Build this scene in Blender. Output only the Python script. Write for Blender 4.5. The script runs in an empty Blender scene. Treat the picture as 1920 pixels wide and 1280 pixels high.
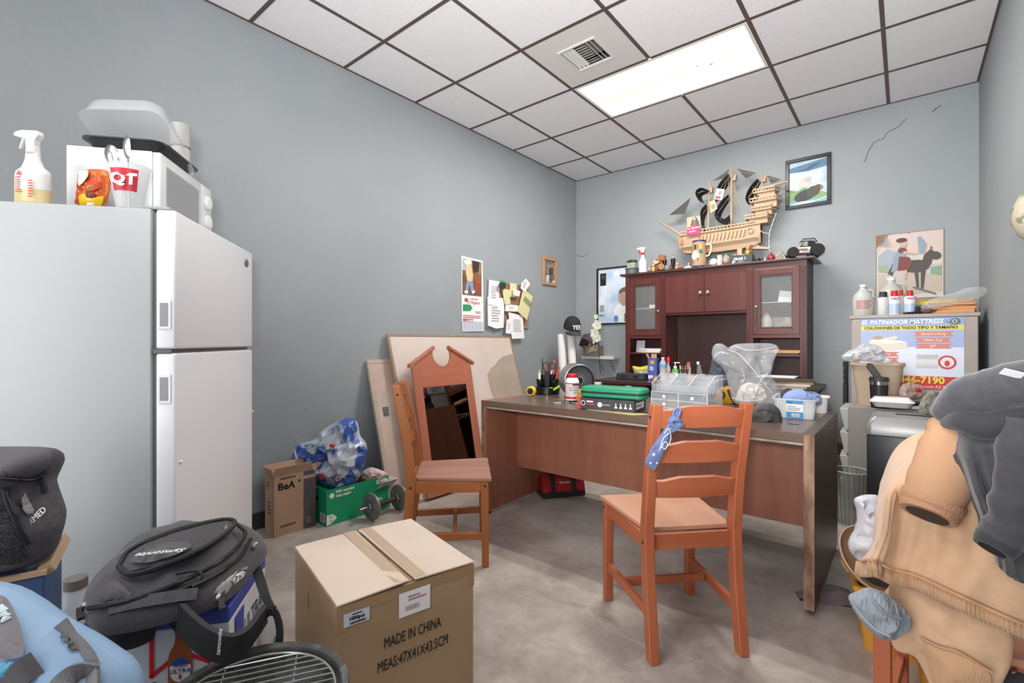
import bpy, bmesh, math, random
from mathutils import Vector as V, Matrix, Euler, noise as NZ
SC = bpy.context.scene
COL = SC.collection
PI = math.pi
rnd = random.Random(7)

# ------------------------------------------------------------------ camera
YAW = math.radians(39.414)
CH = 1.12                      # camera height above the floor
FPX = 898.0                    # focal length in pixels of the 1920 px wide frame
cam_d = bpy.data.cameras.new('camera')
cam_d.sensor_width = 36.0
cam_d.lens = 36.0 * FPX / 1920.0
cam_d.shift_y = 1.0 / 1920.0
cam_d.clip_start = 0.02
cam = bpy.data.objects.new('camera', cam_d)
COL.objects.link(cam)
cam.location = (0, 0, CH)
cam.rotation_euler = (PI / 2, 0, YAW)
SC.camera = cam

# ------------------------------------------------------------------ world, lights, exposure
W = bpy.data.worlds.new('daylight')
SC.world = W
W.use_nodes = True
W.node_tree.nodes['Background'].inputs[0].default_value = (0.80, 0.90, 1.0, 1)
W.node_tree.nodes['Background'].inputs[1].default_value = 1.0
SC.view_settings.view_transform = 'Standard'
SC.view_settings.look = 'None'
SC.view_settings.gamma = 1.0
SC.view_settings.use_curve_mapping = False
SC.cycles.max_bounces = 8; SC.cycles.diffuse_bounces = 5; SC.cycles.glossy_bounces = 3; SC.cycles.transparent_max_bounces = 12
SC.view_settings.exposure = 0.62

def area_light(name, loc, rot, sx, sy, power, col):
    d = bpy.data.lights.new(name, 'AREA')
    d.shape = 'RECTANGLE'; d.size = sx; d.size_y = sy
    d.energy = power; d.color = col
    o = bpy.data.objects.new(name, d); COL.objects.link(o)
    o.location = loc; o.rotation_euler = rot
    return o
# daylight from behind the camera; full-height open front invented to spread it
area_light('front_daylight_fill', (-1.3, -4.05, 1.5), (PI / 2, 0, 0), 3.2, 2.9, 75, (1.0, 0.985, 0.965))
# fill from two unseen ceiling fixtures added behind the camera
area_light('fixture_fill', (-1.3225, -0.325, 2.985), (0, 0, 0), 1.15, 0.54, 15, (1.0, 0.96, 0.90))
area_light('fixture_fill', (-1.3225, -2.15, 2.985), (0, 0, 0), 1.15, 0.54, 15, (1.0, 0.96, 0.90))
# tubes showing through the diffuser of the fixture in view
for y_ in (3.21, 3.51): area_light('tube_light', (-1.3225, y_, 3.006), (0, 0, 0), 1.12, 0.07, 22, (1.0, 0.95, 0.88))
# added fill spot by the camera, aimed up and forward to brighten the ceiling
fl = bpy.data.lights.new('bounce_fill', 'SPOT'); fl.energy = 360; fl.spot_size = math.radians(125); fl.spot_blend = 1.0
fl.shadow_soft_size = 0.08; fl.color = (1.0, 0.98, 0.96)
flo = bpy.data.objects.new('bounce_fill', fl); COL.objects.link(flo)
flo.location = (-0.05, -0.10, 1.30); flo.rotation_euler = (math.radians(180 - 54), 0, math.radians(20))

# ------------------------------------------------------------------ helpers: places
_F = V((-math.sin(YAW), math.cos(YAW), 0)); _R = V((math.cos(YAW), math.sin(YAW), 0))
def ray(u, v):
    return _F + _R * ((u - 960.0) / FPX) + V((0, 0, (641.0 - v) / FPX))
def at(u, v, d):                      # world point at depth d (metres along the view axis)
    return V((0, 0, CH)) + ray(u, v) * d
def onX(u, v, x): r = ray(u, v); return V((0, 0, CH)) + r * (x / r.x)
def onY(u, v, y): r = ray(u, v); return V((0, 0, CH)) + r * (y / r.y)
def onZ(u, v, z): r = ray(u, v); return V((0, 0, CH)) + r * ((z - CH) / r.z)

# ------------------------------------------------------------------ helpers: materials
def lin(h):
    h = h.lstrip('#'); o = []
    for i in (0, 2, 4):
        c = int(h[i:i + 2], 16) / 255.0
        o.append(c / 12.92 if c <= 0.04045 else ((c + 0.055) / 1.055) ** 2.4)
    return (o[0], o[1], o[2], 1.0)
MATS = {}
def mat(name, col, r=0.5, met=0.0, c2=None, vs=6.0, st=(1, 1, 1), bump=0.0, bs=80.0, al=1.0, tr=0.0, em=0.0,
        coat=0.0, ior=1.45, sheen=0.0, det=4.0, lo=0.35, hi=0.65, wave=0.0):
    if name in MATS: return MATS[name]
    m = bpy.data.materials.new(name); MATS[name] = m
    m.use_nodes = True
    nt = m.node_tree; N = nt.nodes; K = nt.links
    p = N['Principled BSDF']
    p.inputs['Base Color'].default_value = lin(col)
    p.inputs['Roughness'].default_value = r
    p.inputs['Metallic'].default_value = met
    p.inputs['Alpha'].default_value = al
    p.inputs['Transmission Weight'].default_value = tr
    p.inputs['IOR'].default_value = ior
    p.inputs['Coat Weight'].default_value = coat
    if sheen: p.inputs['Sheen Weight'].default_value = sheen
    if em:
        p.inputs['Emission Color'].default_value = lin(col); p.inputs['Emission Strength'].default_value = em
    if c2 or bump:
        tc = N.new('ShaderNodeTexCoord'); mp = N.new('ShaderNodeMapping')
        mp.inputs['Scale'].default_value = st
        K.new(tc.outputs['Object'], mp.inputs['Vector'])
    if c2:
        nz = N.new('ShaderNodeTexNoise'); nz.inputs['Scale'].default_value = vs
        nz.inputs['Detail'].default_value = det; nz.inputs['Distortion'].default_value = wave
        K.new(mp.outputs[0], nz.inputs['Vector'])
        cr = N.new('ShaderNodeValToRGB')
        cr.color_ramp.elements[0].position = lo; cr.color_ramp.elements[1].position = hi
        cr.color_ramp.elements[0].color = lin(col); cr.color_ramp.elements[1].color = lin(c2)
        K.new(nz.outputs['Fac'], cr.inputs[0]); K.new(cr.outputs[0], p.inputs['Base Color'])
    if bump:
        n2 = N.new('ShaderNodeTexNoise'); n2.inputs['Scale'].default_value = bs; n2.inputs['Detail'].default_value = 3
        K.new(mp.outputs[0], n2.inputs['Vector'])
        b = N.new('ShaderNodeBump'); b.inputs['Strength'].default_value = bump; b.inputs['Distance'].default_value = 0.01
        K.new(n2.outputs['Fac'], b.inputs['Height']); K.new(b.outputs[0], p.inputs['Normal'])
    return m
def wood(name, c1, c2, axis, r=0.45, sc=9.0, coat=0.0, bump=0.06):
    st = [1, 1, 1]; st['xyz'.index(axis)] = 0.07
    return mat(name + '_' + axis, c1, r=r, c2=c2, vs=sc * 3, st=tuple(st), bump=bump, bs=60, coat=coat, lo=0.3, hi=0.72, wave=0.6, det=6)

# ------------------------------------------------------------------ helpers: objects
def tag(o, label=None, cat=None, group=None, kind=None):
    if label: o['label'] = label
    if cat: o['category'] = cat
    if group: o['group'] = group
    if kind: o['kind'] = kind
    return o
def thing(name, label, cat, loc=(0, 0, 0), rz=0.0, group=None, rx=0.0, ry=0.0):
    o = bpy.data.objects.new(name, None); COL.objects.link(o)
    o.empty_display_size = 0.1
    o.location = loc; o.rotation_euler = (rx, ry, rz)
    return tag(o, label, cat, group)
def struct(name, kind='structure'):
    o = bpy.data.objects.new(name, None); COL.objects.link(o); o['kind'] = kind
    return o
def rotm(rx=0, ry=0, rz=0, loc=(0, 0, 0)):
    return Matrix.Translation(V(loc)) @ Euler((rx, ry, rz)).to_matrix().to_4x4()
def frame(o, x, n):                   # matrix with origin o, x axis x, z axis n (flat print: x right, y up, z out)
    x = V(x).normalized(); n = V(n).normalized(); y = n.cross(x).normalized(); x = y.cross(n)
    return Matrix(((x.x, y.x, n.x, o[0]), (x.y, y.y, n.y, o[1]), (x.z, y.z, n.z, o[2]), (0, 0, 0, 1)))

class MB:
    def __init__(s, M=None): s.v = []; s.f = []; s.m = []; s.M = M
    def add(s, vs, fs, mi=0, M=None):
        k = len(s.v); T = M if s.M is None else (s.M if M is None else s.M @ M)
        s.v += [V(p) if T is None else T @ V(p) for p in vs]
        s.f += [tuple(i + k for i in f) for f in fs]; s.m += [mi] * len(fs)
        return s
    def box(s, x0, x1, y0, y1, z0, z1, mi=0, M=None):
        return s.add([(x0, y0, z0), (x1, y0, z0), (x1, y1, z0), (x0, y1, z0), (x0, y0, z1), (x1, y0, z1), (x1, y1, z1), (x0, y1, z1)],
                     [(3, 2, 1, 0), (4, 5, 6, 7), (0, 1, 5, 4), (1, 2, 6, 5), (2, 3, 7, 6), (3, 0, 4, 7)], mi, M)
    def cbox(s, c, sz, mi=0, M=None):
        return s.box(c[0] - sz[0] / 2, c[0] + sz[0] / 2, c[1] - sz[1] / 2, c[1] + sz[1] / 2, c[2] - sz[2] / 2, c[2] + sz[2] / 2, mi, M)
    def hexa(s, b, t, mi=0, M=None):    # 4 bottom, 4 top points, both counter-clockwise seen from above
        return s.add(list(b) + list(t), [(3, 2, 1, 0), (4, 5, 6, 7), (0, 1, 5, 4), (1, 2, 6, 5), (2, 3, 7, 6), (3, 0, 4, 7)], mi, M)
    def prism(s, poly, z0, z1, mi=0, M=None):
        n = len(poly)
        a = sum(poly[i][0] * poly[(i + 1) % n][1] - poly[(i + 1) % n][0] * poly[i][1] for i in range(n))
        if a < 0: poly = poly[::-1]
        vs = [(p[0], p[1], z0) for p in poly] + [(p[0], p[1], z1) for p in poly]
        fs = [tuple(range(n))[::-1], tuple(range(n, 2 * n))] + [(i, (i + 1) % n, n + (i + 1) % n, n + i) for i in range(n)]
        return s.add(vs, fs, mi, M)
    def flat(s, poly, z=0.0, mi=0, M=None):
        n = len(poly)
        a = sum(poly[i][0] * poly[(i + 1) % n][1] - poly[(i + 1) % n][0] * poly[i][1] for i in range(n))
        if a < 0: poly = poly[::-1]
        return s.add([(p[0], p[1], z) for p in poly], [tuple(range(n))], mi, M)
    def rect(s, x0, x1, y0, y1, z=0.0, mi=0, M=None):
        return s.flat([(x0, y0), (x1, y0), (x1, y1), (x0, y1)], z, mi, M)
    def disc(s, x, y, rx, ry=None, z=0.0, mi=0, n=20, M=None):
        ry = ry or rx
        return s.flat([(x + rx * math.cos(2 * PI * i / n), y + ry * math.sin(2 * PI * i / n)) for i in range(n)], z, mi, M)
    def loft(s, rings, mi=0, cap=True, closed=False, M=None):
        n = len(rings[0]); vs = [p for r in rings for p in r]; fs = []
        for k in range(len(rings) - (0 if closed else 1)):
            a = k * n; b = ((k + 1) % len(rings)) * n
            for i in range(n): fs.append((a + i, a + (i + 1) % n, b + (i + 1) % n, b + i))
        if cap and not closed:
            fs.append(tuple(range(n))[::-1]); fs.append(tuple(range((len(rings) - 1) * n, len(rings) * n)))
        return s.add(vs, fs, mi, M)
    def lathe(s, prof, n=24, mi=0, M=None, cap=True, sx=1.0, sy=1.0):
        return s.loft([[(max(r, 1e-5) * sx * math.cos(2 * PI * i / n), max(r, 1e-5) * sy * math.sin(2 * PI * i / n), z) for i in range(n)] for r, z in prof], mi, cap, M=M)
    def cyl(s, p0, p1, r0, r1=None, n=16, mi=0, M=None):
        return s.tube([p0, p1], [r0, r0 if r1 is None else r1], n, mi, M)
    def tube(s, path, r, n=8, mi=0, M=None, closed=False, sx=1.0):
        P = [V(p) for p in path]; k = len(P)
        rr = r if isinstance(r, (list, tuple)) else [r] * k
        rings = []; up = None
        for i in range(k):
            a = P[i - 1] if (i or closed) else P[0]; b = P[(i + 1) % k] if (i < k - 1 or closed) else P[k - 1]
            t = (b - a).normalized()
            if up is None: up = V((0, 0, 1)) if abs(t.z) < 0.9 else V((0, 1, 0))
            x = up.cross(t).normalized(); y = t.cross(x); up = y
            rings.append([P[i] + (x * math.cos(2 * PI * j / n) * sx + y * math.sin(2 * PI * j / n)) * rr[i] for j in range(n)])
        return s.loft(rings, mi, True, closed, M)
    def strip(s, path, w, th, ref, mi=0, M=None):     # flat band: path, half width vector from ref (list or vector), thickness
        P = [V(p) for p in path]; k = len(P); rings = []
        for i in range(k):
            t = (P[min(i + 1, k - 1)] - P[max(i - 1, 0)]).normalized()
            rv = V(ref[i]) if isinstance(ref, list) else V(ref)
            x = (rv - t * rv.dot(t)).normalized(); y = t.cross(x)
            ww = w[i] if isinstance(w, (list, tuple)) else w
            rings.append([P[i] - x * ww - y * th, P[i] + x * ww - y * th, P[i] + x * ww + y * th, P[i] - x * ww + y * th])
        return s.loft(rings, mi, True, False, M)
    def sph(s, c, r, nu=16, nv=10, mi=0, M=None):
        r = (r, r, r) if not isinstance(r, (list, tuple)) else r
        pr = []
        for j in range(nv + 1):
            a = -PI / 2 + PI * j / nv
            pr.append([(c[0] + r[0] * max(math.cos(a), 1e-4) * math.cos(2 * PI * i / nu), c[1] + r[1] * max(math.cos(a), 1e-4) * math.sin(2 * PI * i / nu), c[2] + r[2] * math.sin(a)) for i in range(nu)])
        return s.loft(pr, mi, True, M=M)
    def grid(s, fn, nu, nv, mi=0, th=0.0, M=None):    # fn(u,v) -> point; th gives it thickness downwards along the normal
        P = [[V(fn(i / nu, j / nv)) for i in range(nu + 1)] for j in range(nv + 1)]
        def idx(i, j): return j * (nu + 1) + i
        vs = [p for row in P for p in row]
        fs = [(idx(i, j), idx(i + 1, j), idx(i + 1, j + 1), idx(i, j + 1)) for j in range(nv) for i in range(nu)]
        if th:
            k = len(vs); nv2 = []
            for j in range(nv + 1):
                for i in range(nu + 1):
                    a = P[j][min(i + 1, nu)] - P[j][max(i - 1, 0)]; b = P[min(j + 1, nv)][i] - P[max(j - 1, 0)][i]
                    nn = a.cross(b)
                    nn = nn.normalized() if nn.length > 1e-12 else V((0, 0, 1))
                    nv2.append(P[j][i] - nn * th)
            vs += nv2
            fs += [tuple(k + q for q in f[::-1]) for f in fs]
            for i in range(nu):
                fs.append((idx(i + 1, 0), idx(i, 0), k + idx(i, 0), k + idx(i + 1, 0)))
                fs.append((idx(i, nv), idx(i + 1, nv), k + idx(i + 1, nv), k + idx(i, nv)))
            for j in range(nv):
                fs.append((idx(0, j), idx(0, j + 1), k + idx(0, j + 1), k + idx(0, j)))
                fs.append((idx(nu, j + 1), idx(nu, j), k + idx(nu, j), k + idx(nu, j + 1)))
        return s.add(vs, fs, mi, M)
    def puff(s, out, tf, tb, c=None, rings=10, amp=0.0, fs=6.0, seed=0.0, mi=0, M=None, pw=0.55, n=72, sm=2, jit=0.0, an=(1, 1)):
        """a stuffed shape: outline (x,z) star-shaped about c; bulges tf towards -y and tb towards +y; folds amp"""
        P = resample(out, n, sm)
        cx = c[0] if c else sum(p[0] for p in P) / n; cz = c[1] if c else sum(p[1] for p in P) / n
        vs = []; fc = []
        def pt(i, q, side):
            p = P[i]; x = cx + (p[0] - cx) * q; z = cz + (p[1] - cz) * q
            h = (1 - q ** 2) ** pw if q < 1 else 0.0
            xa, za = x * an[0], z * an[1]
            k = NZ.noise(V((xa * fs + seed, za * fs - seed, side * 3.1 + seed))) + 0.6 * NZ.noise(V((xa * fs * 2.3, za * fs * 2.3 + seed, side * 5.0)))
            rid = abs(NZ.noise(V((xa * fs * 1.3 - seed, za * fs * 1.1, seed + side))))
            t = (tf if side < 0 else tb)
            y = side * (t * h + amp * (k - 1.6 * rid) * min(1.0, (1 - q) * 5 + 0.0))
            if jit: x += jit * NZ.noise(V((x * fs, z * fs, 7 + seed))) * (1 - q); z += jit * NZ.noise(V((x * fs, z * fs, 17 + seed))) * (1 - q)
            return (x, y, z)
        qs = [math.sin(PI / 2 * (k + 1) / rings) for k in range(rings)]
        for side in (-1, 1):
            b = len(vs)
            vs.append(pt(0, 0.0, side))
            for q in qs: vs += [pt(i, q, side) for i in range(n)]
            for i in range(n):
                f = (b, b + 1 + i, b + 1 + (i + 1) % n); fc.append(f if side < 0 else f[::-1])
            for k in range(rings - 1):
                o = b + 1 + k * n
                for i in range(n):
                    f = (o + i, o + n + i, o + n + (i + 1) % n, o + (i + 1) % n); fc.append(f if side < 0 else f[::-1])
        return s.add(vs, fc, mi, M)
    def build(s, name, mats, parent=None, bevel=0.0, seg=1, sm=None, weld=False):
        me = bpy.data.meshes.new(name)
        me.from_pydata([tuple(p) for p in s.v], [], s.f)
        mats = mats if isinstance(mats, (list, tuple)) else [mats]
        for q in mats: me.materials.append(q)
        if len(mats) > 1: me.polygons.foreach_set('material_index', s.m)
        if bevel or weld:
            bm = bmesh.new(); bm.from_mesh(me)
            bmesh.ops.remove_doubles(bm, verts=bm.verts, dist=1e-5)
            if bevel:
                ed = [e for e in bm.edges if len(e.link_faces) == 2 and e.calc_face_angle(0) > 0.5]
                bmesh.ops.bevel(bm, geom=ed, offset=bevel, segments=seg, profile=0.5, affect='EDGES', clamp_overlap=True)
            bm.to_mesh(me); bm.free()
        if sm is not None:
            me.polygons.foreach_set('use_smooth', [True] * len(me.polygons))
            if sm < 180: me.set_sharp_from_angle(angle=math.radians(sm))
        me.update()
        o = bpy.data.objects.new(name, me); COL.objects.link(o)
        if parent is not None: o.parent = parent
        return o
def resample(pts, n, sm=0):
    P = [V((p[0], p[1])) for p in pts]
    for _ in range(sm):
        Q = []
        for i in range(len(P)):
            a = P[i]; b = P[(i + 1) % len(P)]; Q += [a * 0.8 + b * 0.2, a * 0.2 + b * 0.8]
        P = Q
    L = [0.0]
    for i in range(len(P)): L.append(L[-1] + (P[(i + 1) % len(P)] - P[i]).length)
    out = []; k = 0
    for j in range(n):
        t = L[-1] * j / n
        while L[k + 1] < t: k += 1
        f = (t - L[k]) / max(L[k + 1] - L[k], 1e-9)
        out.append(tuple(P[k].lerp(P[(k + 1) % len(P)], f)))
    return out
def bez(pts, n=24):                   # smooth path through points (Catmull-Rom)
    P = [V(p) for p in pts]; P = [P[0] * 2 - P[1]] + P + [P[-1] * 2 - P[-2]]
    out = []; m = len(P) - 3
    for i in range(n + 1):
        t = i / n * m; k = min(int(t), m - 1); t -= k
        a, b, c, d = P[k:k + 4]
        out.append(0.5 * ((2 * b) + (c - a) * t + (2 * a - 5 * b + 4 * c - d) * t * t + (3 * b - a - 3 * c + d) * t ** 3))
    return out
def text(s, size, M, m, parent, name='lettering', ext=0.0003, align='CENTER', sx=1.0, shear=0.0, bold=0.0):
    cu = bpy.data.curves.new(name, 'FONT'); cu.body = s; cu.size = size; cu.extrude = ext
    cu.align_x = align; cu.align_y = 'CENTER'; cu.resolution_u = 2; cu.shear = shear; cu.offset = bold
    o = bpy.data.objects.new(name, cu)
    me = bpy.data.meshes.new_from_object(o)
    bpy.data.objects.remove(o); bpy.data.curves.remove(cu)
    me.name = name
    me.transform(M @ Matrix.Diagonal((sx, 1, 1, 1)))
    me.materials.clear(); me.materials.append(m)
    o = bpy.data.objects.new(name, me); COL.objects.link(o)
    if parent is not None: o.parent = parent
    return o
def lines(mb, x0, x1, y0, y1, n, z, mi=0, fill=0.45, seed=1):    # rows of small print as thin bars
    r = random.Random(seed); h = (y1 - y0) / n
    for i in range(n):
        w = r.uniform(0.55, 1.0)
        mb.rect(x0, x0 + (x1 - x0) * w, y1 - (i + 0.5) * h - h * fill / 2, y1 - (i + 0.5) * h + h * fill / 2, z, mi)
def barcode(mb, x0, x1, y0, y1, z, mi=0, seed=3):
    r = random.Random(seed); x = x0
    while x < x1:
        w = r.uniform(0.006, 0.022) * (x1 - x0) * 1.6
        mb.rect(x, min(x + w, x1), y0, y1, z, mi); x += w + r.uniform(0.01, 0.03) * (x1 - x0) * 1.6
def copy_tree(o, parent=None):
    c = o.copy(); COL.objects.link(c)
    if parent is not None: c.parent = parent
    for ch in list(o.children): copy_tree(ch, c)
    return c

# common materials
BLACK = mat('black_plastic', '1b1b1d', r=0.4); WHITE = mat('white_plastic', 'e6e6e4', r=0.4)
INK = mat('black_ink', '151515', r=0.7); PAPER = mat('white_paper', 'e4e3e4', r=0.8); RED = mat('red_plastic', 'c0242c', r=0.4)
GREY = mat('grey_plastic', '8a8b8d', r=0.45); DGREY = mat('dark_grey_plastic', '3a3a3c', r=0.5)
CHROME = mat('chrome', 'c8c8c8', r=0.18, met=1.0); STEEL = mat('dull_steel', '8d8d8c', r=0.4, met=1.0)
CARD = mat('cardboard', 'b09377', r=0.85, c2='a88a6e', vs=4, bump=0.05, bs=40)
KRAFT = mat('kraft_paper', 'c79a6d', r=0.8); YEL = mat('yellow_plastic', 'd9b52c', r=0.45)
CLEAR = mat('clear_plastic', 'e8ecef', r=0.12, al=0.2); CLEAR2 = mat('cloudy_plastic', 'dfe3e6', r=0.25, al=0.45)
BLUE = mat('blue_print', '2f4d9a', r=0.5); GREEN = mat('green_print', '1f9a5b', r=0.5); PINKM = mat('pink_print', 'd98a94', r=0.6)
# ================================================================== the room
XL, XR, YB, YF, ZC = -3.0, 0.412, 4.845, -4.1, 3.013
def wall_mat(name, c1, c2):
    m = mat(name, c1, r=0.62, c2=c2, vs=1.6, lo=0.3, hi=0.7)
    nt = m.node_tree; N = nt.nodes; K = nt.links; p = N['Principled BSDF']
    tc = N.new('ShaderNodeTexCoord')
    a = N.new('ShaderNodeTexNoise'); a.inputs['Scale'].default_value = 9; a.inputs['Detail'].default_value = 6; a.inputs['Distortion'].default_value = 1.4
    b = N.new('ShaderNodeTexNoise'); b.inputs['Scale'].default_value = 140; b.inputs['Detail'].default_value = 2
    K.new(tc.outputs['Object'], a.inputs['Vector']); K.new(tc.outputs['Object'], b.inputs['Vector'])
    ad = N.new('ShaderNodeMath'); ad.operation = 'MULTIPLY_ADD'; ad.inputs[1].default_value = 0.10
    K.new(b.outputs['Fac'], ad.inputs[0]); K.new(a.outputs['Fac'], ad.inputs[2])
    bp = N.new('ShaderNodeBump'); bp.inputs['Strength'].default_value = 0.12; bp.inputs['Distance'].default_value = 0.02
    K.new(ad.outputs[0], bp.inputs['Height']); K.new(bp.outputs[0], p.inputs['Normal'])
    return m
WALL = wall_mat('painted_drywall', '8d9397', '94999d')
def simple_struct(name, mb, m, **k):
    o = mb.build(name, m, **k); o['kind'] = 'structure'; return o
simple_struct('wall_left', MB().box(XL - 0.12, XL, YF - 0.12, YB, 0, ZC + 0.3), WALL)
wb = simple_struct('wall_back', MB().box(XL - 0.12, XR + 0.12, YB, YB + 0.12, 0, ZC + 0.3), WALL)
simple_struct('wall_right', MB().box(XR, XR + 0.12, YF - 0.12, YB, 0, ZC + 0.3), WALL)
wf = MB()
wf.box(XL, XR, YF - 0.12, YF, 2.98, ZC + 0.3)
simple_struct('wall_front', wf, WALL)
# cracks in the paint
crk = MB()
for pts in ([(1620, 303), (1628, 287), (1640, 266), (1652, 262), (1662, 250), (1680, 240), (1700, 222)], [(1748, 210), (1756, 203), (1764, 198)], [(1083, 478), (1092, 481), (1104, 475)]):
    q = bez([onY(u, v, YB - 0.001) for u, v in pts], 18)
    crk.tube([p + V((rnd.uniform(-.006, .006), 0, rnd.uniform(-.006, .006))) for p in q], 0.0022, 4)
crk.build('paint_crack', mat('crack_dark', '4a4d50', r=0.9), wb)
# dark rubber skirting
sk = mat('dark_rubber', '3b3d3f', r=0.6)
simple_struct('baseboard_left', MB().box(XL + 0.0005, XL + 0.008, YF, YB - 0.009, 0.0, 0.10), sk)
simple_struct('baseboard_back', MB().box(XL, XR, YB - 0.008, YB - 0.0005, 0.0, 0.10), sk)
simple_struct('baseboard_right', MB().box(XR - 0.008, XR - 0.0005, YF, YB - 0.009, 0.0, 0.10), sk)

# floor: stained sealed concrete
fm = mat('stained_concrete', '8a7f78', r=0.42)
nt = fm.node_tree; N = nt.nodes; K = nt.links; p = N['Principled BSDF']
tc = N.new('ShaderNodeTexCoord')
def nz(sc, det, dist, rough=0.55):
    n = N.new('ShaderNodeTexNoise'); n.inputs['Scale'].default_value = sc; n.inputs['Detail'].default_value = det
    n.inputs['Distortion'].default_value = dist; n.inputs['Roughness'].default_value = rough
    K.new(tc.outputs['Object'], n.inputs['Vector']); return n
def ramp(src, els):
    r = N.new('ShaderNodeValToRGB'); e = r.color_ramp.elements
    e[0].position, e[0].color = els[0][0], lin(els[0][1]); e[1].position, e[1].color = els[-1][0], lin(els[-1][1])
    for q in els[1:-1]: k = e.new(q[0]); k.color = lin(q[1])
    K.new(src, r.inputs[0]); return r
def mix(a, b, f, mode='MIX'):
    m = N.new('ShaderNodeMix'); m.data_type = 'RGBA'; m.blend_type = mode
    K.new(a, m.inputs[6]); K.new(b, m.inputs[7])
    if isinstance(f, float): m.inputs[0].default_value = f
    else: K.new(f, m.inputs[0])
    return m.outputs[2]
n1 = nz(1.4, 10, 0.35, 0.66); n2 = nz(4.2, 9, 0.45, 0.72); n3 = nz(26, 4, 0.3)
c1 = ramp(n1.outputs['Fac'], [(0.32, '75685f'), (0.46, '988c84'), (0.56, 'b3a9a1'), (0.70, 'cbc3bc')])
c2 = ramp(n2.outputs['Fac'], [(0.32, '7a6e66'), (0.5, 'a69c94'), (0.68, 'cac2bb')])
cc = mix(c1.outputs[0], c2.outputs[0], 0.5)
c3 = ramp(n3.outputs['Fac'], [(0.3, '8a8a8a'), (0.7, 'b4b4b4')])
cc = mix(cc, c3.outputs[0], 0.10)
vo = N.new('ShaderNodeTexVoronoi'); vo.feature = 'DISTANCE_TO_EDGE'; vo.inputs['Scale'].default_value = 1.05
wp = N.new('ShaderNodeMix'); wp.data_type = 'VECTOR'; wp.inputs[0].default_value = 0.14
K.new(tc.outputs['Object'], wp.inputs[4]); K.new(n2.outputs['Color'], wp.inputs[5]); K.new(wp.outputs[1], vo.inputs['Vector'])
cm = N.new('ShaderNodeMath'); cm.operation = 'LESS_THAN'; cm.inputs[1].default_value = 0.0035
K.new(vo.outputs['Distance'], cm.inputs[0])
gt = N.new('ShaderNodeMath'); gt.operation = 'GREATER_THAN'; gt.inputs[1].default_value = 0.5; K.new(n1.outputs['Fac'], gt.inputs[0])
ml = N.new('ShaderNodeMath'); ml.operation = 'MULTIPLY'; K.new(cm.outputs[0], ml.inputs[0]); K.new(gt.outputs[0], ml.inputs[1])
ml2 = N.new('ShaderNodeMath'); ml2.operation = 'MULTIPLY'; ml2.inputs[1].default_value = 0.55; K.new(ml.outputs[0], ml2.inputs[0])
lc = N.new('ShaderNodeRGB'); lc.outputs[0].default_value = lin('c3b9b0')
K.new(mix(cc, lc.outputs[0], ml2.outputs[0]), p.inputs['Base Color'])
rr = N.new('ShaderNodeMapRange'); rr.inputs[3].default_value = 0.28; rr.inputs[4].default_value = 0.6
K.new(n2.outputs['Fac'], rr.inputs[0]); K.new(rr.outputs[0], p.inputs['Roughness'])
simple_struct('floor', MB().box(XL - 0.12, XR + 0.12, YF - 0.12, YB + 0.12, -0.1, 0.0), fm)

# ceiling: slab above, brown T-bars, lay-in tiles, fixtures, air vent
ce = struct('ceiling')
MB().box(XL - 0.12, XR + 0.12, YF - 0.12, YB + 0.12, ZC + 0.25, ZC + 0.3).build('slab', mat('slab_grey', '777777', r=0.9), ce)
GX = [XL, -2.54, -1.93, -1.323, -0.715, -0.105, XR]
GY = [-0.63, -0.02, 0.59, 1.205, 1.82, 2.44, 3.055, 3.665, 4.27, YB]
TB = mat('brown_t_bar', '544642', r=0.45)
tile_m = mat('ceiling_tile_white', 'e6e5e7', r=0.92, c2='dcdbde', vs=160, lo=0.42, hi=0.5, bump=0.35, bs=170)
BW = 0.0115
MB().box(XL, XR, YF, GY[0], ZC - 0.002, ZC + 0.016).build('ceiling_board', tile_m, ce)
for x in GX[1:-1]:
    spans = [(GY[0], GY[-1])] if abs(x + 1.323) > 0.01 else [(GY[1], 3.0435), (3.6765, GY[-1])]
    for y0, y1 in spans: MB().box(x - BW, x + BW, y0, y1, ZC - 0.002, ZC + 0.001).build('grid_bar', TB, ce)
for y in GY[:-1]:
    for i in range(6):
        MB().box(GX[i] + (BW if i else 0), GX[i + 1] - (BW if i < 5 else 0), y - BW, y + BW, ZC - 0.002, ZC + 0.001).build('grid_bar', TB, ce)
for x0, x1, y0, y1 in ((XL, XL + 0.014, GY[0], YB), (XR - 0.014, XR, GY[0], YB), (XL + 0.014, XR - 0.014, YB - 0.014, YB)):
    MB().box(x0, x1, y0, y1, ZC - 0.003, ZC - 0.001).build('wall_angle', TB, ce)
FIX = {(2, 6): 1, (3, 6): 1, (2, 0): 1, (3, 0): 1}
TM = {}
for i in range(6):
    for j in range(9):
        if (i, j) in FIX or (i, j) == (2, 5): continue
        w = GX[i + 1] - GX[i] - 0.004; h = GY[j + 1] - GY[j] - 0.004
        key = (round(w, 3), round(h, 3))
        if key not in TM:
            o = MB().box(-w / 2, w / 2, -h / 2, h / 2, 0, 0.016).build('ceiling_tile', tile_m, ce); TM[key] = o.data
        else:
            o = bpy.data.objects.new('ceiling_tile', TM[key]); COL.objects.link(o); o.parent = ce
        o.location = ((GX[i] + GX[i + 1]) / 2, (GY[j] + GY[j + 1]) / 2, ZC + 0.001)
        o.rotation_euler = (0, 0, 0)
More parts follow.
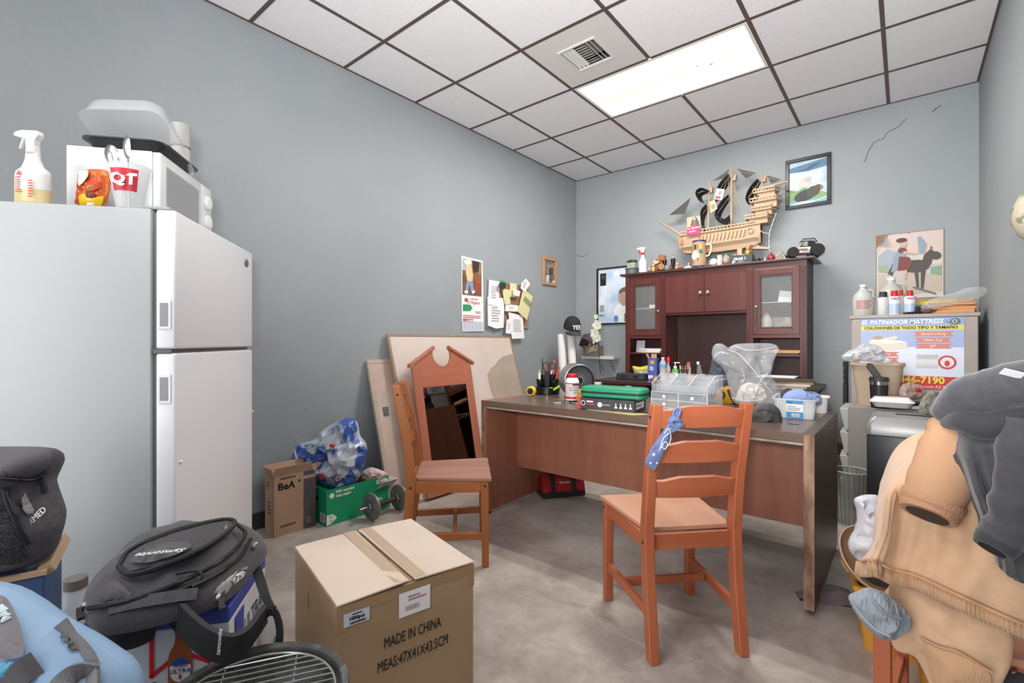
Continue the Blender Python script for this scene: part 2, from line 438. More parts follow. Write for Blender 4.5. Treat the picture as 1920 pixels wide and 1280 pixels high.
# remove the cross bar inside each two-cell fixture by covering it with the fixture's own lens frame
LENS = mat('lit_diffuser', 'fff3e2', r=0.5, em=0.95)
lm = LENS; nt = lm.node_tree; N = nt.nodes; K = nt.links; p = N['Principled BSDF']
tc = N.new('ShaderNodeTexCoord'); sp = N.new('ShaderNodeSeparateXYZ'); K.new(tc.outputs['Object'], sp.inputs[0])
wv = N.new('ShaderNodeMath'); wv.operation = 'MULTIPLY'; wv.inputs[1].default_value = 4 * PI / 0.60; K.new(sp.outputs['Y'], wv.inputs[0])
cs = N.new('ShaderNodeMath'); cs.operation = 'COSINE'; K.new(wv.outputs[0], cs.inputs[0])
mr = N.new('ShaderNodeMapRange'); mr.inputs[1].default_value = -1; mr.inputs[2].default_value = 1; mr.inputs[3].default_value = 0.75; mr.inputs[4].default_value = 0.45
K.new(cs.outputs[0], mr.inputs[0]); K.new(mr.outputs[0], p.inputs['Emission Strength'])
p.inputs['Base Color'].default_value = lin('d8d4cc')
RIM = mat('fixture_rim_white', 'dcdad4', r=0.4)
for k, (y0, y1, lab) in enumerate(((3.055, 3.665, 'two-tube fluorescent fixture with glowing diffuser in the ceiling before the back wall'),
                                   (-0.63, -0.02, 'unseen fluorescent fixture added for fill in the ceiling above the camera'), (-2.46, -1.85, 'unseen fluorescent fixture added for fill in the ceiling near the open front'))):  # second and third fixtures are out of view, added to even the light
    f = thing('ceiling_light', lab, 'ceiling light', (-1.3225, (y0 + y1) / 2, ZC), group='recessed fluorescent fixtures')
    w, h = 0.596, 0.294
    MB().box(-w, w, -h, -h + 0.018, -0.004, 0.01).box(-w, w, h - 0.018, h, -0.004, 0.01).box(-w, -w + 0.018, -h + 0.018, h - 0.018, -0.004, 0.01).box(w - 0.018, w, -h + 0.018, h - 0.018, -0.004, 0.01).build('rim', RIM, f)
    MB().box(-w + 0.018, w - 0.018, -h + 0.018, h - 0.018, -0.002, 0.006).build('diffuser', LENS, f)
    MB().box(-w, w, -h, h, 0.012, 0.11).build('housing', RIM, f)
    if k == 0:
        MB().disc(0.30, 0.02, 0.011, 0.006, -0.0025, n=10).build('dead_fly', mat('fly', '8a7f6c', r=0.9), f)
        MB().disc(0.22, -0.02, 0.007, 0.005, -0.0025, n=10).build('dead_fly', mat('fly', '8a7f6c', r=0.9), f)
vt = thing('air_vent', 'square pale air vent panel with slatted diffuser in the ceiling', 'vent', ((GX[2] + GX[3]) / 2, (GY[5] + GY[6]) / 2, ZC))
VM = mat('vent_panel', 'c9c8c4', r=0.5)
q = MB(); a = 0.292; b = 0.125
q.box(-a, a, -a, -b, -0.001, 0.004).box(-a, a, b, a, -0.001, 0.004).box(-a, -b, -b, b, -0.001, 0.004).box(b, a, -b, b, -0.001, 0.004)
q.build('panel', VM, vt)
q = MB()
for x0, x1, y0, y1 in ((-b - 0.012, b + 0.012, -b - 0.012, -b), (-b - 0.012, b + 0.012, b, b + 0.012), (-b - 0.012, -b, -b, b), (b, b + 0.012, -b, b)): q.box(x0, x1, y0, y1, -0.010, 0.0)
q.build('vent_frame', VM, vt)
MB().box(-b, b, -b, b, 0.06, 0.065).build('duct', mat('duct_dark', '6f6963', r=0.8), vt)
for i in range(3):
    for sgn in (-1, 1):
        x = sgn * (0.055 + i * 0.028)
        MB(rotm(0, sgn * 0.7, 0, (x, 0, 0.008))).box(-0.011, 0.011, -b, b, -0.0012, 0.0012).build('slat', VM, vt)
for i in range(9):
    y = -0.104 + i * 0.026
    MB(rotm(0.6, 0, 0, (0, y, 0.006))).box(-0.042, 0.042, -0.009, 0.009, -0.001, 0.001).build('slat', VM, vt)
# ================================================================== refrigerator
FRW = mat('fridge_white', 'e4e4e8', r=0.35, bump=0.04, bs=220); FRG = mat('fridge_side_dimmed', 'aeb2b4', r=0.42, bump=0.03, bs=200)  # body darker than the doors: light balance put into its colour
fr = thing('refrigerator', 'tall white two-door refrigerator with freezer on top, standing by the left wall', 'refrigerator', (-2.047, 0.719, 0), math.radians(-38.5))
W2 = 0.373
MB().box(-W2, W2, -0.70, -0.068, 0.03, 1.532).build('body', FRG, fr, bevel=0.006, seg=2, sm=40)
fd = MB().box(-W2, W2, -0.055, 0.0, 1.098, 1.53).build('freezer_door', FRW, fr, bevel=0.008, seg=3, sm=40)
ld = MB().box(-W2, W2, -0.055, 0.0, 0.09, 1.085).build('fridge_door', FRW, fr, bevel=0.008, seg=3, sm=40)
MB().box(-W2 + 0.01, W2 - 0.012, -0.069, -0.054, 0.1, 1.52).build('door_gasket', mat('gasket', '6f7375', r=0.7), fr)
MB().box(-W2 + 0.02, W2 - 0.02, -0.06, -0.02, 0.02, 0.085).build('kick_plate', DGREY, fr)
for d, z in ((fd, 1.205), (ld, 0.975)):
    MB().box(W2 + 0.0005, W2 + 0.003, -0.048, -0.012, z - 0.045, z + 0.045).build('handle_frame', FRW, d, bevel=0.001)
    MB().box(W2 + 0.003, W2 + 0.0042, -0.042, -0.020, z - 0.036, z + 0.036).build('handle', mat('handle_grey', '8f9295', r=0.5), d)
MB().box(-W2 + 0.03, W2, -0.062, -0.012, 1.0855, 1.0975).build('centre_hinge', mat('hinge_grey', '5c5f61', r=0.5, met=0.6), fr)
MB().box(W2 - 0.09, W2 - 0.01, -0.11, -0.02, 1.5325, 1.542).build('top_hinge', mat('hinge_cover', '9a9d98', r=0.5), fr, bevel=0.003)
MB(frame((-W2 + 0.085, 0.0006, 1.472), (-1, 0, 0), (0, 1, 0))).lathe([(0.001, 0.003), (0.02, 0.003), (0.024, 0.001), (0.024, 0)], 20, sy=0.75).build('badge', mat('badge_metal', '7f776c', r=0.3, met=0.8), fd)
for x, z in ((W2 - 0.03, 0.74), (-W2 + 0.01, 0.80)): MB().sph((x, 0.002, z), 0.006, 8, 6).build('magnet', WHITE, ld)
def fr_world(x, y, z): return fr.matrix_basis @ V((x, y, z))

# ================================================================== office desk
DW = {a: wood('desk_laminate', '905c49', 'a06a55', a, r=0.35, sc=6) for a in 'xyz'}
TOPM = wood('desk_top_worn', '594842', '66554d', 'x', r=0.28, sc=5, bump=0.02)
EDGE = mat('chipped_edge', 'a68a72', r=0.75, c2='6a4a3a', vs=14, st=(1, 1, 0.35), lo=0.42, hi=0.62)
STRIP = mat('worn_strip', 'a39b92', r=0.6, c2='86796d', vs=10)
dk = thing('office_desk', 'wide brown wooden office desk with worn edges and recessed front panel', 'desk', (0, 0, 0))
dx0, dx1, dy0, dy1, dz = -2.135, -0.285, 2.285, 3.13, 0.742
MB().box(dx0 + 0.041, dx1 - 0.041, dy0 + 0.004, dy1, dz - 0.038, dz).build('desk_top', TOPM, dk, bevel=0.002)
MB().box(dx0 + 0.041, dx1 - 0.041, dy0 + 0.0, dy0 + 0.0035, dz - 0.036, dz - 0.001).build('front_edge', wood('edge_band', '5f4b40', '6d584b', 'x', r=0.4), dk)
MB().box(dx0 + 0.041, dx1 - 0.041, dy0 + 0.001, dy0 + 0.012, dz - 0.049, dz - 0.0385).build('worn_strip', STRIP, dk)
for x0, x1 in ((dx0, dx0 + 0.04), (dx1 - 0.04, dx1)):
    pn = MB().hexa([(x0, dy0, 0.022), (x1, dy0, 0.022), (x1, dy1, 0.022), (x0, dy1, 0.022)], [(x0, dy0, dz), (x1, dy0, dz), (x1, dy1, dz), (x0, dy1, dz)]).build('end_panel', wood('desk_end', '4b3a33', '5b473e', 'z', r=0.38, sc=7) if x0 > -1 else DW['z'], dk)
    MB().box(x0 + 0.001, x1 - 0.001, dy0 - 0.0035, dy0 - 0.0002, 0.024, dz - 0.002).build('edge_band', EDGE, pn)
    for y in (dy0 + 0.05, dy1 - 0.05):
        MB().lathe([(0.016, 0), (0.016, 0.006), (0.006, 0.008), (0.006, 0.022)], 12, M=rotm(loc=((x0 + x1) / 2, y, 0))).build('levelling_foot', DGREY, pn)
MB().box(dx0 + 0.042, dx1 - 0.042, 2.60, 2.62, 0.255, dz - 0.039).build('modesty_panel', DW['z'], dk)
MB(rotm(loc=(-0.40, 2.52, dz))).box(-0.02, 0.025, -0.006, 0.006, 0.0, 0.0012).build('cable_slot', INK, dk)

# ================================================================== hutch with its base
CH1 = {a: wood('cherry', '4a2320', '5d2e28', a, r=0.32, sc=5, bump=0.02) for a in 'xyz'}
DKC = wood('dark_cherry_back', '38201e', '452725', 'z', r=0.45, sc=4)
hb = thing('credenza', 'dark cherry credenza base with drawer under the hutch', 'cabinet', (0, 0, 0))
MB().box(-2.30, -0.52, 4.02, YB - 0.004, 0.735, 0.765).build('top', wood('dark_top', '3a2a29', '453130', 'x', r=0.3, sc=5), hb, bevel=0.004, seg=2)
MB().box(-2.24, -1.80, 4.07, YB - 0.01, 0.0, 0.7345).build('pedestal', CH1['z'], hb)
MB().box(-1.02, -0.58, 4.07, YB - 0.01, 0.0, 0.7345).build('pedestal', CH1['z'], hb)
MB().box(-1.799, -1.021, YB - 0.03, YB - 0.01, 0.2, 0.7345).build('back_panel', DKC, hb)
for x0, x1 in ((-2.22, -1.82), (-1.0, -0.6)):
    for z0, z1 in ((0.56, 0.72), (0.38, 0.545), (0.05, 0.365)):
        dr = MB().box(x0, x1, 4.05, 4.0695, z0, z1).build('drawer', CH1['x'], hb, bevel=0.004)
        MB(frame(((x0 + x1) / 2, 4.05, (z0 + z1) / 2), (1, 0, 0), (0, -1, 0))).lathe([(0.005, 0), (0.005, 0.012), (0.014, 0.016), (0.014, 0.022), (0.006, 0.026)], 12).build('knob', CHROME, dr)
hu = thing('hutch', 'dark cherry desk hutch with two glass doors and centre cupboard against the back wall', 'hutch', (0, 0, 0))
hx0, hx1, hy0, hy1, hz0, hz1 = -2.195, -0.615, 4.50, YB - 0.004, 0.7655, 1.785
xa, xb = -1.80, -1.035
MB().box(-2.245, -0.555, 4.455, hy1, hz1 + 0.0005, hz1 + 0.022).build('top_board', wood('dark_top', '3a2a29', '453130', 'x'), hu, bevel=0.005, seg=2)
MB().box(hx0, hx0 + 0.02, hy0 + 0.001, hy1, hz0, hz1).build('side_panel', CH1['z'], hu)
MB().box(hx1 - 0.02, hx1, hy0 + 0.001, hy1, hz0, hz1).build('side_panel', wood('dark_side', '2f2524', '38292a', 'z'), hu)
for x in (xa, xb): MB().box(x - 0.01, x + 0.01, hy0 + 0.001, hy1 - 0.012, hz0, hz1).build('divider', CH1['z'], hu)
MB().box(hx0 + 0.02, hx1 - 0.02, hy1 - 0.01, hy1, hz0, hz1).build('back_panel', DKC, hu)
def post(x0, x1):
    o = MB().box(x0, x1, hy0 - 0.018, hy0 + 0.0, hz0, hz1).build('post', CH1['z'], hu)
    n = 3; w = (x1 - x0)
    for i in range(n):
        x = x0 + w * (i + 0.8) / (n + 0.6)
        MB().box(x - w * 0.09, x + w * 0.09, hy0 - 0.023, hy0 - 0.0182, hz0 + 0.01, hz1 - 0.05).build('flute', CH1['z'], o, bevel=0.0015)
post(hx0, hx0 + 0.045); post(hx1 - 0.045, hx1); post(xa - 0.02, xa + 0.02); post(xb - 0.025, xb + 0.025)
for x0, x1 in ((hx0 + 0.045, xa - 0.02), (xa + 0.02, xb - 0.025), (xb + 0.025, hx1 - 0.045)):
    MB().box(x0 + 0.0005, x1 - 0.0005, hy0 - 0.012, hy0 + 0.0, hz1 - 0.045, hz1).build('top_rail', CH1['x'], hu)
GLS = mat('cabinet_glass', 'cfd6d8', r=0.02, al=0.10)
for x0, x1, kx in ((hx0 + 0.047, xa - 0.022, 1), (xb + 0.027, hx1 - 0.047, -1)):
    z0, z1 = 1.185, hz1 - 0.048; w = 0.05
    d = MB().box(x0, x0 + w, hy0 - 0.02, hy0 - 0.001, z0, z1).box(x1 - w, x1, hy0 - 0.02, hy0 - 0.001, z0, z1).box(x0 + w, x1 - w, hy0 - 0.02, hy0 - 0.001, z0, z0 + w).box(x0 + w, x1 - w, hy0 - 0.02, hy0 - 0.001, z1 - w, z1).build('glass_door', CH1['z'], hu, bevel=0.002)
    MB().box(x0 + w, x1 - w, hy0 - 0.008, hy0 - 0.005, z0 + w, z1 - w).build('pane', GLS, d)
    b = MB()
    for a0, a1, b0, b1 in ((x0 + w, x1 - w, z0 + w, z0 + w + 0.01), (x0 + w, x1 - w, z1 - w - 0.01, z1 - w), (x0 + w, x0 + w + 0.01, z0 + w + 0.01, z1 - w - 0.01), (x1 - w - 0.01, x1 - w, z0 + w + 0.01, z1 - w - 0.01)): b.box(a0, a1, hy0 - 0.019, hy0 - 0.009, b0, b1)
    b.build('inner_moulding', CH1['x'], d, bevel=0.002)
    kxx = x1 - w / 2 if kx > 0 else x0 + w / 2
    MB(frame((kxx, hy0 - 0.02, 1.42), (1, 0, 0), (0, -1, 0))).lathe([(0.004, 0), (0.004, 0.01), (0.010, 0.014), (0.010, 0.02), (0.004, 0.022)], 12).build('knob', CHROME, d)
    MB().box(x0 - 0.025, x1 + 0.025, hy0 + 0.02, hy1 - 0.012, 1.165, 1.183).build('shelf', CH1['x'], hu)
    MB().box(x0 - 0.020, x1 + 0.020, hy0 - 0.012, hy0 + 0.019, 1.155, 1.183).build('shelf_rail', CH1['x'], hu)
    MB().box(x0 - 0.020, x1 + 0.020, hy0 + 0.005, hy1 - 0.012, 1.000, 1.016).build('shelf', CH1['x'], hu)
    MB().box(x0 - 0.020, x1 + 0.020, hy0 + 0.02, hy1 - 0.012, 1.452, 1.458).build('glass_shelf', mat('shelf_glass', 'dfe9e4', r=0.05, al=0.45), hu)
xm = (xa + xb) / 2
for x0, x1, s in ((xa + 0.021, xm - 0.001, 1), (xm + 0.001, xb - 0.026, -1)):
    d = MB().box(x0, x1, hy0 - 0.018, hy0 - 0.001, 1.395, hz1 - 0.047).build('cupboard_door', wood('cherry_door', '4c2522', '5c2e29', 'z', r=0.3, sc=3, bump=0.02), hu, bevel=0.002)
    kx = xm - s * 0.033
    MB(frame((kx, hy0 - 0.018, 1.567), (1, 0, 0), (0, -1, 0))).lathe([(0.005, 0), (0.005, 0.01), (0.016, 0.014), (0.016, 0.02), (0.008, 0.024), (0.001, 0.024)], 16).build('knob', CHROME, d)
MB().box(xa + 0.0105, xb - 0.0105, hy0 + 0.0, hy1 - 0.012, 1.375, 1.393).build('shelf', CH1['x'], hu)

# ================================================================== wooden chairs
def wood3(n, a, b, **k): return {x: wood(n, a, b, x, **k) for x in 'xyz'}
CWA = wood3('orange_pine', 'a4573a', 'b66a48', r=0.42, sc=4)
CWB = wood3('honey_pine', '9a5a30', 'a96a3c', r=0.42, sc=4)
SEATA = wood('worn_seat', 'b88468', 'c69880', 'y', r=0.5, sc=3); SEATB = wood('worn_brown_seat', '93695a', 'a67d6c', 'y', r=0.5, sc=3)
def chair(label, loc, rz, CW, SEAT, bk=1.0):
    def zz_(z): return z if z < 0.45 else 0.44 + (z - 0.44) * bk
    t = thing('dining_chair', label, 'chair', loc, rz, 'wooden ladder-back chairs')
    MB().prism([(-0.165, -0.175), (0.165, -0.175), (0.215, 0.205), (-0.215, 0.205)], 0.428, 0.446).build('seat', SEAT, t, bevel=0.004, seg=2)
    for s in (-1, 1):
        x = s * 0.188; w = 0.018
        l = MB().hexa([(x - w, 0.158, 0), (x + w, 0.158, 0), (x + w, 0.192, 0), (x - w, 0.192, 0)], [(x - w, 0.152, 0.4275), (x + w, 0.152, 0.4275), (x + w, 0.192, 0.4275), (x - w, 0.192, 0.4275)]).build('front_leg', CW['z'], t, bevel=0.003)
        MB(frame((x + s * 0.0182, 0.172, 0.405), (0, 1, 0), (s, 0, 0))).lathe([(0.001, 0.0008), (0.006, 0.0008), (0.006, 0)], 10).build('screw', INK, l)
        x = s * 0.168; w = 0.0175
        rings = []
        for y, z, h in ((-0.242, 0.0, 0.021), (-0.205, 0.26, 0.023), (-0.192, 0.44, 0.024), (-0.215, 0.64, 0.021), (-0.268, 0.905, 0.019)):
            z = zz_(z); rings.append([(x - w, y - h, z), (x + w, y - h, z), (x + w, y + h, z), (x - w, y + h, z)])
        l = MB().loft(rings).build('rear_post', CW['z'], t, bevel=0.003)
        for zz, yy in ((0.40, -0.195), (zz_(0.86), -0.258)):
            MB(frame((x + s * 0.0178, yy, zz), (0, 1, 0), (s, 0, 0))).lathe([(0.001, 0.0008), (0.006, 0.0008), (0.006, 0)], 10).build('screw', INK, l)
        MB().hexa([(s * 0.172 - 0.009, -0.17, 0.372), (s * 0.172 + 0.009, -0.17, 0.372), (s * 0.19 + 0.009, 0.152, 0.372), (s * 0.19 - 0.009, 0.152, 0.372)],
                  [(s * 0.172 - 0.009, -0.17, 0.4275), (s * 0.172 + 0.009, -0.17, 0.4275), (s * 0.19 + 0.009, 0.152, 0.4275), (s * 0.19 - 0.009, 0.152, 0.4275)]).build('side_apron', CW['y'], t)
        MB().hexa([(s * 0.168 - 0.01, -0.20, 0.135), (s * 0.168 + 0.01, -0.20, 0.135), (s * 0.188 + 0.01, 0.158, 0.135), (s * 0.188 - 0.01, 0.158, 0.135)],
                  [(s * 0.168 - 0.01, -0.20, 0.17), (s * 0.168 + 0.01, -0.20, 0.17), (s * 0.188 + 0.01, 0.158, 0.17), (s * 0.188 - 0.01, 0.158, 0.17)]).build('side_stretcher', CW['y'], t, bevel=0.002)
    MB().box(-0.17, 0.17, 0.165, 0.183, 0.372, 0.4275).build('front_apron', CW['x'], t)
    MB().box(-0.15, 0.15, -0.20, -0.182, 0.372, 0.4275).build('rear_apron', CW['x'], t)
    MB().box(-0.168, 0.168, 0.01, 0.03, 0.137, 0.168).build('cross_stretcher', CW['x'], t, bevel=0.002)
    for z, y in ((zz_(0.605), -0.207), (zz_(0.735), -0.232), (zz_(0.862), -0.258)):
        def sl(u, v, z=z, y=y):
            x = (u - 0.5) * 0.31
            top = 0.026 + 0.014 * min(1, max(0, (0.155 - abs(x) - 0.03) / 0.06)); bot = -0.034
            dy = -0.02 * (1 - (x / 0.155) ** 2)
            return (x, y + dy - 0.2 * (v - 0.5) * 0.06, z + bot + (top - bot) * v)
        q = MB().grid(sl, 20, 3, th=-0.017)
        q.build('slat', CW['x'], t, sm=30)
    return t
chair('orange wooden ladder-back chair in front of the desk with bandana tied to its post', (-0.745, 1.895, 0), math.radians(47), CWA, SEATA)
chair('honey brown wooden chair turned sideways beside the carton and leaning mirror', (-1.880, 1.775, 0), math.radians(-45), CWB, SEATB)
# ================================================================== stuffed things (bags, clothes): outlines seen from the room, laid on a real plane
class Soft:
    def __init__(s, name, label, cat, d, px, c, tf, tb, slope=None, m=None, part='body', amp=0.012, fs=7.0, seed=1.0, rings=12, n=84, pw=0.5, sm=2, base=None, group=None, thing_=None, jit=0.0, exd=None, an=(1, 1), shade=180):
        """plane: upright at depth d facing the room, or (slope given) through depth d rising by slope per metre of depth"""
        u0, v0 = c
        s.o = at(u0, v0, d) if slope is None else None
        if slope is None:
            s.ex, s.ez = (_R if exd is None else V(exd).normalized()), V((0, 0, 1))
        else:
            zc, k = slope
            # plane z = zc + k*(depth-d)
            s.ex, s.ez = _R, (_F + V((0, 0, k))).normalized()
            s.o = _F * d + V((0, 0, zc))
        s.ey = s.ez.cross(s.ex)
        s.tf, s.tb, s.pw = tf, tb, pw
        P = [s.plane(u, v, 0.0) for u, v in px]
        s.c = s.plane(u0, v0, 0.0)
        s.P = resample(P, n, sm)
        M = Matrix(((s.ex.x, s.ey.x, s.ez.x, s.o.x), (s.ex.y, s.ey.y, s.ez.y, s.o.y), (s.ex.z, s.ey.z, s.ez.z, s.o.z), (0, 0, 0, 1)))
        zmin = min((M @ V((p[0], 0, p[1]))).z for p in s.P)
        if thing_ is None:
            b = M @ V((s.c[0], 0, s.c[1]))
            s.t = thing(name, label, cat, (b.x, b.y, zmin if base is None else base), group=group)
        else: s.t = thing_
        s.M = Matrix.Translation(-s.t.location) @ M
        s.body = MB(s.M).puff(P, tf, tb, s.c, rings, amp, fs, seed, n=n, pw=pw, sm=sm, jit=jit, an=an).build(part, m, s.t, sm=shade)
    def plane(s, u, v, h):                # ray against the plane lifted by h towards the viewer
        o = s.o - s.ey * h; r = ray(u, v); e = V((0, 0, CH))
        t = (o - e).dot(s.ey) / r.dot(s.ey); q = e + r * t - o
        return (q.dot(s.ex), q.dot(s.ez))
    def h(s, x, z):
        dx, dz = x - s.c[0], z - s.c[1]; L = math.hypot(dx, dz)
        if L < 1e-6: return s.tf
        best = 1e9; n = len(s.P)
        for i in range(n):
            ax, az = s.P[i][0] - s.c[0], s.P[i][1] - s.c[1]; bx, bz = s.P[(i + 1) % n][0] - s.c[0], s.P[(i + 1) % n][1] - s.c[1]
            ex, ez = bx - ax, bz - az; den = dx * ez - dz * ex
            if abs(den) < 1e-12: continue
            t = (ax * ez - az * ex) / den; w = (ax * dz - az * dx) / den
            if t > 0 and -1e-6 <= w <= 1 + 1e-6: best = min(best, t)
        q = min(1.0, 1.0 / best)
        return s.tf * max(0.0, 1 - q * q) ** s.pw
    def pt(s, u, v, lift=0.006):          # local point on the bulging front under pixel (u, v)
        N_ = 48
        for k in range(N_ + 1):
            h = (s.tf + lift) * (1 - k / N_); x, z = s.plane(u, v, h)
            if s.h(x, z) + lift >= h: break
        return V((x, -h, z))
    def path(s, px, lift=0.006, n=26): return bez([s.pt(u, v, lift) for u, v in px], n)
    def cord(s, name, px, r, m, lift=0.004, n=26, parent=None): return MB(s.M).tube(s.path(px, lift, n), r, 6).build(name, m, parent or s.t, sm=60)
    def band(s, name, px, w, m, lift=0.010, th=0.003, n=26, ref=None, parent=None):
        P = s.path(px, lift, n); k = len(P)
        if ref is None: ref = [V((-(P[min(i + 1, k - 1)] - P[max(i - 1, 0)]).z, 0, (P[min(i + 1, k - 1)] - P[max(i - 1, 0)]).x)) for i in range(k)]
        return MB(s.M).strip(P, w, th, ref).build(name, m, parent or s.t, sm=60)
    def patch(s, name, px, m, lift=0.008, th=0.002, parent=None, n=40, sm=1):
        P = [s.pt(u, v, lift) for u, v in resample(px, n, sm)]
        c = s.pt(sum(p[0] for p in px) / len(px), sum(p[1] for p in px) / len(px), lift)
        rings = [[c + (p - c) * k for p in P] for k in (1.0, 0.66, 0.33)]
        for k, r in zip((0.66, 0.33), rings[1:]):
            for i, q in enumerate(r): r[i] = V((q.x, -s.h(q.x, q.z) - lift - th * (1 - k) * 2, q.z))
        c = V((c.x, -s.h(c.x, c.z) - lift - th * 2, c.z))
        vs = [q for r in rings for q in r] + [c]; N_ = len(P); fs = []
        for k in range(2):
            for i in range(N_): fs.append((k * N_ + i, k * N_ + (i + 1) % N_, (k + 1) * N_ + (i + 1) % N_, (k + 1) * N_ + i))
        fs += [(2 * N_ + i, 2 * N_ + (i + 1) % N_, 3 * N_) for i in range(N_)]
        return MB(s.M).add(vs, fs).build(name, m, parent or s.t, sm=180)
    def write(s, st, u, v, size, m, ang=0.0, lift=0.012, parent=None, flip=False, sx=1.0, shear=0.0, bold=0.0):
        p = s.pt(u, v, lift)
        ca, sa = math.cos(ang), math.sin(ang)
        return text(st, size, s.M @ frame(p, V((ca, 0, sa)), V((0, -1, 0))) , m, parent or s.t, sx=sx, shear=shear, bold=bold)

def wloc(t): return Matrix.Translation(-V(t.location))
FZ = 1.5325
FRZ = math.radians(-38.5)
# ------------------------------------------------------------------ microwave
mw = thing('microwave', 'small white microwave oven on top of the refrigerator', 'microwave', fr_world(0, -0.249, FZ), FRZ)
MWW = mat('microwave_white', 'd5d8da', r=0.35)
MB().box(-0.216, 0.216, -0.136, 0.112, 0.012, 0.232).build('body', MWW, mw, bevel=0.004, seg=2, sm=40)
d = MB().box(-0.112, 0.214, 0.1125, 0.136, 0.014, 0.230).build('door', MWW, mw, bevel=0.004, seg=2, sm=40)
MB().box(-0.085, 0.175, 0.1362, 0.1375, 0.045, 0.195).build('window', mat('microwave_window', 'a3a6a8', r=0.25), d)
MB().box(-0.078, 0.168, 0.1376, 0.1384, 0.052, 0.188).build('mesh_screen', mat('microwave_mesh', '96999c', r=0.35), d)
cp = MB().box(-0.214, -0.115, 0.1125, 0.136, 0.014, 0.230).build('control_panel', MWW, mw, bevel=0.004, seg=2, sm=40)
for z in (0.165, 0.085): MB(frame((-0.165, 0.1365, z), (-1, 0, 0), (0, 1, 0))).lathe([(0.028, 0), (0.026, 0.012), (0.02, 0.014), (0.001, 0.014)], 18).build('dial', WHITE, cp, sm=40)
MB().box(-0.19, -0.14, 0.1365, 0.139, 0.025, 0.045).build('door_button', WHITE, cp)
for x in (-0.18, 0.18):
    for y in (-0.11, 0.09): MB().lathe([(0.012, 0), (0.012, 0.012)], 10, M=rotm(loc=(x, y, 0))).build('foot', DGREY, mw)
# ------------------------------------------------------------------ spray bottle on the refrigerator
def spray_bottle(label, loc, h, body, head, nozzle, rz, liquid=None, band=None, group=None, wide=1.0):
    t = thing('spray_bottle', label, 'bottle', loc, rz, group); k = h / 0.27
    pr = [(0.036, 0), (0.041, 0.004), (0.041, 0.105), (0.039, 0.122), (0.026, 0.138), (0.0185, 0.165), (0.017, 0.19)]
    MB().lathe([(r * k, z * k) for r, z in pr], 24, sx=wide, sy=0.72).build('bottle', body, t, sm=40)
    if liquid: MB().lathe([(0.0365 * k, 0.001), (0.0413 * k, 0.005), (0.0413 * k, 0.055 * k)], 24, sx=wide, sy=0.74).build('liquid', liquid, t, sm=40)
    MB().lathe([(0.019 * k, 0.188 * k), (0.019 * k, 0.21 * k), (0.014 * k, 0.214 * k)], 18).build('collar', nozzle if band else head, t, sm=40)
    hd = MB().prism([(0.026 * k, 0.265 * k), (0.03 * k, 0.25 * k), (0.016 * k, 0.232 * k), (0.015 * k, 0.212 * k), (-0.015 * k, 0.212 * k), (-0.018 * k, 0.236 * k), (-0.052 * k, 0.247 * k), (-0.054 * k, 0.262 * k), (-0.03 * k, 0.268 * k)], -0.012 * k, 0.012 * k, M=rotm(PI / 2)).build('spray_head', head, t, bevel=0.003 * k, seg=2, sm=40)
    MB().prism([(-0.034 * k, 0.244 * k), (-0.046 * k, 0.205 * k), (-0.041 * k, 0.203 * k), (-0.024 * k, 0.242 * k)], -0.006 * k, 0.006 * k, M=rotm(PI / 2)).build('trigger', nozzle, t, bevel=0.0015)
    MB().cyl((-0.052 * k, 0, 0.255 * k), (-0.062 * k, 0, 0.256 * k), 0.007 * k, n=10).build('nozzle', nozzle if not band else head, t)
    return t
MILK = mat('milky_bottle', 'dfe1de', r=0.35, al=0.86); YLIQ = mat('amber_liquid', 'cfc08e', r=0.2)
p_ = at(62, 387, 1.46)
sb = spray_bottle('white spray bottle of amber cleaner at the far left on the refrigerator', (p_.x, p_.y, FZ), 0.232, MILK, WHITE, WHITE, YAW, YLIQ, wide=1.45)
PRR = mat('red_print', 'c0595c', r=0.6)
q = MB(rotm(0, 0, 0))
for i, (x0, x1, z0, z1, n) in enumerate(((-0.026, -0.006, 0.035, 0.085, 7), (0.012, 0.028, 0.02, 0.075, 7))):
    mbb = MB(frame((0, -0.0262, 0), (1, 0, 0), (0, -1, 0))); lines(mbb, x0, x1, z0, z1, n, 0.002, seed=i + 4); mbb.build('label_print', PRR, sb)
MB(frame((-0.012, -0.0285, 0.092), (1, 0, 0), (0, -1, 0))).flat([(-0.012, -0.004), (0.0, 0.012), (0.002, -0.004)], 0).build('label_mark', PRR, sb)
# ------------------------------------------------------------------ chips bag, cup with spoons, straw
ch = Soft('chip_bag', 'crumpled orange and yellow snack bag beside the plastic cup on the refrigerator', 'snack bag', 1.53,
          [(141, 388), (145, 355), (147, 320), (178, 316), (205, 319), (208, 345), (196, 388)], (172, 355), 0.016, 0.02, m=mat('snack_orange', 'cf6a22', r=0.3, c2='b8481c', vs=30), amp=0.008, fs=40, base=FZ, sm=1)
ch.patch('yellow_print', [(146, 365), (150, 389), (190, 389), (196, 366), (180, 372), (165, 362)], mat('snack_yellow', 'd8b21c', r=0.3), 0.005)
ch.patch('white_print', [(147, 320), (166, 318), (165, 330), (156, 342), (146, 350)], PAPER, 0.005)
ch.patch('red_print', [(157, 345), (172, 336), (186, 340), (190, 352), (172, 358), (160, 356)], mat('snack_red', 'c23a1e', r=0.35), 0.006)
ch.patch('green_print', [(161, 349), (174, 345), (176, 351), (163, 355)], mat('snack_green', '8a9c2b', r=0.4), 0.008)
ch.patch('brown_print', [(159, 363), (168, 358), (178, 364), (176, 372), (162, 371)], mat('snack_brown', '6a3420', r=0.4), 0.008)
ch.patch('code_patch', [(163, 380), (176, 380), (176, 388), (163, 388)], PAPER, 0.007, sm=0)
p_ = at(243, 392, 1.50)
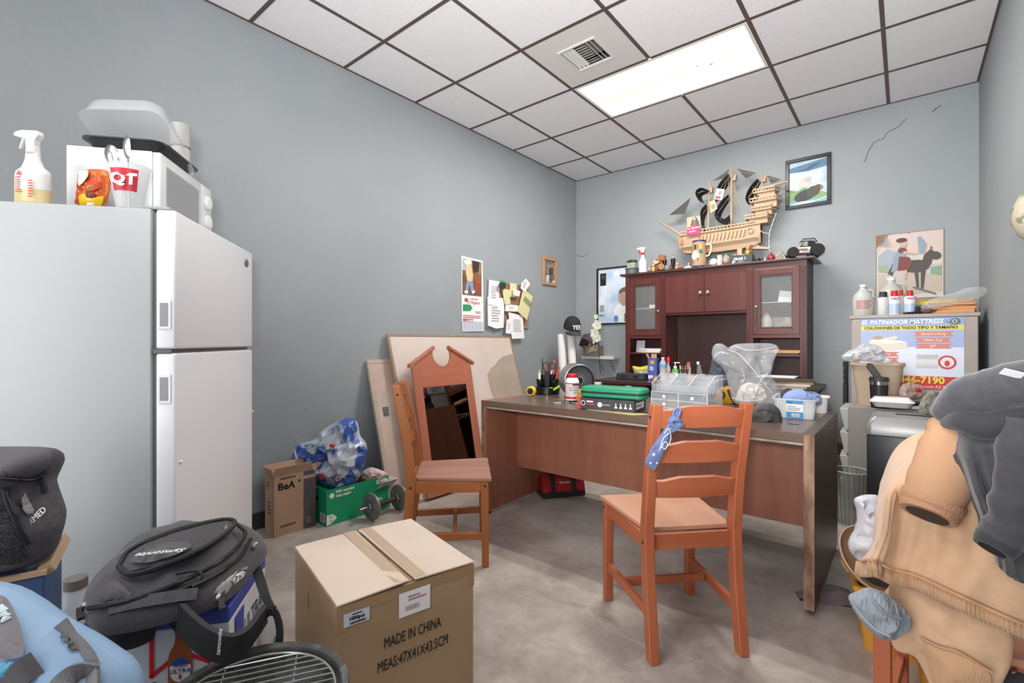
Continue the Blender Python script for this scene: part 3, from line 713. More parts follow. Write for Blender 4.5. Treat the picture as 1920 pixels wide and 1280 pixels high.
cup = thing('plastic_cup', 'clear plastic cup with red QT logo holding two spoons and a straw', 'cup', (p_.x, p_.y, FZ), YAW)
MB().lathe([(0.032, 0.001), (0.034, 0.004), (0.054, 0.132), (0.056, 0.135), (0.0535, 0.133), (0.033, 0.006)], 32, cap=False).lathe([(0.0001, 0.002), (0.033, 0.002)], 24, cap=False).build('cup_wall', CLEAR2, cup, sm=40)
def onc(a, z, off=0.0012):
    r = 0.034 + 0.02 * (z - 0.004) / 0.128 + off; return (r * math.sin(a), -r * math.cos(a), z)
lg = MB().grid(lambda u, v: onc(-0.40 + 1.5 * u, 0.050 + 0.066 * v), 16, 2).build('logo_panel', mat('logo_red', 'c2283c', r=0.4), cup, sm=180)
LM = frame(onc(0.36, 0.083, 0.004), (math.cos(0.36), math.sin(0.36), 0), (math.sin(0.36), -math.cos(0.36), 0.12))
text('QT', 0.047, LM, WHITE, cup, bold=0.002)
sp1 = thing('spoon', 'steel spoon leaning left out of the plastic cup', 'spoon', (p_.x, p_.y, FZ + 0.003), YAW, 'spoons in the cup')
def spoon(t, tip, ang, rzl):
    q = MB(); a = V((0.0, 0.0, 0.004)); b = V(tip)
    q.tube(bez([a, a.lerp(b, 0.5), b], 10), [0.004] * 11, 6, sx=0.6)
    q.build('handle', CHROME, t, sm=60)
    ax = (b - a).normalized()
    xx = ax.cross(V((0, 1, 0))).normalized(); yy = ax.cross(xx)
    xx, yy = xx * math.cos(rzl) + yy * math.sin(rzl), yy * math.cos(rzl) - xx * math.sin(rzl)
    c = b + ax * 0.034
    Mb = Matrix(((xx.x, yy.x, ax.x, c.x), (xx.y, yy.y, ax.y, c.y), (xx.z, yy.z, ax.z, c.z), (0, 0, 0, 1)))
    MB(Mb).grid(lambda u, v: (0.021 * math.cos(2 * PI * u) * v, 0.010 * (1 - v * v), 0.037 * math.sin(2 * PI * u) * v), 20, 6, th=0.001).build('bowl', CHROME, t, sm=60)
spoon(sp1, (-0.052, 0.01, 0.142), 0, 0.25)
sp2 = thing('spoon', 'steel spoon standing upright in the plastic cup', 'spoon', (p_.x, p_.y, FZ + 0.003), YAW, 'spoons in the cup')
spoon(sp2, (0.010, -0.02, 0.150), 0, -0.5)
MB(rotm(loc=(0, 0, 0))).cyl((-0.012, 0.01, 0.004), (-0.05, -0.005, 0.195), 0.005, n=10).build('drinking_straw', WHITE, None, sm=60)
o = bpy.data.objects['drinking_straw']; o.location = (p_.x, p_.y, FZ + 0.003); o.rotation_euler = (0, 0, YAW); tag(o, 'white straw sticking out of the plastic cup', 'straw')
# ------------------------------------------------------------------ on the microwave: take-out tray with clear lid, aerosol can
tk = thing('takeout_container', 'black take-out tray with its clear lid propped open on the microwave', 'container', fr_world(0.085, -0.22, FZ + 0.2335), FRZ)
def rrect(w, h, r, z, n=6):
    out = []
    for cx, cy, a0 in ((w - r, h - r, 0), (-w + r, h - r, PI / 2), (-w + r, -h + r, PI), (w - r, -h + r, 3 * PI / 2)):
        for i in range(n + 1): out.append((cx + r * math.cos(a0 + PI / 2 * i / n), cy + r * math.sin(a0 + PI / 2 * i / n), z))
    return out
q = MB(); q.loft([rrect(0.13, 0.10, 0.03, 0.0), rrect(0.145, 0.115, 0.04, 0.022), rrect(0.155, 0.125, 0.045, 0.024), rrect(0.155, 0.125, 0.045, 0.028), rrect(0.14, 0.11, 0.04, 0.027), rrect(0.128, 0.098, 0.03, 0.004)])
q.build('tray', mat('black_tray', '2a2a2c', r=0.35), tk, sm=40)
MLD = rotm(0.10, -0.42, 0, (0.02, 0, 0.075))
q = MB(MLD); q.loft([rrect(0.155, 0.125, 0.045, -0.03), rrect(0.148, 0.118, 0.045, -0.026), rrect(0.14, 0.11, 0.05, 0.03), rrect(0.12, 0.09, 0.05, 0.052), rrect(0.06, 0.04, 0.03, 0.058)], cap=True)
q.build('clear_lid', mat('lid_clear', 'dfe3e8', r=0.15, al=0.3), tk, sm=40)
p_ = at(338, 300, 1.93)
ac = thing('aerosol_can', 'aerosol can with grey cap standing on the back of the microwave', 'can', (p_.x, p_.y, FZ + 0.2335), YAW)
MB().lathe([(0.032, 0), (0.034, 0.003), (0.034, 0.125), (0.03, 0.138)], 24).build('can_body', mat('can_pale', 'c5c4c2', r=0.35, c2='b9a9a4', vs=20), ac, sm=40)
MB().lathe([(0.0345, 0.02), (0.0345, 0.07)], 24, cap=False).build('red_band', mat('can_red', 'b8605c', r=0.4), ac, sm=60)
MB().lathe([(0.037, 0.138), (0.036, 0.222), (0.033, 0.228), (0.001, 0.228)], 24).build('cap', mat('cap_grey', '9b9a98', r=0.45), ac, sm=40)

# ================================================================== left foreground
FAB = mat('black_nylon', '38363a', r=0.72, c2='423f43', vs=120, bump=0.25, bs=300, sheen=0.2); FAB2 = mat('black_webbing', '2a292b', r=0.75, bump=0.3, bs=400)
FABL = mat('worn_black_nylon', '4b484b', r=0.7, c2='57545a', vs=60, bump=0.2, bs=260); ZIP = mat('zip_black', '1d1d1f', r=0.5)
PULL = mat('zip_pull_metal', 'a9a49c', r=0.35, met=0.9)
# blue carton, then the black bag on it
bx = thing('blue_box', 'navy blue cardboard box under the black bag at the left edge', 'box', at(83, 641, 1.10) - V((0, 0, CH)), YAW + 0.62)
MB().box(-0.36, 0, 0, 0.22, 0.0, 0.585).build('carton', mat('navy_card', '33486b', r=0.6, c2='3b5176', vs=8), bx, bevel=0.003)
MB(rotm(0.0, 0, 0)).box(-0.36, 0.004, -0.004, 0.012, 0.586, 0.596).build('torn_flap', CARD, bx)
MB(rotm(0.0, -0.5, 0, (0.006, 0.02, 0.585))).box(-0.012, 0.012, -0.01, 0.2, -0.003, 0.02).build('torn_flap', CARD, bx)
text('ER', 0.035, frame((-0.052, -0.0012, 0.475), (1, 0, 0), (0, -1, 0)), WHITE, bx, sx=0.95)
bb = Soft('black_bag', 'grey-black nylon bag with mesh pocket standing on the blue box', 'bag', 1.12,
          [(-90, 850), (-40, 838), (85, 838), (102, 850), (92, 885), (84, 900), (108, 985), (98, 1020), (85, 1050), (40, 1066), (-40, 1070), (-110, 1070), (-120, 950)], (-10, 955), 0.12, 0.10, m=FABL, amp=0.010, fs=9, base=0.597)
bb.patch('top_flap', [(-95, 848), (-40, 836), (85, 838), (100, 850), (94, 880), (70, 895), (0, 893), (-95, 890)], mat('flap_nylon', '57545a', r=0.75, bump=0.2, bs=260), 0.016)
bb.cord('zip', [(-80, 893), (0, 897), (60, 899), (88, 884)], 0.004, ZIP, 0.018)
bb.cord('zip', [(8, 915), (18, 950), (34, 990), (52, 1020)], 0.006, ZIP, 0.010)
bb.patch('mesh_pocket', [(-90, 955), (-10, 940), (20, 965), (46, 1025), (52, 1052), (20, 1060), (-90, 1062)], mat('mesh_black', '2e2d30', r=0.8, c2='49484c', vs=220, lo=0.45, hi=0.55, bump=0.6, bs=200), 0.008)
bb.patch('logo_plate', [(39, 935), (47, 923), (64, 955), (62, 962), (52, 965)], mat('logo_grey', '8b8a8c', r=0.6), 0.010, sm=0)
bb.write('FERMED', 64, 972, 0.019, WHITE, 0.75, 0.034)
bb.band('zip_pull', [(10, 920), (14, 935), (30, 962)], 0.007, ZIP, 0.02)
bb.band('side_strap', [(76, 890), (80, 905), (85, 925)], 0.006, FAB2, 0.02)
# light blue duffel standing at the very front
DB = mat('light_blue_nylon', '8aa6c4', r=0.55, c2='7f9cbc', vs=10, bump=0.05, bs=120)
du = Soft('duffel_bag', 'light blue gym bag with grey webbing handles at the bottom left corner', 'bag', 0.86,
          [(-160, 1110), (-60, 1085), (20, 1100), (58, 1126), (110, 1162), (185, 1207), (240, 1245), (262, 1300), (230, 1450), (210, 1700), (190, 1815), (-160, 1815), (-200, 1400)], (30, 1420), 0.13, 0.10, m=DB, amp=0.010, fs=8, seed=4, base=0.0)
GW = mat('grey_webbing', '6a6a6e', r=0.8, bump=0.3, bs=300)
du.patch('grey_panel', [(-25, 1128), (4, 1112), (20, 1130), (38, 1170), (48, 1228), (20, 1236), (-25, 1232)], mat('grey_panel', '77757a', r=0.75), 0.020, sm=1)
for k, pts in enumerate(([(4, 1131), (18, 1142), (10, 1138)], [(8, 1140), (22, 1152), (14, 1149)], [(11, 1150), (25, 1158), (16, 1157)])): du.patch('white_mark', pts, mat('pale_print', 'c7dbe0', r=0.6), 0.032, sm=0, n=12)
du.band('handle_strap', [(112, 1168), (130, 1195), (150, 1215), (168, 1240), (172, 1275), (168, 1320)], 0.014, GW, 0.014)
du.patch('handle_wrap', [(112, 1163), (126, 1170), (160, 1200), (155, 1222), (135, 1205), (118, 1182)], GW, 0.014)
du.band('side_strap', [(70, 1240), (35, 1265), (-10, 1310), (-50, 1370)], 0.02, mat('dark_webbing', '4d4b4f', r=0.8), 0.010)
du.band('side_strap', [(180, 1262), (150, 1262), (120, 1280), (80, 1330)], 0.018, GW, 0.012)
du.patch('teal_panel', [(-25, 1242), (25, 1240), (34, 1240), (10, 1268), (-25, 1300)], mat('teal_nylon', '4f93b4', r=0.5), 0.014, sm=0)
# beer case
bc = thing('beer_case', 'white and blue beer carton with bottle picture under the black backpack', 'box', _F * 1.148 + _R * -0.678, YAW + math.radians(12))
BW_ = mat('case_white', 'd3d5d8', r=0.45, c2='c6c8cc', vs=5); BN = mat('case_blue', '3a48a0', r=0.45)
MB().box(-0.30, 0, 0, 0.29, 0.0, 0.448).build('carton', BW_, bc, bevel=0.002)
MB().box(-0.3005, 0.0008, -0.0008, 0.2908, 0.4485, 0.485).build('blue_top', BN, bc, bevel=0.003)
fz = frame((0, -0.0016, 0), (1, 0, 0), (0, -1, 0))
RD = mat('case_red', 'cf2030', r=0.5)
q = MB(fz)
for a, b in (((-0.163, 0.445), (-0.163, 0.343)), ((-0.163, 0.343), (-0.102, 0.392)), ((-0.102, 0.392), (-0.043, 0.362)), ((-0.043, 0.362), (-0.043, 0.445))):
    A, B = V((a[0], a[1])), V((b[0], b[1])); t_ = (B - A).normalized(); n_ = V((-t_.y, t_.x)) * 0.005
    q.flat([tuple(A - n_ - t_ * 0.004), tuple(B - n_ + t_ * 0.004), tuple(B + n_ + t_ * 0.004), tuple(A + n_ - t_ * 0.004)])
q.build('red_outline', RD, bc)
AM = mat('amber_print', '8a4420', r=0.4, c2='a45626', vs=12); NVI = mat('navy_ink', '2a3560', r=0.6)
bt = [(-0.024, 0.295), (0.024, 0.295), (0.026, 0.30), (0.026, 0.375), (0.022, 0.395), (0.012, 0.412), (0.010, 0.440), (-0.010, 0.440), (-0.012, 0.412), (-0.022, 0.395), (-0.026, 0.375), (-0.026, 0.30)]
MB(fz).flat([(x - 0.103, z) for x, z in bt], 0.0012).build('bottle_picture', AM, bc)
MB(fz).rect(-0.114, -0.092, 0.434, 0.442, 0.0018).build('bottle_cap_picture', BN, bc)
MB(fz).disc(-0.103, 0.352, 0.0225, 0.029, 0.0018, n=28).build('bottle_label_picture', PAPER, bc)
MB(fz).flat([(-0.103 + 0.022 * math.cos(a), 0.353 + 0.028 * math.sin(a)) for a in [PI * (0.12 + 0.76 * i / 14) for i in range(15)]], 0.0024).build('blue_label_arc', BLUE, bc)
text('ULTRA', 0.015, fz @ Matrix.Translation((-0.103, 0.349, 0.003)), NVI, bc)
text('Michelob', 0.008, fz @ Matrix.Translation((-0.103, 0.361, 0.003)), NVI, bc, shear=0.3)
MB(fz).rect(-0.106, -0.100, 0.330, 0.341, 0.0026).build('red_tab', RD, bc)
text('15', 0.03, fz @ Matrix.Translation((-0.165, 0.318, 0.001)), NVI, bc)
fs_ = frame((0.0016, 0, 0), (0, 1, 0), (1, 0, 0))
text('ULTRA', 0.062, fs_ @ Matrix.Translation((0.175, 0.375, 0.001)), NVI, bc, sx=0.8)
MB(fs_).rect(0.165, 0.175, 0.28, 0.33, 0.001).build('red_tab', RD, bc)
MB(fs_).flat([(x * 0.8 + 0.06, z * 0.95 - 0.02) for x, z in bt], 0.0012).build('bottle_picture', AM, bc)
MB(fs_).flat([(0.035, 0.44), (0.10, 0.44), (0.085, 0.30), (0.075, 0.37), (0.065, 0.33), (0.04, 0.30)], 0.0008).build('blue_ribbon_print', BN, bc)
# backpack lying on the case
bp = Soft('backpack', 'large black backpack lying on the beer carton with loose shoulder strap', 'backpack', 1.09,
          [(151, 1150), (160, 1122), (182, 1100), (223, 1062), (255, 1036), (300, 1022), (345, 1012), (400, 1008), (450, 1010), (490, 1014), (502, 1030), (498, 1046), (478, 1070), (449, 1106), (420, 1132), (385, 1146), (316, 1168), (252, 1184), (200, 1192), (172, 1182)],
          (330, 1085), 0.12, 0.015, slope=(0.505, 0.08), m=FAB, amp=0.012, fs=9, seed=2, rings=14, n=96)
bp.patch('front_panel', [(222, 1060), (240, 1035), (290, 1010), (350, 990), (420, 975), (440, 978), (420, 1000), (370, 1030), (300, 1058), (245, 1070), (225, 1072)], mat('panel_nylon', '434145', r=0.7, bump=0.2, bs=260), 0.020)
bp.cord('panel_seam', [(222, 1062), (240, 1034), (290, 1008), (350, 988), (420, 974), (441, 980), (420, 1002), (370, 1032), (300, 1062), (245, 1076), (222, 1062)], 0.006, FAB2, 0.022, n=60)
bp.patch('logo_patch', [(240, 1052), (262, 1032), (310, 1016), (350, 1013), (362, 1024), (330, 1040), (275, 1056)], mat('rubber_patch', '4c4d51', r=0.5), 0.032)
bp.write('Samsonite', 302, 1035, 0.024, WHITE, math.radians(14 + 180), 0.046, shear=0.3)
bp.cord('zip', [(445, 982), (460, 1000), (440, 1030), (400, 1060), (340, 1090), (270, 1118), (200, 1135), (165, 1140)], 0.005, ZIP, 0.010, n=40)
bp.cord('zip', [(470, 1010), (450, 1045), (400, 1080), (360, 1100)], 0.005, ZIP, 0.010, n=30)
bp.patch('side_pocket', [(182, 1104), (215, 1082), (245, 1110), (246, 1122), (215, 1122), (190, 1128)], FABL, 0.012)
bp.cord('fold_seam', [(330, 1075), (370, 1070), (376, 1085), (340, 1105), (300, 1120)], 0.004, FAB2, 0.010)
bp.band('side_compression_strap', [(205, 1140), (260, 1128), (320, 1118), (370, 1112)], 0.012, FABL, 0.012, ref=(0, -1, 0.6))
for u, v in ((425, 985), (480, 1018), (412, 1115), (158, 1132)):
    bp.cord('zip_pull', [(u, v), (u - 3, v + 5), (u - 5, v + 10)], 0.005, PULL, 0.014, n=6)
for u, v in ((416, 1122), (150, 1140)):
    bp.band('zip_tab', [(u, v), (u - 1, v + 10), (u + 2, v + 20)], 0.006, FAB2, 0.016, ref=(1, 0, 0), n=6)
bp.patch('open_pocket_lining', [(395, 1122), (420, 1090), (450, 1066), (468, 1058), (452, 1084), (425, 1112), (405, 1126)], mat('lining_grey', '9a9a98', r=0.6), 0.004)
bp.patch('care_label', [(436, 1090), (446, 1077), (462, 1072), (456, 1082), (444, 1092)], PAPER, 0.010, sm=0)
SM = wloc(bp.t)
def strap_world(name, pts, w, th, refs, m, n=36):
    return MB(SM).strip(bez([at(u, v, d) for u, v, d in pts], n), w, th, refs).build(name, m, bp.t, sm=60)
strap_world('shoulder_strap', [(318, 1130, 1.10), (345, 1165, 1.06), (385, 1200, 1.03), (425, 1215, 1.03), (455, 1205, 1.05), (480, 1175, 1.09), (497, 1150, 1.12)], 0.032, 0.006, (0.25, 0.1, 1.0), FAB2)
strap_world('strap_webbing', [(480, 1062, 1.30), (492, 1100, 1.17), (505, 1135, 1.13), (514, 1146, 1.12)], 0.012, 0.0015, (0.7, 0.3, 0.5), FAB2)
strap_world('strap_webbing', [(497, 1152, 1.12), (514, 1146, 1.12), (524, 1175, 1.12), (524, 1212, 1.12)], 0.008, 0.0015, (0.7, 0.6, 0.1), FAB2)
strap_world('lower_strap', [(185, 1190, 1.07), (220, 1195, 1.04), (255, 1190, 1.05), (290, 1175, 1.09)], 0.026, 0.006, (0.1, 0.1, 1.0), FAB2)
text('samsonite', 0.014, SM @ Matrix.Translation(at(411, 1203, 1.018)) @ frame((0, 0, 0), V((0, 0, 1)) + _R * 0.1, -_F), WHITE, bp.t)
# clear jug behind the backpack
jg = thing('plastic_jug', 'clear plastic jug with grey cap partly hidden behind the backpack', 'jug', (lambda p: (p.x, p.y, 0))(at(142, 1200, 1.37)), YAW)
MB().lathe([(0.045, 0), (0.05, 0.006), (0.05, 0.30), (0.045, 0.35), (0.03, 0.39), (0.024, 0.42)], 24).build('jug_body', CLEAR2, jg, sm=40)
MB().lathe([(0.027, 0.418), (0.027, 0.445), (0.024, 0.448), (0.001, 0.448)], 18).build('cap', mat('jug_cap', '7d7570', r=0.5), jg, sm=40)
# bag of bottles right of the case
pb = Soft('plastic_bag', 'clear plastic bag with a green label beside the beer carton', 'bag', 1.37, [(488, 1150), (505, 1140), (525, 1165), (530, 1215), (528, 1300), (522, 1375), (500, 1375), (492, 1250), (488, 1180)], (508, 1260), 0.025, 0.025, m=CLEAR2, amp=0.008, fs=16, base=0.0)
pb.patch('green_label', [(512, 1200), (520, 1185), (522, 1215), (513, 1216)], GREEN, 0.006)
# portable grill with wire grate
gp = _F * 0.93 + _R * -0.505
gr = thing('portable_grill', 'round portable grill with silver wire grate at the bottom edge', 'grill', (gp.x, gp.y, 0), YAW + 0.35)
KET = mat('kettle_enamel', '3c3d3c', r=0.25, c2='6a6a66', vs=25, lo=0.45, hi=0.75)
MB().lathe([(0.05, 0.28), (0.11, 0.30), (0.155, 0.35), (0.172, 0.41), (0.180, 0.422), (0.178, 0.428), (0.166, 0.424), (0.160, 0.40), (0.14, 0.345), (0.10, 0.31), (0.04, 0.295)], 48, cap=False).lathe([(0.0001, 0.284), (0.051, 0.281)], 24, cap=False).build('kettle_bowl', KET, gr, sm=50)
RB = mat('grate_chrome', 'bdbcb8', r=0.28, met=0.9)
MB().tube([(0.152 * math.cos(a), 0.152 * math.sin(a), 0.418) for a in [2 * PI * i / 48 for i in range(48)]], 0.003, 6, closed=True).build('grate_rim', RB, gr, sm=60)
for i in range(-7, 8):
    y = i * 0.019; x = math.sqrt(max(0.152 ** 2 - y * y, 0)) - 0.001
    MB().cyl((-x, y, 0.4185), (x, y, 0.4185), 0.0021, n=6).build('grate_bar', RB, gr, sm=60)
for x in (-0.07, 0.07):
    y = math.sqrt(0.152 ** 2 - x * x); MB().cyl((x, -y, 0.4145), (x, y, 0.4145), 0.0022, n=6).build('cross_bar', RB, gr, sm=60)
for a in (0.5, 2.6, 4.7): MB().cyl((0.12 * math.cos(a), 0.12 * math.sin(a), 0.32), (0.17 * math.cos(a), 0.17 * math.sin(a), 0.0), 0.007, n=8).build('leg', STEEL, gr, sm=60)
MB().sph((-0.02, 0.171, 0.404), 0.008, 8, 6).build('bolt', STEEL, gr, sm=60)
# ================================================================== mid-floor boxes
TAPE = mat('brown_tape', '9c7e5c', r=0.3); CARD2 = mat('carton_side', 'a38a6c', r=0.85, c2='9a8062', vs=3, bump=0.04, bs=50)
CTOP = mat('carton_top', 'c9baac', r=0.85, c2='c1af9f', vs=3, bump=0.04, bs=50)  # top flaps paler than the sides: overhead light put into the colour
ct = thing('shipping_carton', 'large brown shipping carton marked MADE IN CHINA in the foreground', 'box', (-1.319, 0.935, 0), math.radians(-13.5))
hx, hy = 0.226, 0.212
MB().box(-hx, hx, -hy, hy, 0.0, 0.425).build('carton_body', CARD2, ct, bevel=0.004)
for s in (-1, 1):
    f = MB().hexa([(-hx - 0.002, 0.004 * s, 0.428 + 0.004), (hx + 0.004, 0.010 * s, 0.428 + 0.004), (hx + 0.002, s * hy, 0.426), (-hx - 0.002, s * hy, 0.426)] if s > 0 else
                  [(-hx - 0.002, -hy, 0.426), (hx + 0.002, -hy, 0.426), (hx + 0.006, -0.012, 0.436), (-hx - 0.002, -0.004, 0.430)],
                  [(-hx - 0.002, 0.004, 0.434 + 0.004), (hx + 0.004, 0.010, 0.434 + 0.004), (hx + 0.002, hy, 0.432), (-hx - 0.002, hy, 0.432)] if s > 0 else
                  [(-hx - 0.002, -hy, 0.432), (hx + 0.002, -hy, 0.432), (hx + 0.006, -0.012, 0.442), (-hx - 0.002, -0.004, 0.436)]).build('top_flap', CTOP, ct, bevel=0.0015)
    y0, y1 = (0.012, 0.048) if s > 0 else (-0.050, -0.013)
    z_ = (0.4385, 0.4382) if s > 0 else (0.4385, 0.4415)
    MB().add([(-hx, y0, z_[0] - 0.001), (hx - 0.002, y0, z_[1] - 0.001), (hx - 0.002, y1, z_[1]), (-hx, y1, z_[0])] if s < 0 else [(-hx, y0, 0.4388), (hx - 0.002, y0, 0.4388), (hx - 0.002, y1, 0.4375), (-hx, y1, 0.4375)], [(0, 1, 2, 3)]).build('tape_strip', mat('old_tape', 'b09a84', r=0.4), f)
ff = frame((hx + 0.0012, 0, 0), (0, 1, 0), (1, 0, 0))
for y0, y1 in ((-hy, -hy + 0.03), (hy - 0.02, hy)): MB(ff).rect(y0, y1, 0.355, 0.425, 0.0).build('corner_tape', TAPE, ct)
MB(ff).rect(-hy, hy, 0.397, 0.425, 0.0002).build('edge_tape', TAPE, ct)
text('MADE IN CHINA', 0.043, ff @ Matrix.Translation((0.005, 0.282, 0.001)), INK, ct, sx=0.56)
text('MEAS:47X41X43.5CM', 0.043, ff @ Matrix.Translation((0.008, 0.222, 0.001)), INK, ct, sx=0.56)
lb = MB(ff).rect(-0.04, 0.058, 0.338, 0.407, 0.0012).build('shipping_label', PAPER, ct)
m_ = MB(ff); lines(m_, -0.012, 0.05, 0.377, 0.395, 2, 0.002, fill=0.5); barcode(m_, -0.02, 0.025, 0.352, 0.366, 0.002); m_.build('label_print', mat('pale_red_print', 'a8787a', r=0.7), lb)
lb = MB(ff).rect(-0.195, -0.125, 0.367, 0.402, 0.0012).build('size_label', mat('pale_blue_label', 'c3cad8', r=0.7), ct)
text('1000pcs', 0.013, ff @ Matrix.Translation((-0.16, 0.385, 0.002)), INK, lb, bold=0.0004); MB(ff).rect(-0.178, -0.135, 0.371, 0.375, 0.002).build('label_line', INK, lb)
MB(ff).rect(-0.172, -0.145, 0.394, 0.397, 0.002).build('label_line', INK, lb)
q = MB(frame((0, -hy - 0.0012, 0), (1, 0, 0), (0, -1, 0)))
q.flat([(-0.06, 0.36), (-0.052, 0.33), (-0.045, 0.30), (-0.055, 0.315)], 0).build('tear_mark', mat('tear_dark', '5e4631', r=0.9), ct)
MB(rotm(loc=(0.14, -0.02, 0.431))).box(-0.08, 0.075, -0.03, 0.03, -0.004, -0.0035).build('inner_flap', CARD, ct)

# BeA carton
be = thing('narrow_carton', 'narrow open cardboard box printed BeA beside the refrigerator', 'box', (-2.843, 1.375, 0))
x0, x1, y0, y1, h = -0.058, 0.058, -0.125, 0.125, 0.345
BCARD = mat('bea_card', 'a88a72', r=0.85, c2='a08069', vs=5)
MB().box(x0, x1, y0, y0 + 0.003, 0, h).box(x0, x1, y1 - 0.003, y1, 0, h).box(x0, x0 + 0.003, y0 + 0.003, y1 - 0.003, 0, h).box(x1 - 0.003, x1, y0 + 0.003, y1 - 0.003, 0, h).box(x0 + 0.003, x1 - 0.003, y0 + 0.003, y1 - 0.003, 0, 0.003).build('carton_walls', BCARD, be)
MB(rotm(0.25, 0, 0, (0, y0, h))).box(x0 + 0.004, x1 - 0.004, -0.003, 0, 0, 0.05).build('flap', BCARD, be)
MB(rotm(0, 0.30, 0, (x1, 0, h))).box(-0.003, 0, y0, y1 - 0.03, 0, 0.055).build('flap', BCARD, be)
MB(rotm(0, -0.6, 0, (x0, 0, h))).box(0, 0.003, y0, y1, 0, 0.055).build('flap', BCARD, be)
MB(rotm(-0.9, 0, 0, (0, y1, h))).box(x0 + 0.004, x1 - 0.004, 0, 0.003, 0, 0.05).build('flap', BCARD, be)
fe = frame((x1 + 0.001, 0, 0), (0, 1, 0), (1, 0, 0))
CHAR = mat('charcoal_print', '4e4a50', r=0.7)
MB(fe).rect(0.048, 0.125, 0.0, 0.30, 0).build('dark_panel', CHAR, be)
MB(fe).rect(0.048, 0.125, 0.32, 0.345, 0).build('dark_panel', CHAR, be)
text('BeA', 0.058, fe @ Matrix.Translation((-0.055, 0.283, 0.0005)), INK, be, bold=0.0015)
MB(fe).disc(0.022, 0.298, 0.007, z=0.0005).build('degree_mark', INK, be)
for z in (0.05, 0.325): MB(fe).rect(-0.09, 0.0, z, z + 0.01, 0.0004).build('print_bar', CHAR, be)
fn = frame((0, y0 - 0.001, 0), (1, 0, 0), (0, -1, 0))
m_ = MB(fn); lines(m_, -0.04, 0.0, 0.26, 0.31, 3, 0, fill=0.5, seed=2); lines(m_, -0.03, 0.02, 0.12, 0.20, 4, 0, fill=0.4, seed=5); m_.build('small_print', CHAR, be)
m_ = MB(fe); lines(m_, 0.065, 0.10, 0.03, 0.07, 4, 0.0005, seed=8); m_.build('small_print', GREY, be)

# green copy-paper box with its contents
gb = thing('paper_box', 'open green copy-paper box with white lettering on the floor', 'box', (-2.835, 1.752, 0))
GC = mat('green_card', '0f8a5c', r=0.6, c2='138f62', vs=6)
gx, gy, gh = 0.125, 0.225, 0.218
MB().box(-gx, gx, -gy, -gy + 0.004, 0, gh).box(-gx, gx, gy - 0.004, gy, 0, gh).box(-gx, -gx + 0.004, -gy + 0.004, gy - 0.004, 0, gh).box(gx - 0.004, gx, -gy + 0.004, gy - 0.004, 0, gh).box(-gx + 0.004, gx - 0.004, -gy + 0.004, gy - 0.004, 0, 0.004).build('box_walls', GC, gb)
fe = frame((gx + 0.001, 0, 0), (0, 1, 0), (1, 0, 0)); fn = frame((0, -gy - 0.001, 0), (1, 0, 0), (0, -1, 0))
text('30% recycled', 0.024, fe @ Matrix.Translation((-0.165, 0.197, 0.0005)), WHITE, gb, align='LEFT', bold=0.0008)
text('copy paper', 0.024, fe @ Matrix.Translation((-0.165, 0.173, 0.0005)), WHITE, gb, align='LEFT', bold=0.0008)
MB(fe).disc(-0.19, 0.180, 0.016, z=0.0005).build('recycle_mark', WHITE, gb)
lg = MB(fe).rect(0.13, 0.21, 0.178, 0.206, 0.0005).build('logo_plate', WHITE, gb); text('STAPLES', 0.019, fe @ Matrix.Translation((0.17, 0.192, 0.001)), mat('staples_red', 'b02030', r=0.6), lg, sx=0.9)
MB(fe).flat([(-0.224, 0.006), (-0.224, 0.068), (-0.185, 0.068), (-0.155, 0.04), (-0.19, 0.012)], 0.0005).build('white_tag', PAPER, gb)
text('92', 0.026, fe @ Matrix.Translation((-0.195, 0.052, 0.001)), GREEN, gb); text('20', 0.026, fe @ Matrix.Translation((-0.195, 0.026, 0.001)), GREEN, gb)
m_ = MB(fe); lines(m_, 0.10, 0.20, 0.04, 0.09, 4, 0.0005, seed=3); m_.build('small_print', WHITE, gb)
m_ = MB(fn); m_.rect(0.055, 0.115, 0.02, 0.075, 0.0004); m_.build('barcode_label', PAPER, gb); m_ = MB(fn); barcode(m_, 0.06, 0.11, 0.025, 0.07, 0.0009); m_.build('barcode', INK, gb)
MB(fn).disc(0.0, 0.155, 0.042, 0.018, 0.0006).build('hand_hole', mat('hole_dark', '2a1c18', r=0.9), gb)
m_ = MB(fn); lines(m_, -0.10, -0.02, 0.03, 0.10, 4, 0.0005, seed=6); m_.build('small_print', GREEN, gb)
bagm = mat('blue_plastic_film', '3f5fae', r=0.22, c2='c3ccd8', vs=7, lo=0.46, hi=0.52, al=0.93, wave=0.5, bump=0.5, bs=14)
pg = Soft('shopping_bag', 'crumpled blue and clear plastic bag bulging out of the green box', 'plastic bag', 3.08,
          [(548, 835), (560, 866), (575, 872), (582, 890), (592, 908), (612, 914), (628, 918), (645, 912), (668, 905), (675, 890), (684, 868), (690, 845), (686, 828), (675, 818), (672, 796), (666, 785), (652, 782), (640, 787), (618, 797), (600, 810), (592, 822), (578, 828)],
          (630, 858), 0.13, 0.03, m=bagm, amp=0.055, fs=11, seed=3, rings=10, n=64, sm=1, base=0.01, jit=0.05, shade=28)
for k, (u, v, a, st) in enumerate(((592, 880, -0.9, 'Chips'), (605, 882, 0.3, 'Ahoy!'), (632, 860, 0.5, 'Chips'), (612, 835, -0.2, 'Chips'), (658, 845, 1.1, 'Ahoy!'), (640, 893, 0.6, 'Chips'))):
    pg.write(st, u, v, 0.036, WHITE, a, 0.05)
for pts in ([(598, 885), (612, 892), (606, 897), (596, 890)], [(618, 832), (628, 832), (627, 839), (618, 838)]): pg.patch('red_print', pts, RED, 0.05, sm=0, n=12)
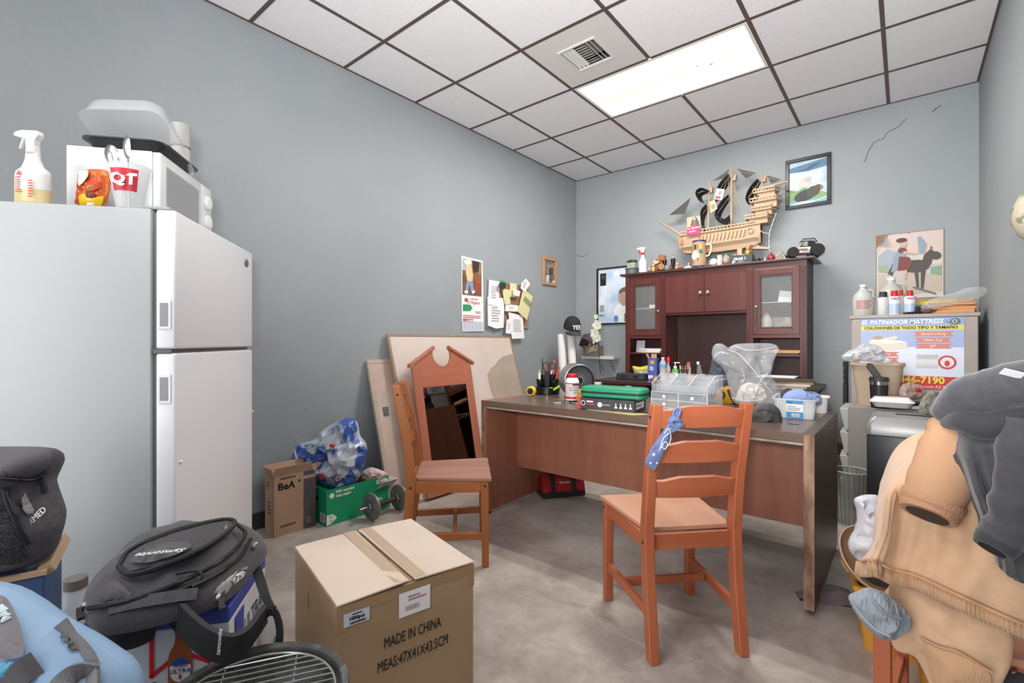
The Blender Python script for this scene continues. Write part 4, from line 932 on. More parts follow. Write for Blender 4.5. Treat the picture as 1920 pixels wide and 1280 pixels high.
pgs = [('envelope', 'brown envelope standing in the green box', 'envelope', KRAFT, (0.02, 0.10, 0.03), 0.24, 0.02), ('envelope', 'brown envelope behind the white papers in the green box', 'envelope', KRAFT, (0.035, 0.105, 0.032), 0.225, 0.10)]
for i in range(2):
    o = MB(rotm(0.0, 0.5, 0.1 * i)).box(-0.0015, 0.0015, -0.10, 0.09, 0, 0.24 - 0.02 * i).build('envelope', mat('envelope_brown', 'a37f63', r=0.85), None)
    o.location = (-2.90 + 0.02 * i, 1.90, 0.03); tag(o, ('brown envelope leaning at the back of the green box', 'brown envelope in front of the other in the green box')[i], 'envelope', 'envelopes in the green box')
for i in range(3):
    o = MB(rotm(-0.1, 0.75, 0.06 * i)).box(-0.002, 0.002, -0.07, 0.07, 0, 0.20).build('paper_sheaf', mat('sheaf_white', 'd8d6d4', r=0.8), None)
    o.location = (-2.85 + 0.022 * i, 1.935, 0.055 - 0.004 * i); tag(o, ('white paper sheaf farthest from the room in the green box', 'middle white paper sheaf in the green box', 'white paper sheaf at the front of the green box')[i], 'papers', 'papers in the green box')
pk = Soft('pink_wrapper', 'crumpled pink and white wrapper in the green box', 'wrapper', 3.20, [(672, 895), (680, 882), (695, 875), (706, 878), (722, 884), (728, 890), (712, 899), (690, 903)], (700, 890), 0.03, 0.02, m=mat('pink_film', 'd9b7b6', r=0.4, c2='e6d7d5', vs=40), amp=0.012, fs=25, n=36, rings=6, shade=28, base=0.15)
# dumbbell
db = thing('dumbbell', 'iron dumbbell with two grey plates in front of the green box', 'dumbbell', (-2.600, 1.875, 0), math.radians(3))
IRON = mat('grey_iron', '6f716f', r=0.5, met=0.4, c2='838580', vs=20)
My = Matrix(((1, 0, 0, 0), (0, 0, 1, 0), (0, 1, 0, 0.086), (0, 0, 0, 1)))
MB(My).lathe([(0.012, -0.20), (0.012, 0.20)], 14).build('bar', STEEL, db, sm=40)
MB(My).lathe([(0.0165, -0.075), (0.0165, 0.075)], 14).build('grip', mat('black_grip', '3b3a39', r=0.6, met=0.3, bump=0.5, bs=300), db, sm=40)
for s in (-1, 1):
    MB(My).lathe([(0.02, s * 0.10), (0.075, s * 0.10), (0.085, s * 0.104), (0.085, s * 0.118), (0.075, s * 0.122), (0.02, s * 0.122)], 32).build('plate', IRON, db, sm=40)
    for z in (0.085, 0.132):
        MB(My).lathe([(0.03, s * (z - 0.008)), (0.034, s * z), (0.03, s * (z + 0.008)), (0.013, s * (z + 0.010))], 6).build('star_collar', STEEL, db)
# red tool bag under the desk
tb = thing('tool_bag', 'red and black fabric tool bag under the desk', 'bag', (-1.965, 2.955, 0), math.radians(55))
RF = mat('red_fabric', 'a81f2a', r=0.7, bump=0.15, bs=200)
L_ = 0.16
q = MB(); q.loft([[(x, -0.075, 0.03), (x, -0.08, 0.05), (x, -0.06, 0.12 * k), (x, -0.02, 0.165 * k), (x, 0.02, 0.165 * k), (x, 0.06, 0.12 * k), (x, 0.08, 0.05), (x, 0.075, 0.03)] for x, k in ((-L_, 0.9), (-L_ * 0.6, 1.0), (0, 1.02), (L_ * 0.6, 1.0), (L_, 0.9))])
q.build('bag_body', RF, tb, sm=50)
MB().box(-L_ - 0.004, L_ + 0.004, -0.084, 0.084, 0.0, 0.045).build('base', FAB2, tb, bevel=0.01, seg=2)
for x in (-0.085, 0.075):
    MB().strip([(x, -0.085, 0.04), (x, -0.070, 0.12), (x, -0.025, 0.17), (x, 0.025, 0.17), (x, 0.07, 0.12), (x, 0.085, 0.04)], 0.016, 0.003, (1, 0, 0)).build('strap', FAB2, tb)
MB().strip(bez([(-0.085, -0.03, 0.17), (-0.05, -0.035, 0.195), (0.04, -0.035, 0.195), (0.075, -0.03, 0.17)], 14), 0.012, 0.003, (0, 1, 0)).build('handle', FAB2, tb)
text('Milwaukee', 0.026, frame((0.0, -0.070, 0.105), (1, 0, 0), (0, -1, 0.5)) @ Matrix.Translation((0, 0, 0.006)), WHITE, tb, shear=0.3, sx=0.75)

# ================================================================== boards leaning on the left wall
WBF = wood('pale_frame_wood', '8a7361', '97806d', 'y', r=0.6); WBS = mat('yellowed_board', 'cbbfb7', r=0.42, c2='c1b3a9', vs=2.2)
ga = math.atan2(0.36, 1.20)      # lean
def leaning_board(label, yl, yr, ht, foot, lean, m, fm_, fw=0.02, twist=0.0):
    t = thing('whiteboard', label, 'board', (XL + foot, (yl + yr) / 2, 0.0), PI / 2 + twist, 'boards leaning on the wall', )
    t.rotation_euler = (lean, 0, PI / 2 + twist)     # local x along +Y, y towards the wall, z up the board
    w = (yr - yl) / 2
    MB().box(-w + fw, w - fw, 0.004, 0.014, fw, ht - fw).build('board_face', m, t)
    for a0, a1, b0, b1 in ((-w, w, 0, fw), (-w, w, ht - fw, ht), (-w, -w + fw, fw, ht - fw), (w - fw, w, fw, ht - fw)):
        MB().box(a0, a1, 0.0, 0.022, b0, b1).build('frame_bar', fm_, t, bevel=0.002)
    return t
w1 = leaning_board('large yellowed whiteboard with torn surface leaning on the wall behind the mirror', 2.15, 3.58, 1.235, 0.395, -math.asin(0.36 / 1.235), WBS, WBF)
w1b = MB(frame((0, 0.0035, 0), (1, 0, 0), (0, -1, 0)))
w1b.flat([(0.27, 0.87), (0.34, 0.93), (0.40, 0.95), (0.45, 0.99), (0.54, 1.03), (0.66, 1.05), (0.695, 1.05), (0.695, 0.30), (0.25, 0.32), (0.30, 0.55), (0.27, 0.75)], 0).build('torn_patch', mat('bare_board', 'a39689', r=0.7, c2='988a7c', vs=5), w1)
w2 = leaning_board('narrow pale board in a light frame leaning behind the large whiteboard', 1.985, 2.60, 1.03, 0.30, -math.asin(0.27 / 1.03), mat('pale_pinkish_board', 'b59c92', r=0.6, c2='c4b0a4', vs=3), wood('whitish_frame', 'a89a8c', 'b5a898', 'y', r=0.6), 0.03)
for z in (0.62,): MB().box(-0.24, -0.20, -0.006, 0.003, z, z + 0.06).build('metal_plate', STEEL, w2)
# mirror with broken pediment
mi = thing('framed_mirror', 'wooden framed mirror with broken pediment leaning on the whiteboard', 'mirror', (-2.575, 2.515, 0.0), PI / 2)
mi.rotation_euler = (-0.185, 0, PI / 2)
RW = {a: wood('mirror_wood', 'a2604b', 'ae6b55', a, r=0.4, sc=5) for a in 'xyz'}
w = 0.30; zt = 0.80; zs = 0.985
MB().box(-w, -w + 0.075, 0.0, 0.022, 0.02, zs - 0.03).build('stile', RW['z'], mi, bevel=0.003)
MB().box(w - 0.075, w, 0.0, 0.022, 0.02, zs - 0.03).build('stile', RW['z'], mi, bevel=0.003)
MB().box(-w + 0.075, w - 0.075, 0.0, 0.022, 0.02, 0.16).build('bottom_rail', RW['x'], mi)
def arc(cx, cz, r, a0, a1, n=12): return [(cx + r * math.cos(a0 + (a1 - a0) * i / n), cz + r * math.sin(a0 + (a1 - a0) * i / n)) for i in range(n + 1)]
cr = [(-w + 0.075, zt), (w - 0.075, zt), (w - 0.075, zs - 0.035), (w, zs - 0.035), (0.085, 1.085)] + arc(0, 1.045, 0.095, 0.42, -PI - 0.42, 16) + [(-0.085, 1.085), (-w, zs - 0.035), (-w + 0.075, zs - 0.035)]
MB(Matrix(((1, 0, 0, 0), (0, 0, -1, 0.021), (0, 1, 0, 0), (0, 0, 0, 1)))).prism(cr, 0.0, 0.020).build('pediment', RW['x'], mi)
for s in (-1, 1):
    MB().hexa([(s * 0.075, -0.014, 1.083), (s * 0.075, 0.024, 1.083), (s * (w + 0.03), 0.024, zs - 0.035), (s * (w + 0.03), -0.014, zs - 0.035)],
              [(s * 0.075, -0.014, 1.112), (s * 0.075, 0.024, 1.112), (s * (w + 0.03), 0.024, zs - 0.008), (s * (w + 0.03), -0.014, zs - 0.008)]).build('crown_moulding', RW['x'], mi, bevel=0.006, seg=2, sm=40)
MB().box(-w + 0.076, w - 0.076, 0.008, 0.014, 0.161, zt - 0.001).build('mirror_glass', mat('mirror_glass', '8d8a87', r=0.03, met=1.0), mi)
MB().box(-w + 0.07, w - 0.07, 0.015, 0.02, 0.15, zt + 0.01).build('backing', CARD, mi)

# ================================================================== left wall hangings
def LW(u, v, off=0.004): return onX(u, v, XL + off)
def BWl(u, v, off=0.004): return onY(u, v, YB - off)
def art(name, t, polys, fn, off0=0.006, step=0.0006):
    """flat printed picture made of coloured shapes; polys = [(material, [(u,v)...])]"""
    mb = MB(wloc(t)); ms = []
    for k, (m, pts) in enumerate(polys):
        if m not in ms: ms.append(m)
        P = [fn(u, v, off0 + k * step) for u, v in pts]
        mb.add(P, [tuple(range(len(P)))], ms.index(m))
    return mb.build(name, ms, t)
def ell(cx, cy, rx, ry, n=14, a=0.0):
    return [(cx + rx * math.cos(t) * math.cos(a) - ry * math.sin(t) * math.sin(a), cy + rx * math.cos(t) * math.sin(a) + ry * math.sin(t) * math.cos(a)) for t in [2 * PI * i / n for i in range(n)]]
def C(n, h): return mat('print_' + n, h, r=0.6)
def mt(h): return mat('print_' + h, h, r=0.6)
cl = thing('wall_calendar', 'tall paper wall calendar with a cowboy picture on the left wall', 'calendar', (XL, 3.08, 1.21))
MB(wloc(cl)).add([LW(865, 479, .001), LW(905, 489, .001), LW(907, 621, .001), LW(866, 622, .001), LW(865, 479), LW(905, 489), LW(907, 621), LW(866, 622)], [(3, 2, 1, 0), (4, 5, 6, 7), (0, 1, 5, 4), (1, 2, 6, 5), (2, 3, 7, 6), (3, 0, 4, 7)]).build('sheet', PAPER, cl)
art('picture', cl, [(mt('7d5a42'), [(867, 483), (903, 492), (903, 556), (867, 552)]), (mt('a8b4b6'), [(867, 483), (885, 487), (884, 507), (867, 506)]), (mt('3a2c28'), [(886, 489), (899, 491), (898, 509), (888, 512)]),
                    (mt('8d7a55'), [(899, 492), (903, 493), (903, 515), (897, 514)]), (mt('6c4a38'), [(868, 515), (874, 513), (875, 530), (868, 532)]), (mt('8a4a3a'), [(890, 525), (902, 526), (902, 551), (890, 551)]), (mt('b04a30'), ell(897, 528, 5, 3.5)),
                    (mt('d7b992'), [(875, 496), (883, 494), (887, 515), (886, 527), (876, 527), (873, 508)]), (mt('e6dccb'), [(868, 489), (881, 486), (885, 494), (874, 497)]), (mt('7e93ad'), [(875, 526), (886, 527), (889, 546), (883, 546), (880, 533), (877, 546), (872, 546)]), (mt('c7d2dc'), [(870, 545), (878, 544), (877, 551), (872, 550)]), (mt('c7d2dc'), [(884, 545), (891, 544), (890, 549), (885, 551)])], LW)
art('advert_print', cl, [(mt('b84a50'), ell(874, 562, 3.5, 4)), (mt('2f8f5f'), [(868, 570), (882, 571), (886, 577), (882, 583), (868, 583)]), (mt('b23c44'), [(868, 599), (876, 599), (876, 600), (868, 600)])], LW, 0.005)
fL = lambda u, v: wloc(cl) @ frame(LW(u, v, 0.006), (0, 1, 0), (1, 0, 0))
text('El Hispano', 0.045, fL(888, 567), mt('b23c44'), cl, shear=0.2, sx=0.85); text('LLANTERA', 0.022, fL(889, 561), mt('b23c44'), cl); text('TIRES', 0.03, fL(896, 586), mt('b23c44'), cl)
m_ = MB(wloc(cl) @ frame(LW(868, 600, 0.006), (0, 1, 0), (1, 0, 0))); lines(m_, 0.0, 0.23, -0.03, 0.05, 5, 0, seed=2); m_.build('small_print', mt('a85a60'), cl)
MB(wloc(cl)).add([LW(866, 602, .008), LW(906, 603, .008), LW(907, 621, .010), LW(867, 621, .010)], [(0, 1, 2, 3)]).build('month_pad', mt('c6cad6'), cl)
m_ = MB(wloc(cl) @ frame(LW(868, 619, 0.0105), (0, 1, 0), (1, 0, 0)))
for i in range(5):
    for j in range(7): m_.rect(0.01 + j * 0.034, 0.025 + j * 0.034, 0.005 + i * 0.016, 0.012 + i * 0.016)
m_.build('date_grid', mt('9da2b2'), cl)
ck = thing('cork_board', 'cork board crowded with pinned papers and notes on the left wall', 'notice board', (XL, 3.59, 1.26))
MB().box(0.001, 0.014, -0.30, 0.30, 0.01, 0.425).build('cork_panel', mat('cork', '9d765c', r=0.9, c2='8d6850', vs=90), ck)
CKF = mat('cork_frame_grey', '8d8a88', r=0.5)
for a0, a1, b0, b1 in ((-0.31, 0.31, 0.0, 0.012), (-0.31, 0.31, 0.423, 0.435), (-0.31, -0.298, 0.012, 0.423), (0.298, 0.31, 0.012, 0.423)): MB().box(0.0005, 0.018, a0, a1, b0, b1).build('frame_bar', CKF, ck)
YN = mat('yellow_note', 'cfcb9a', r=0.8)
sheets = [(PAPER, [(917, 524), (937, 528), (935, 575), (915, 570)], 'white typed sheet at the top left of the cork board'), (PAPER, [(914, 556), (946, 559), (944, 614), (930, 616), (915, 610)], 'large white form at the lower left of the cork board'),
          (YN, [(956, 530), (969, 532), (968, 558), (955, 556)], 'small yellow note at the top of the cork board'), (YN, [(941, 541), (955, 543), (957, 570), (947, 571)], 'yellow note tilted in the middle of the cork board'),
          (PAPER, [(948, 570), (975, 573), (972, 584), (947, 583)], 'white slip across the middle of the cork board'), (PAPER, [(953, 585), (980, 592), (983, 634), (960, 635)], 'long white sheet hanging below the cork board'),
          (PAPER, [(978, 530), (986, 522), (994, 532), (984, 548), (976, 540)], 'white scrap at the top right of the cork board'), (YN, [(981, 540), (999, 556), (988, 600), (971, 584)], 'large yellow ruled page hanging off the right of the cork board'),
          (PAPER, [(950, 600), (957, 596), (958, 626), (948, 624)], 'narrow white strip at the foot of the cork board'), (mat('photo_dark', '2d3230', r=0.4), [(937, 529), (948, 529), (948, 540), (942, 543), (935, 538)], 'dark card with green edge on the cork board'), (mat('receipt', 'd6d4d2', r=0.7), [(962, 540), (976, 546), (973, 556), (962, 553)], 'crumpled receipt on the cork board')]
for k, (m, pts, lab) in enumerate(sheets):
    o_ = 0.020 + 0.0035 * k
    c_ = LW(sum(p[0] for p in pts) / len(pts), sum(p[1] for p in pts) / len(pts), o_)
    P = [LW(u, v, o_ + (0.012 if (i > 1) else 0.0)) - c_ for i, (u, v) in enumerate(pts)]
    n_ = len(P)
    o = MB().add(P + [p + V((0.0012, 0, 0)) for p in P], [tuple(range(n_))[::-1], tuple(range(n_, 2 * n_))] + [(i, (i + 1) % n_, n_ + (i + 1) % n_, n_ + i) for i in range(n_)]).build('pinned_paper', m, None)
    o.location = c_; tag(o, lab, 'paper', 'papers on the cork board')
    if m is PAPER:
        yy = [p.y for p in P]; zz = [p.z for p in P]; wy, hz_ = max(yy) - min(yy), max(zz) - min(zz)
        m_ = MB(frame((0.0072, 0, 0), (0, 1, 0), (1, 0, 0))); lines(m_, -wy * 0.3, wy * 0.25, -hz_ * 0.22, hz_ * 0.28, 6, 0.007, fill=0.25, seed=k); m_.build('print', mt('8b8d92'), o)
    if k == 7:
        m_ = MB(frame((0.008, 0, 0), V((0, 1, -0.55)), (1, 0, 0)))
        for j in range(3): m_.rect(-0.06, 0.08, 0.05 - j * 0.02, 0.058 - j * 0.02, 0.007)
        m_.build('print', mt('5a5a50'), o)
    if k == 9: MB().add([V((0.003, -0.035, 0.052)), V((0.003, 0.045, 0.045)), V((0.003, 0.045, 0.03)), V((0.003, -0.035, 0.036))], [(0, 1, 2, 3)]).build('green_edge', GREEN, o)
sf = thing('small_picture_frame', 'small light wood picture frame near the corner on the left wall', 'picture frame', (XL, 4.285, 1.735))
LF = wood('light_frame', 'a9805c', 'b78d68', 'z', r=0.5)
for a0, a1, b0, b1 in ((-0.132, 0.132, 0.0, 0.032), (-0.132, 0.132, 0.27, 0.302), (-0.132, -0.098, 0.032, 0.27), (0.098, 0.132, 0.032, 0.27)): MB().box(0.001, 0.022, a0, a1, b0, b1).build('frame_bar', LF, sf, bevel=0.003)
MB().box(0.001, 0.006, -0.10, 0.10, 0.03, 0.272).build('photo', mat('photo_brown', '57483f', r=0.3, c2='8a8078', vs=22), sf)
art('photo_details', sf, [(mt('8d8378'), [(1026, 497), (1034, 494), (1040, 498), (1040, 516), (1026, 514)]), (mt('4d443e'), [(1029, 502), (1037, 501), (1037, 516), (1029, 515)]), (mt('b9cbe0'), [(1024, 516), (1030, 515), (1029, 529), (1024, 529)]), (mt('cfd2d6'), ell(1038, 528, 2.2, 2.6))], LW, 0.008)
# ================================================================== on the desk
DZ = dz + 0.0005
def dsk(u, v, z=DZ): return onZ(u, v, z)
def put(name, label, cat, u, v, z=DZ, rz=0.0, group=None):
    p = onZ(u, v, z); return thing(name, label, cat, (p.x, p.y, z), rz, group)
# organiser
og = put('desk_organizer', 'black round desk organizer with cups on the left of the desk', 'organizer', 1026, 738, rz=YAW)
GB = mat('gloss_black', '161617', r=0.22)
MB().lathe([(0.084, 0), (0.088, 0.004), (0.088, 0.05), (0.084, 0.054), (0.08, 0.05), (0.078, 0.008), (0.001, 0.008)], 36).build('base_tray', GB, og, sm=40)
MB().box(-0.02, 0.02, -0.012, 0.02, 0.008, 0.17).build('centre_post', GB, og, bevel=0.005, seg=2)
for x, y, r, z0, z1 in ((-0.052, 0.0, 0.026, 0.06, 0.135), (0.05, -0.012, 0.03, 0.06, 0.135), (0.04, 0.04, 0.027, 0.05, 0.17), (-0.02, 0.05, 0.03, 0.05, 0.16)):
    MB(rotm(loc=(x, y, 0))).lathe([(0.001, z0), (r * 0.8, z0), (r, z0 + 0.02), (r * 1.05, z1 - 0.03), (r * 1.15, z1 - 0.028), (r * 0.97, z1 - 0.035), (r * 0.75, z0 + 0.006), (0.001, z0 + 0.006)], 20, cap=False).build('cup', GB, og, sm=40)
    MB(rotm(loc=(x, y, 0))).cyl((0, 0, 0.008), (0, 0, z0), 0.006, n=8).build('cup_stem', GB, og)
OL = og.location
def stick(name, label, cat, x, y, z0, x1, y1, z1, r, m, n=10, tip=None):
    t = thing(name, label, cat, (OL.x, OL.y, OL.z), YAW, 'tools in the desk organizer')
    a, b = V((x, y, z0)), V((x1, y1, z1))
    MB().cyl(a, a.lerp(b, 0.8), r, n=n).build('barrel', m, t, sm=40)
    MB().cyl(a.lerp(b, 0.8), b, r * 0.9, r * 0.7, n=n).build('cap', tip or m, t, sm=40)
    return t
ORG = mat('orange_plastic', 'd8552a', r=0.4); LIME = mat('lime_plastic', '8fc51f', r=0.4)
stick('marker_pen', 'orange handled cutter standing in the desk organizer', 'pen', 0.045, 0.045, 0.06, 0.055, 0.045, 0.245, 0.009, ORG)
stick('marker_pen', 'short red-orange pen leaning right in the organizer', 'pen', 0.055, 0.03, 0.06, 0.092, 0.03, 0.195, 0.008, mat('red_orange', 'c9452c', r=0.4))
stick('marker_pen', 'blue pen in the desk organizer', 'pen', 0.042, 0.055, 0.06, 0.068, 0.06, 0.215, 0.006, BLUE)
stick('marker_pen', 'thin black pen standing tallest on the left of the organizer', 'pen', -0.03, 0.05, 0.06, -0.032, 0.05, 0.262, 0.0045, BLACK)
stick('highlighter', 'lime highlighter lying across the organizer tray', 'highlighter', 0.03, -0.07, 0.03, 0.105, -0.085, 0.075, 0.009, LIME)
stick('marker_pen', 'white and green marker in the left organizer cup', 'pen', -0.055, -0.005, 0.068, -0.058, -0.005, 0.175, 0.009, WHITE, tip=LIME)
stick('marker_pen', 'red pencil in the organizer behind the scissors', 'pen', -0.012, 0.055, 0.06, -0.008, 0.055, 0.205, 0.008, mat('pink_red', 'd8474d', r=0.4))
for lab, dx_, sg in (('black handled scissors in the desk organizer', 0.0, 1),):
    t = thing('scissors', lab, 'scissors', (OL.x, OL.y, OL.z), YAW)
    for s, xo in ((-1, 0.0), (1, 0.045)):
        MB().tube([(xo - 0.008 + 0.02 * math.cos(a), 0.028, 0.20 + 0.027 * math.sin(a)) for a in [2 * PI * i / 20 for i in range(20)]], 0.0045, 6, closed=True).build('finger_loop', BLACK, t, sm=60)
        MB().hexa([(0.0, 0.026, 0.07), (0.006, 0.026, 0.07), (0.006, 0.029, 0.07), (0.0, 0.029, 0.07)], [(xo - 0.012, 0.026, 0.178), (xo + 0.004, 0.026, 0.178), (xo + 0.004, 0.029, 0.178), (xo - 0.012, 0.029, 0.178)]).build('blade', STEEL, t)
# tape measure
tm = put('tape_measure', 'yellow and black tape measure left of the organizer', 'tape measure', 996, 742, rz=0.3)
MB(rotm(PI / 2)).lathe([(0.001, -0.02), (0.03, -0.02), (0.034, -0.015), (0.034, 0.015), (0.03, 0.02), (0.001, 0.02)], 24, M=rotm(loc=(0, 0.034, 0))).build('case', YEL, tm, sm=40)
MB(rotm(PI / 2)).lathe([(0.001, 0.021), (0.022, 0.021), (0.022, 0.024), (0.001, 0.024)], 20, M=rotm(loc=(0, 0.034, 0))).build('black_hub', BLACK, tm, sm=40)
# supplement bottle
mbt = put('supplement_bottle', 'white supplement bottle with red cap beside the organizer', 'bottle', 1073, 750, rz=YAW)
MB().lathe([(0.040, 0), (0.044, 0.004), (0.044, 0.125), (0.036, 0.142), (0.028, 0.148)], 28).build('bottle', WHITE, mbt, sm=40)
MB().lathe([(0.030, 0.148), (0.031, 0.15), (0.031, 0.168), (0.028, 0.171), (0.001, 0.171)], 24).build('cap', RED, mbt, sm=40)
def wrap(r, a0, a1, z0, z1): return MB().grid(lambda u, v: (r * math.sin(a0 + (a1 - a0) * u), -r * math.cos(a0 + (a1 - a0) * u), z0 + (z1 - z0) * v), 14, 1)
wrap(0.0446, -1.4, 1.4, 0.012, 0.115).build('label', mat('pale_pink_label', 'cfc3c6', r=0.5), mbt, sm=180)
wrap(0.0452, -1.4, 1.4, 0.012, 0.026).build('label_band', RED, mbt, sm=180); wrap(0.0452, -1.4, 0.9, 0.108, 0.114).build('label_band', RED, mbt, sm=180); wrap(0.0454, -0.1, 1.3, 0.098, 0.107).build('label_band', INK, mbt, sm=180)
for i, st in enumerate(('CALCIUM 600', 'MAGNESIUM', 'ZINC')): text(st, 0.013, frame((0.008 + 0.004 * i, -0.0475, 0.085 - 0.016 * i), (1, 0, 0), (0, -1, 0)), INK, mbt)
# keys and pliers
ky = put('key_ring', 'ring of steel keys and clips lying before the supplement bottle', 'keys', 1062, 755, rz=0.2)
MB().tube([(0.018 * math.cos(a), 0.018 * math.sin(a), 0.003) for a in [2 * PI * i / 18 for i in range(18)]], 0.0018, 6, closed=True).build('ring', STEEL, ky, sm=60)
for a, l in ((0.2, 0.07), (2.8, 0.08), (3.5, 0.06), (-0.5, 0.06)):
    MB(rotm(0, 0, a)).box(0.018, 0.018 + l, -0.004, 0.004, 0.001, 0.005).cyl((0.022, 0, 0.001), (0.022, 0, 0.005), 0.011, n=14).build('key', STEEL, ky)
MB(rotm(0, 0, 0.9)).box(0.02, 0.075, -0.009, 0.009, 0.001, 0.014).build('key_fob', BLACK, ky, bevel=0.003)
# fan
fp = at(1081, 715, 3.29)
fn_ = thing('desk_fan', 'round silver air fan with black grille behind the supplement bottle', 'fan', (fp.x, fp.y, DZ), YAW + 0.25)
SIL = mat('silver_plastic', '8d9092', r=0.3, met=0.7)
Mf = Matrix(((1, 0, 0, 0), (0, 0, 1, 0), (0, 1, 0, 0.118), (0, 0, 0, 1)))
MB(Mf).lathe([(0.103, -0.06), (0.110, -0.055), (0.113, -0.03), (0.113, 0.05), (0.10, 0.06), (0.095, 0.05), (0.095, -0.05)], 40, cap=False).build('housing', SIL, fn_, sm=40)
MB(Mf).lathe([(0.001, 0.03), (0.096, 0.03)], 32, cap=False).build('back_plate', mat('fan_dark', '202022', r=0.5), fn_)
for k in range(36):
    a = 2 * PI * k / 36
    MB(Mf).tube([(r_ * math.cos(a + tw), r_ * math.sin(a + tw), -0.052 + dp) for r_, tw, dp in ((0.02, 0, -0.004), (0.045, 0.10, -0.003), (0.07, 0.28, -0.001), (0.097, 0.5, 0.003))], 0.0013, 4).build('grille_wire', GREY, fn_)
MB(Mf).lathe([(0.001, -0.062), (0.018, -0.062), (0.022, -0.056), (0.022, -0.045)], 20).build('hub_badge', BLACK, fn_, sm=40)
MB().box(-0.07, 0.07, -0.035, 0.05, 0.0, 0.012).build('foot', BLACK, fn_, bevel=0.004)
# black tool box carton with red edge and the green case on it
hb_ = thing('power_tool_carton', 'flat black retail box with red end lying at the front of the desk', 'box', (-1.433, 2.335, DZ), 0.125)
MB().box(0, 0.325, 0, 0.20, 0.0012, 0.064).build('carton', mat('box_charcoal', '37373a', r=0.4, c2='403f42', vs=12), hb_, bevel=0.001)
MB().box(-0.001, 0.014, -0.0012, 0.2005, 0.001, 0.0645).build('red_edge', mat('pinkish_red', 'c43a4e', r=0.4), hb_)
fh = frame((0, -0.0015, 0), (1, 0, 0), (0, -1, 0))
MB(fh).disc(0.030, 0.036, 0.014, z=0.0).build('logo_disc', WHITE, hb_); MB(fh).disc(0.030, 0.036, 0.011, z=0.0006).build('logo_centre', DGREY, hb_)
MB(fh).rect(0.052, 0.09, 0.042, 0.050, 0.0005).build('white_print', WHITE, hb_); MB(fh).rect(0.052, 0.103, 0.027, 0.035, 0.0005).build('red_print', RED, hb_)
MB(fh).disc(0.130, 0.032, 0.014, z=0.0005).build('gauge_picture', WHITE, hb_); MB(fh).rect(0.14, 0.19, 0.028, 0.036, 0.0005).build('tool_picture', GREY, hb_)
for i in range(4):
    x = 0.222 + i * 0.027
    MB(fh).flat([(x - 0.009, 0.018), (x + 0.009, 0.018), (x + 0.006, 0.026), (x + 0.002, 0.03), (x + 0.003, 0.044), (x - 0.003, 0.044), (x - 0.002, 0.03), (x - 0.006, 0.026)], 0.0005).build('white_icon', WHITE, hb_)
MB(frame((0.3262, 0, 0), (0, 1, 0), (1, 0, 0))).rect(0.02, 0.16, 0.015, 0.05, 0).build('side_label', PAPER, hb_)
m_ = MB(frame((0.3266, 0, 0), (0, 1, 0), (1, 0, 0))); m_.rect(0.03, 0.06, 0.028, 0.036, 0); m_.rect(0.075, 0.105, 0.028, 0.036, 0); m_.build('label_print', INK, hb_)
gc = thing('zip_case', 'green hard-shell zip case lying on the black retail box', 'case', (-1.262, 2.44, DZ + 0.0655), 0.10)
GCM = mat('case_green', '1f8a63', r=0.45, bump=0.1, bs=200)
def pill(w, h, r, zs): return [rrect(w - i_, h - i_, max(r - i_, 0.01), z) for i_, z in zs]
MB().loft(pill(0.185, 0.075, 0.04, [(0.018, 0.0), (0.006, 0.003), (0, 0.010), (0, 0.024)])).build('lower_shell', GCM, gc, sm=40)
MB().loft(pill(0.186, 0.076, 0.04, [(0.002, 0.0241), (0, 0.026), (0, 0.034), (0.002, 0.0359)])).build('zip_band', mat('zip_rubber', '26282a', r=0.6), gc, sm=40)
MB().loft(pill(0.185, 0.075, 0.04, [(0, 0.036), (0, 0.050), (0.006, 0.058), (0.02, 0.062)])).build('upper_shell', GCM, gc, sm=40)
# yellow sheets under the carton
o = MB(rotm(0, 0, 0.05)).add([(-0.02, -0.012, 0), (0.27, -0.05, 0), (0.33, 0.02, 0), (0.02, 0.08, 0), (-0.02, -0.012, 0.0008), (0.27, -0.05, 0.0008), (0.33, 0.02, 0.0008), (0.02, 0.08, 0.0008)], [(3, 2, 1, 0), (4, 5, 6, 7), (0, 1, 5, 4), (1, 2, 6, 5), (2, 3, 7, 6), (3, 0, 4, 7)]).build('paper_sheet', mat('pale_yellow_paper', 'd8cc92', r=0.8), None)
o.location = (-1.36, 2.345, DZ); tag(o, 'pale yellow sheet sticking out under the black retail box', 'paper')
# behind the green case
wbx = put('small_box', 'small pale blue box behind the green case', 'box', 1112, 741, rz=0.3)
MB().box(-0.055, 0.055, -0.03, 0.03, 0, 0.085).build('carton', mat('pale_blue_card', 'c4ccda', r=0.6), wbx, bevel=0.002); MB().box(-0.056, 0.056, -0.031, 0.031, 0.085, 0.092).build('lid', mat('pale_blue_lid', 'd3dae6', r=0.6), wbx)
yp = Soft('snack_packet', 'crumpled yellow snack packet behind the supplement bottle', 'packet', 3.02, [(1078, 760), (1084, 730), (1096, 724), (1108, 730), (1110, 760)], (1094, 745), 0.03, 0.03, m=mat('packet_yellow', 'c99a2e', r=0.3, c2='b0702a', vs=40), amp=0.01, fs=25, base=DZ)
bt_ = Soft('blue_cloth', 'folded blue cloth on a small carton behind the green case', 'cloth', 3.05, [(1158, 742), (1160, 727), (1178, 722), (1190, 726), (1205, 728), (1213, 740), (1208, 755), (1160, 755)], (1186, 740), 0.05, 0.05, m=mat('blue_cotton', '6d7fb8', r=0.85, c2='8b9acb', vs=20), amp=0.012, fs=22, base=DZ)
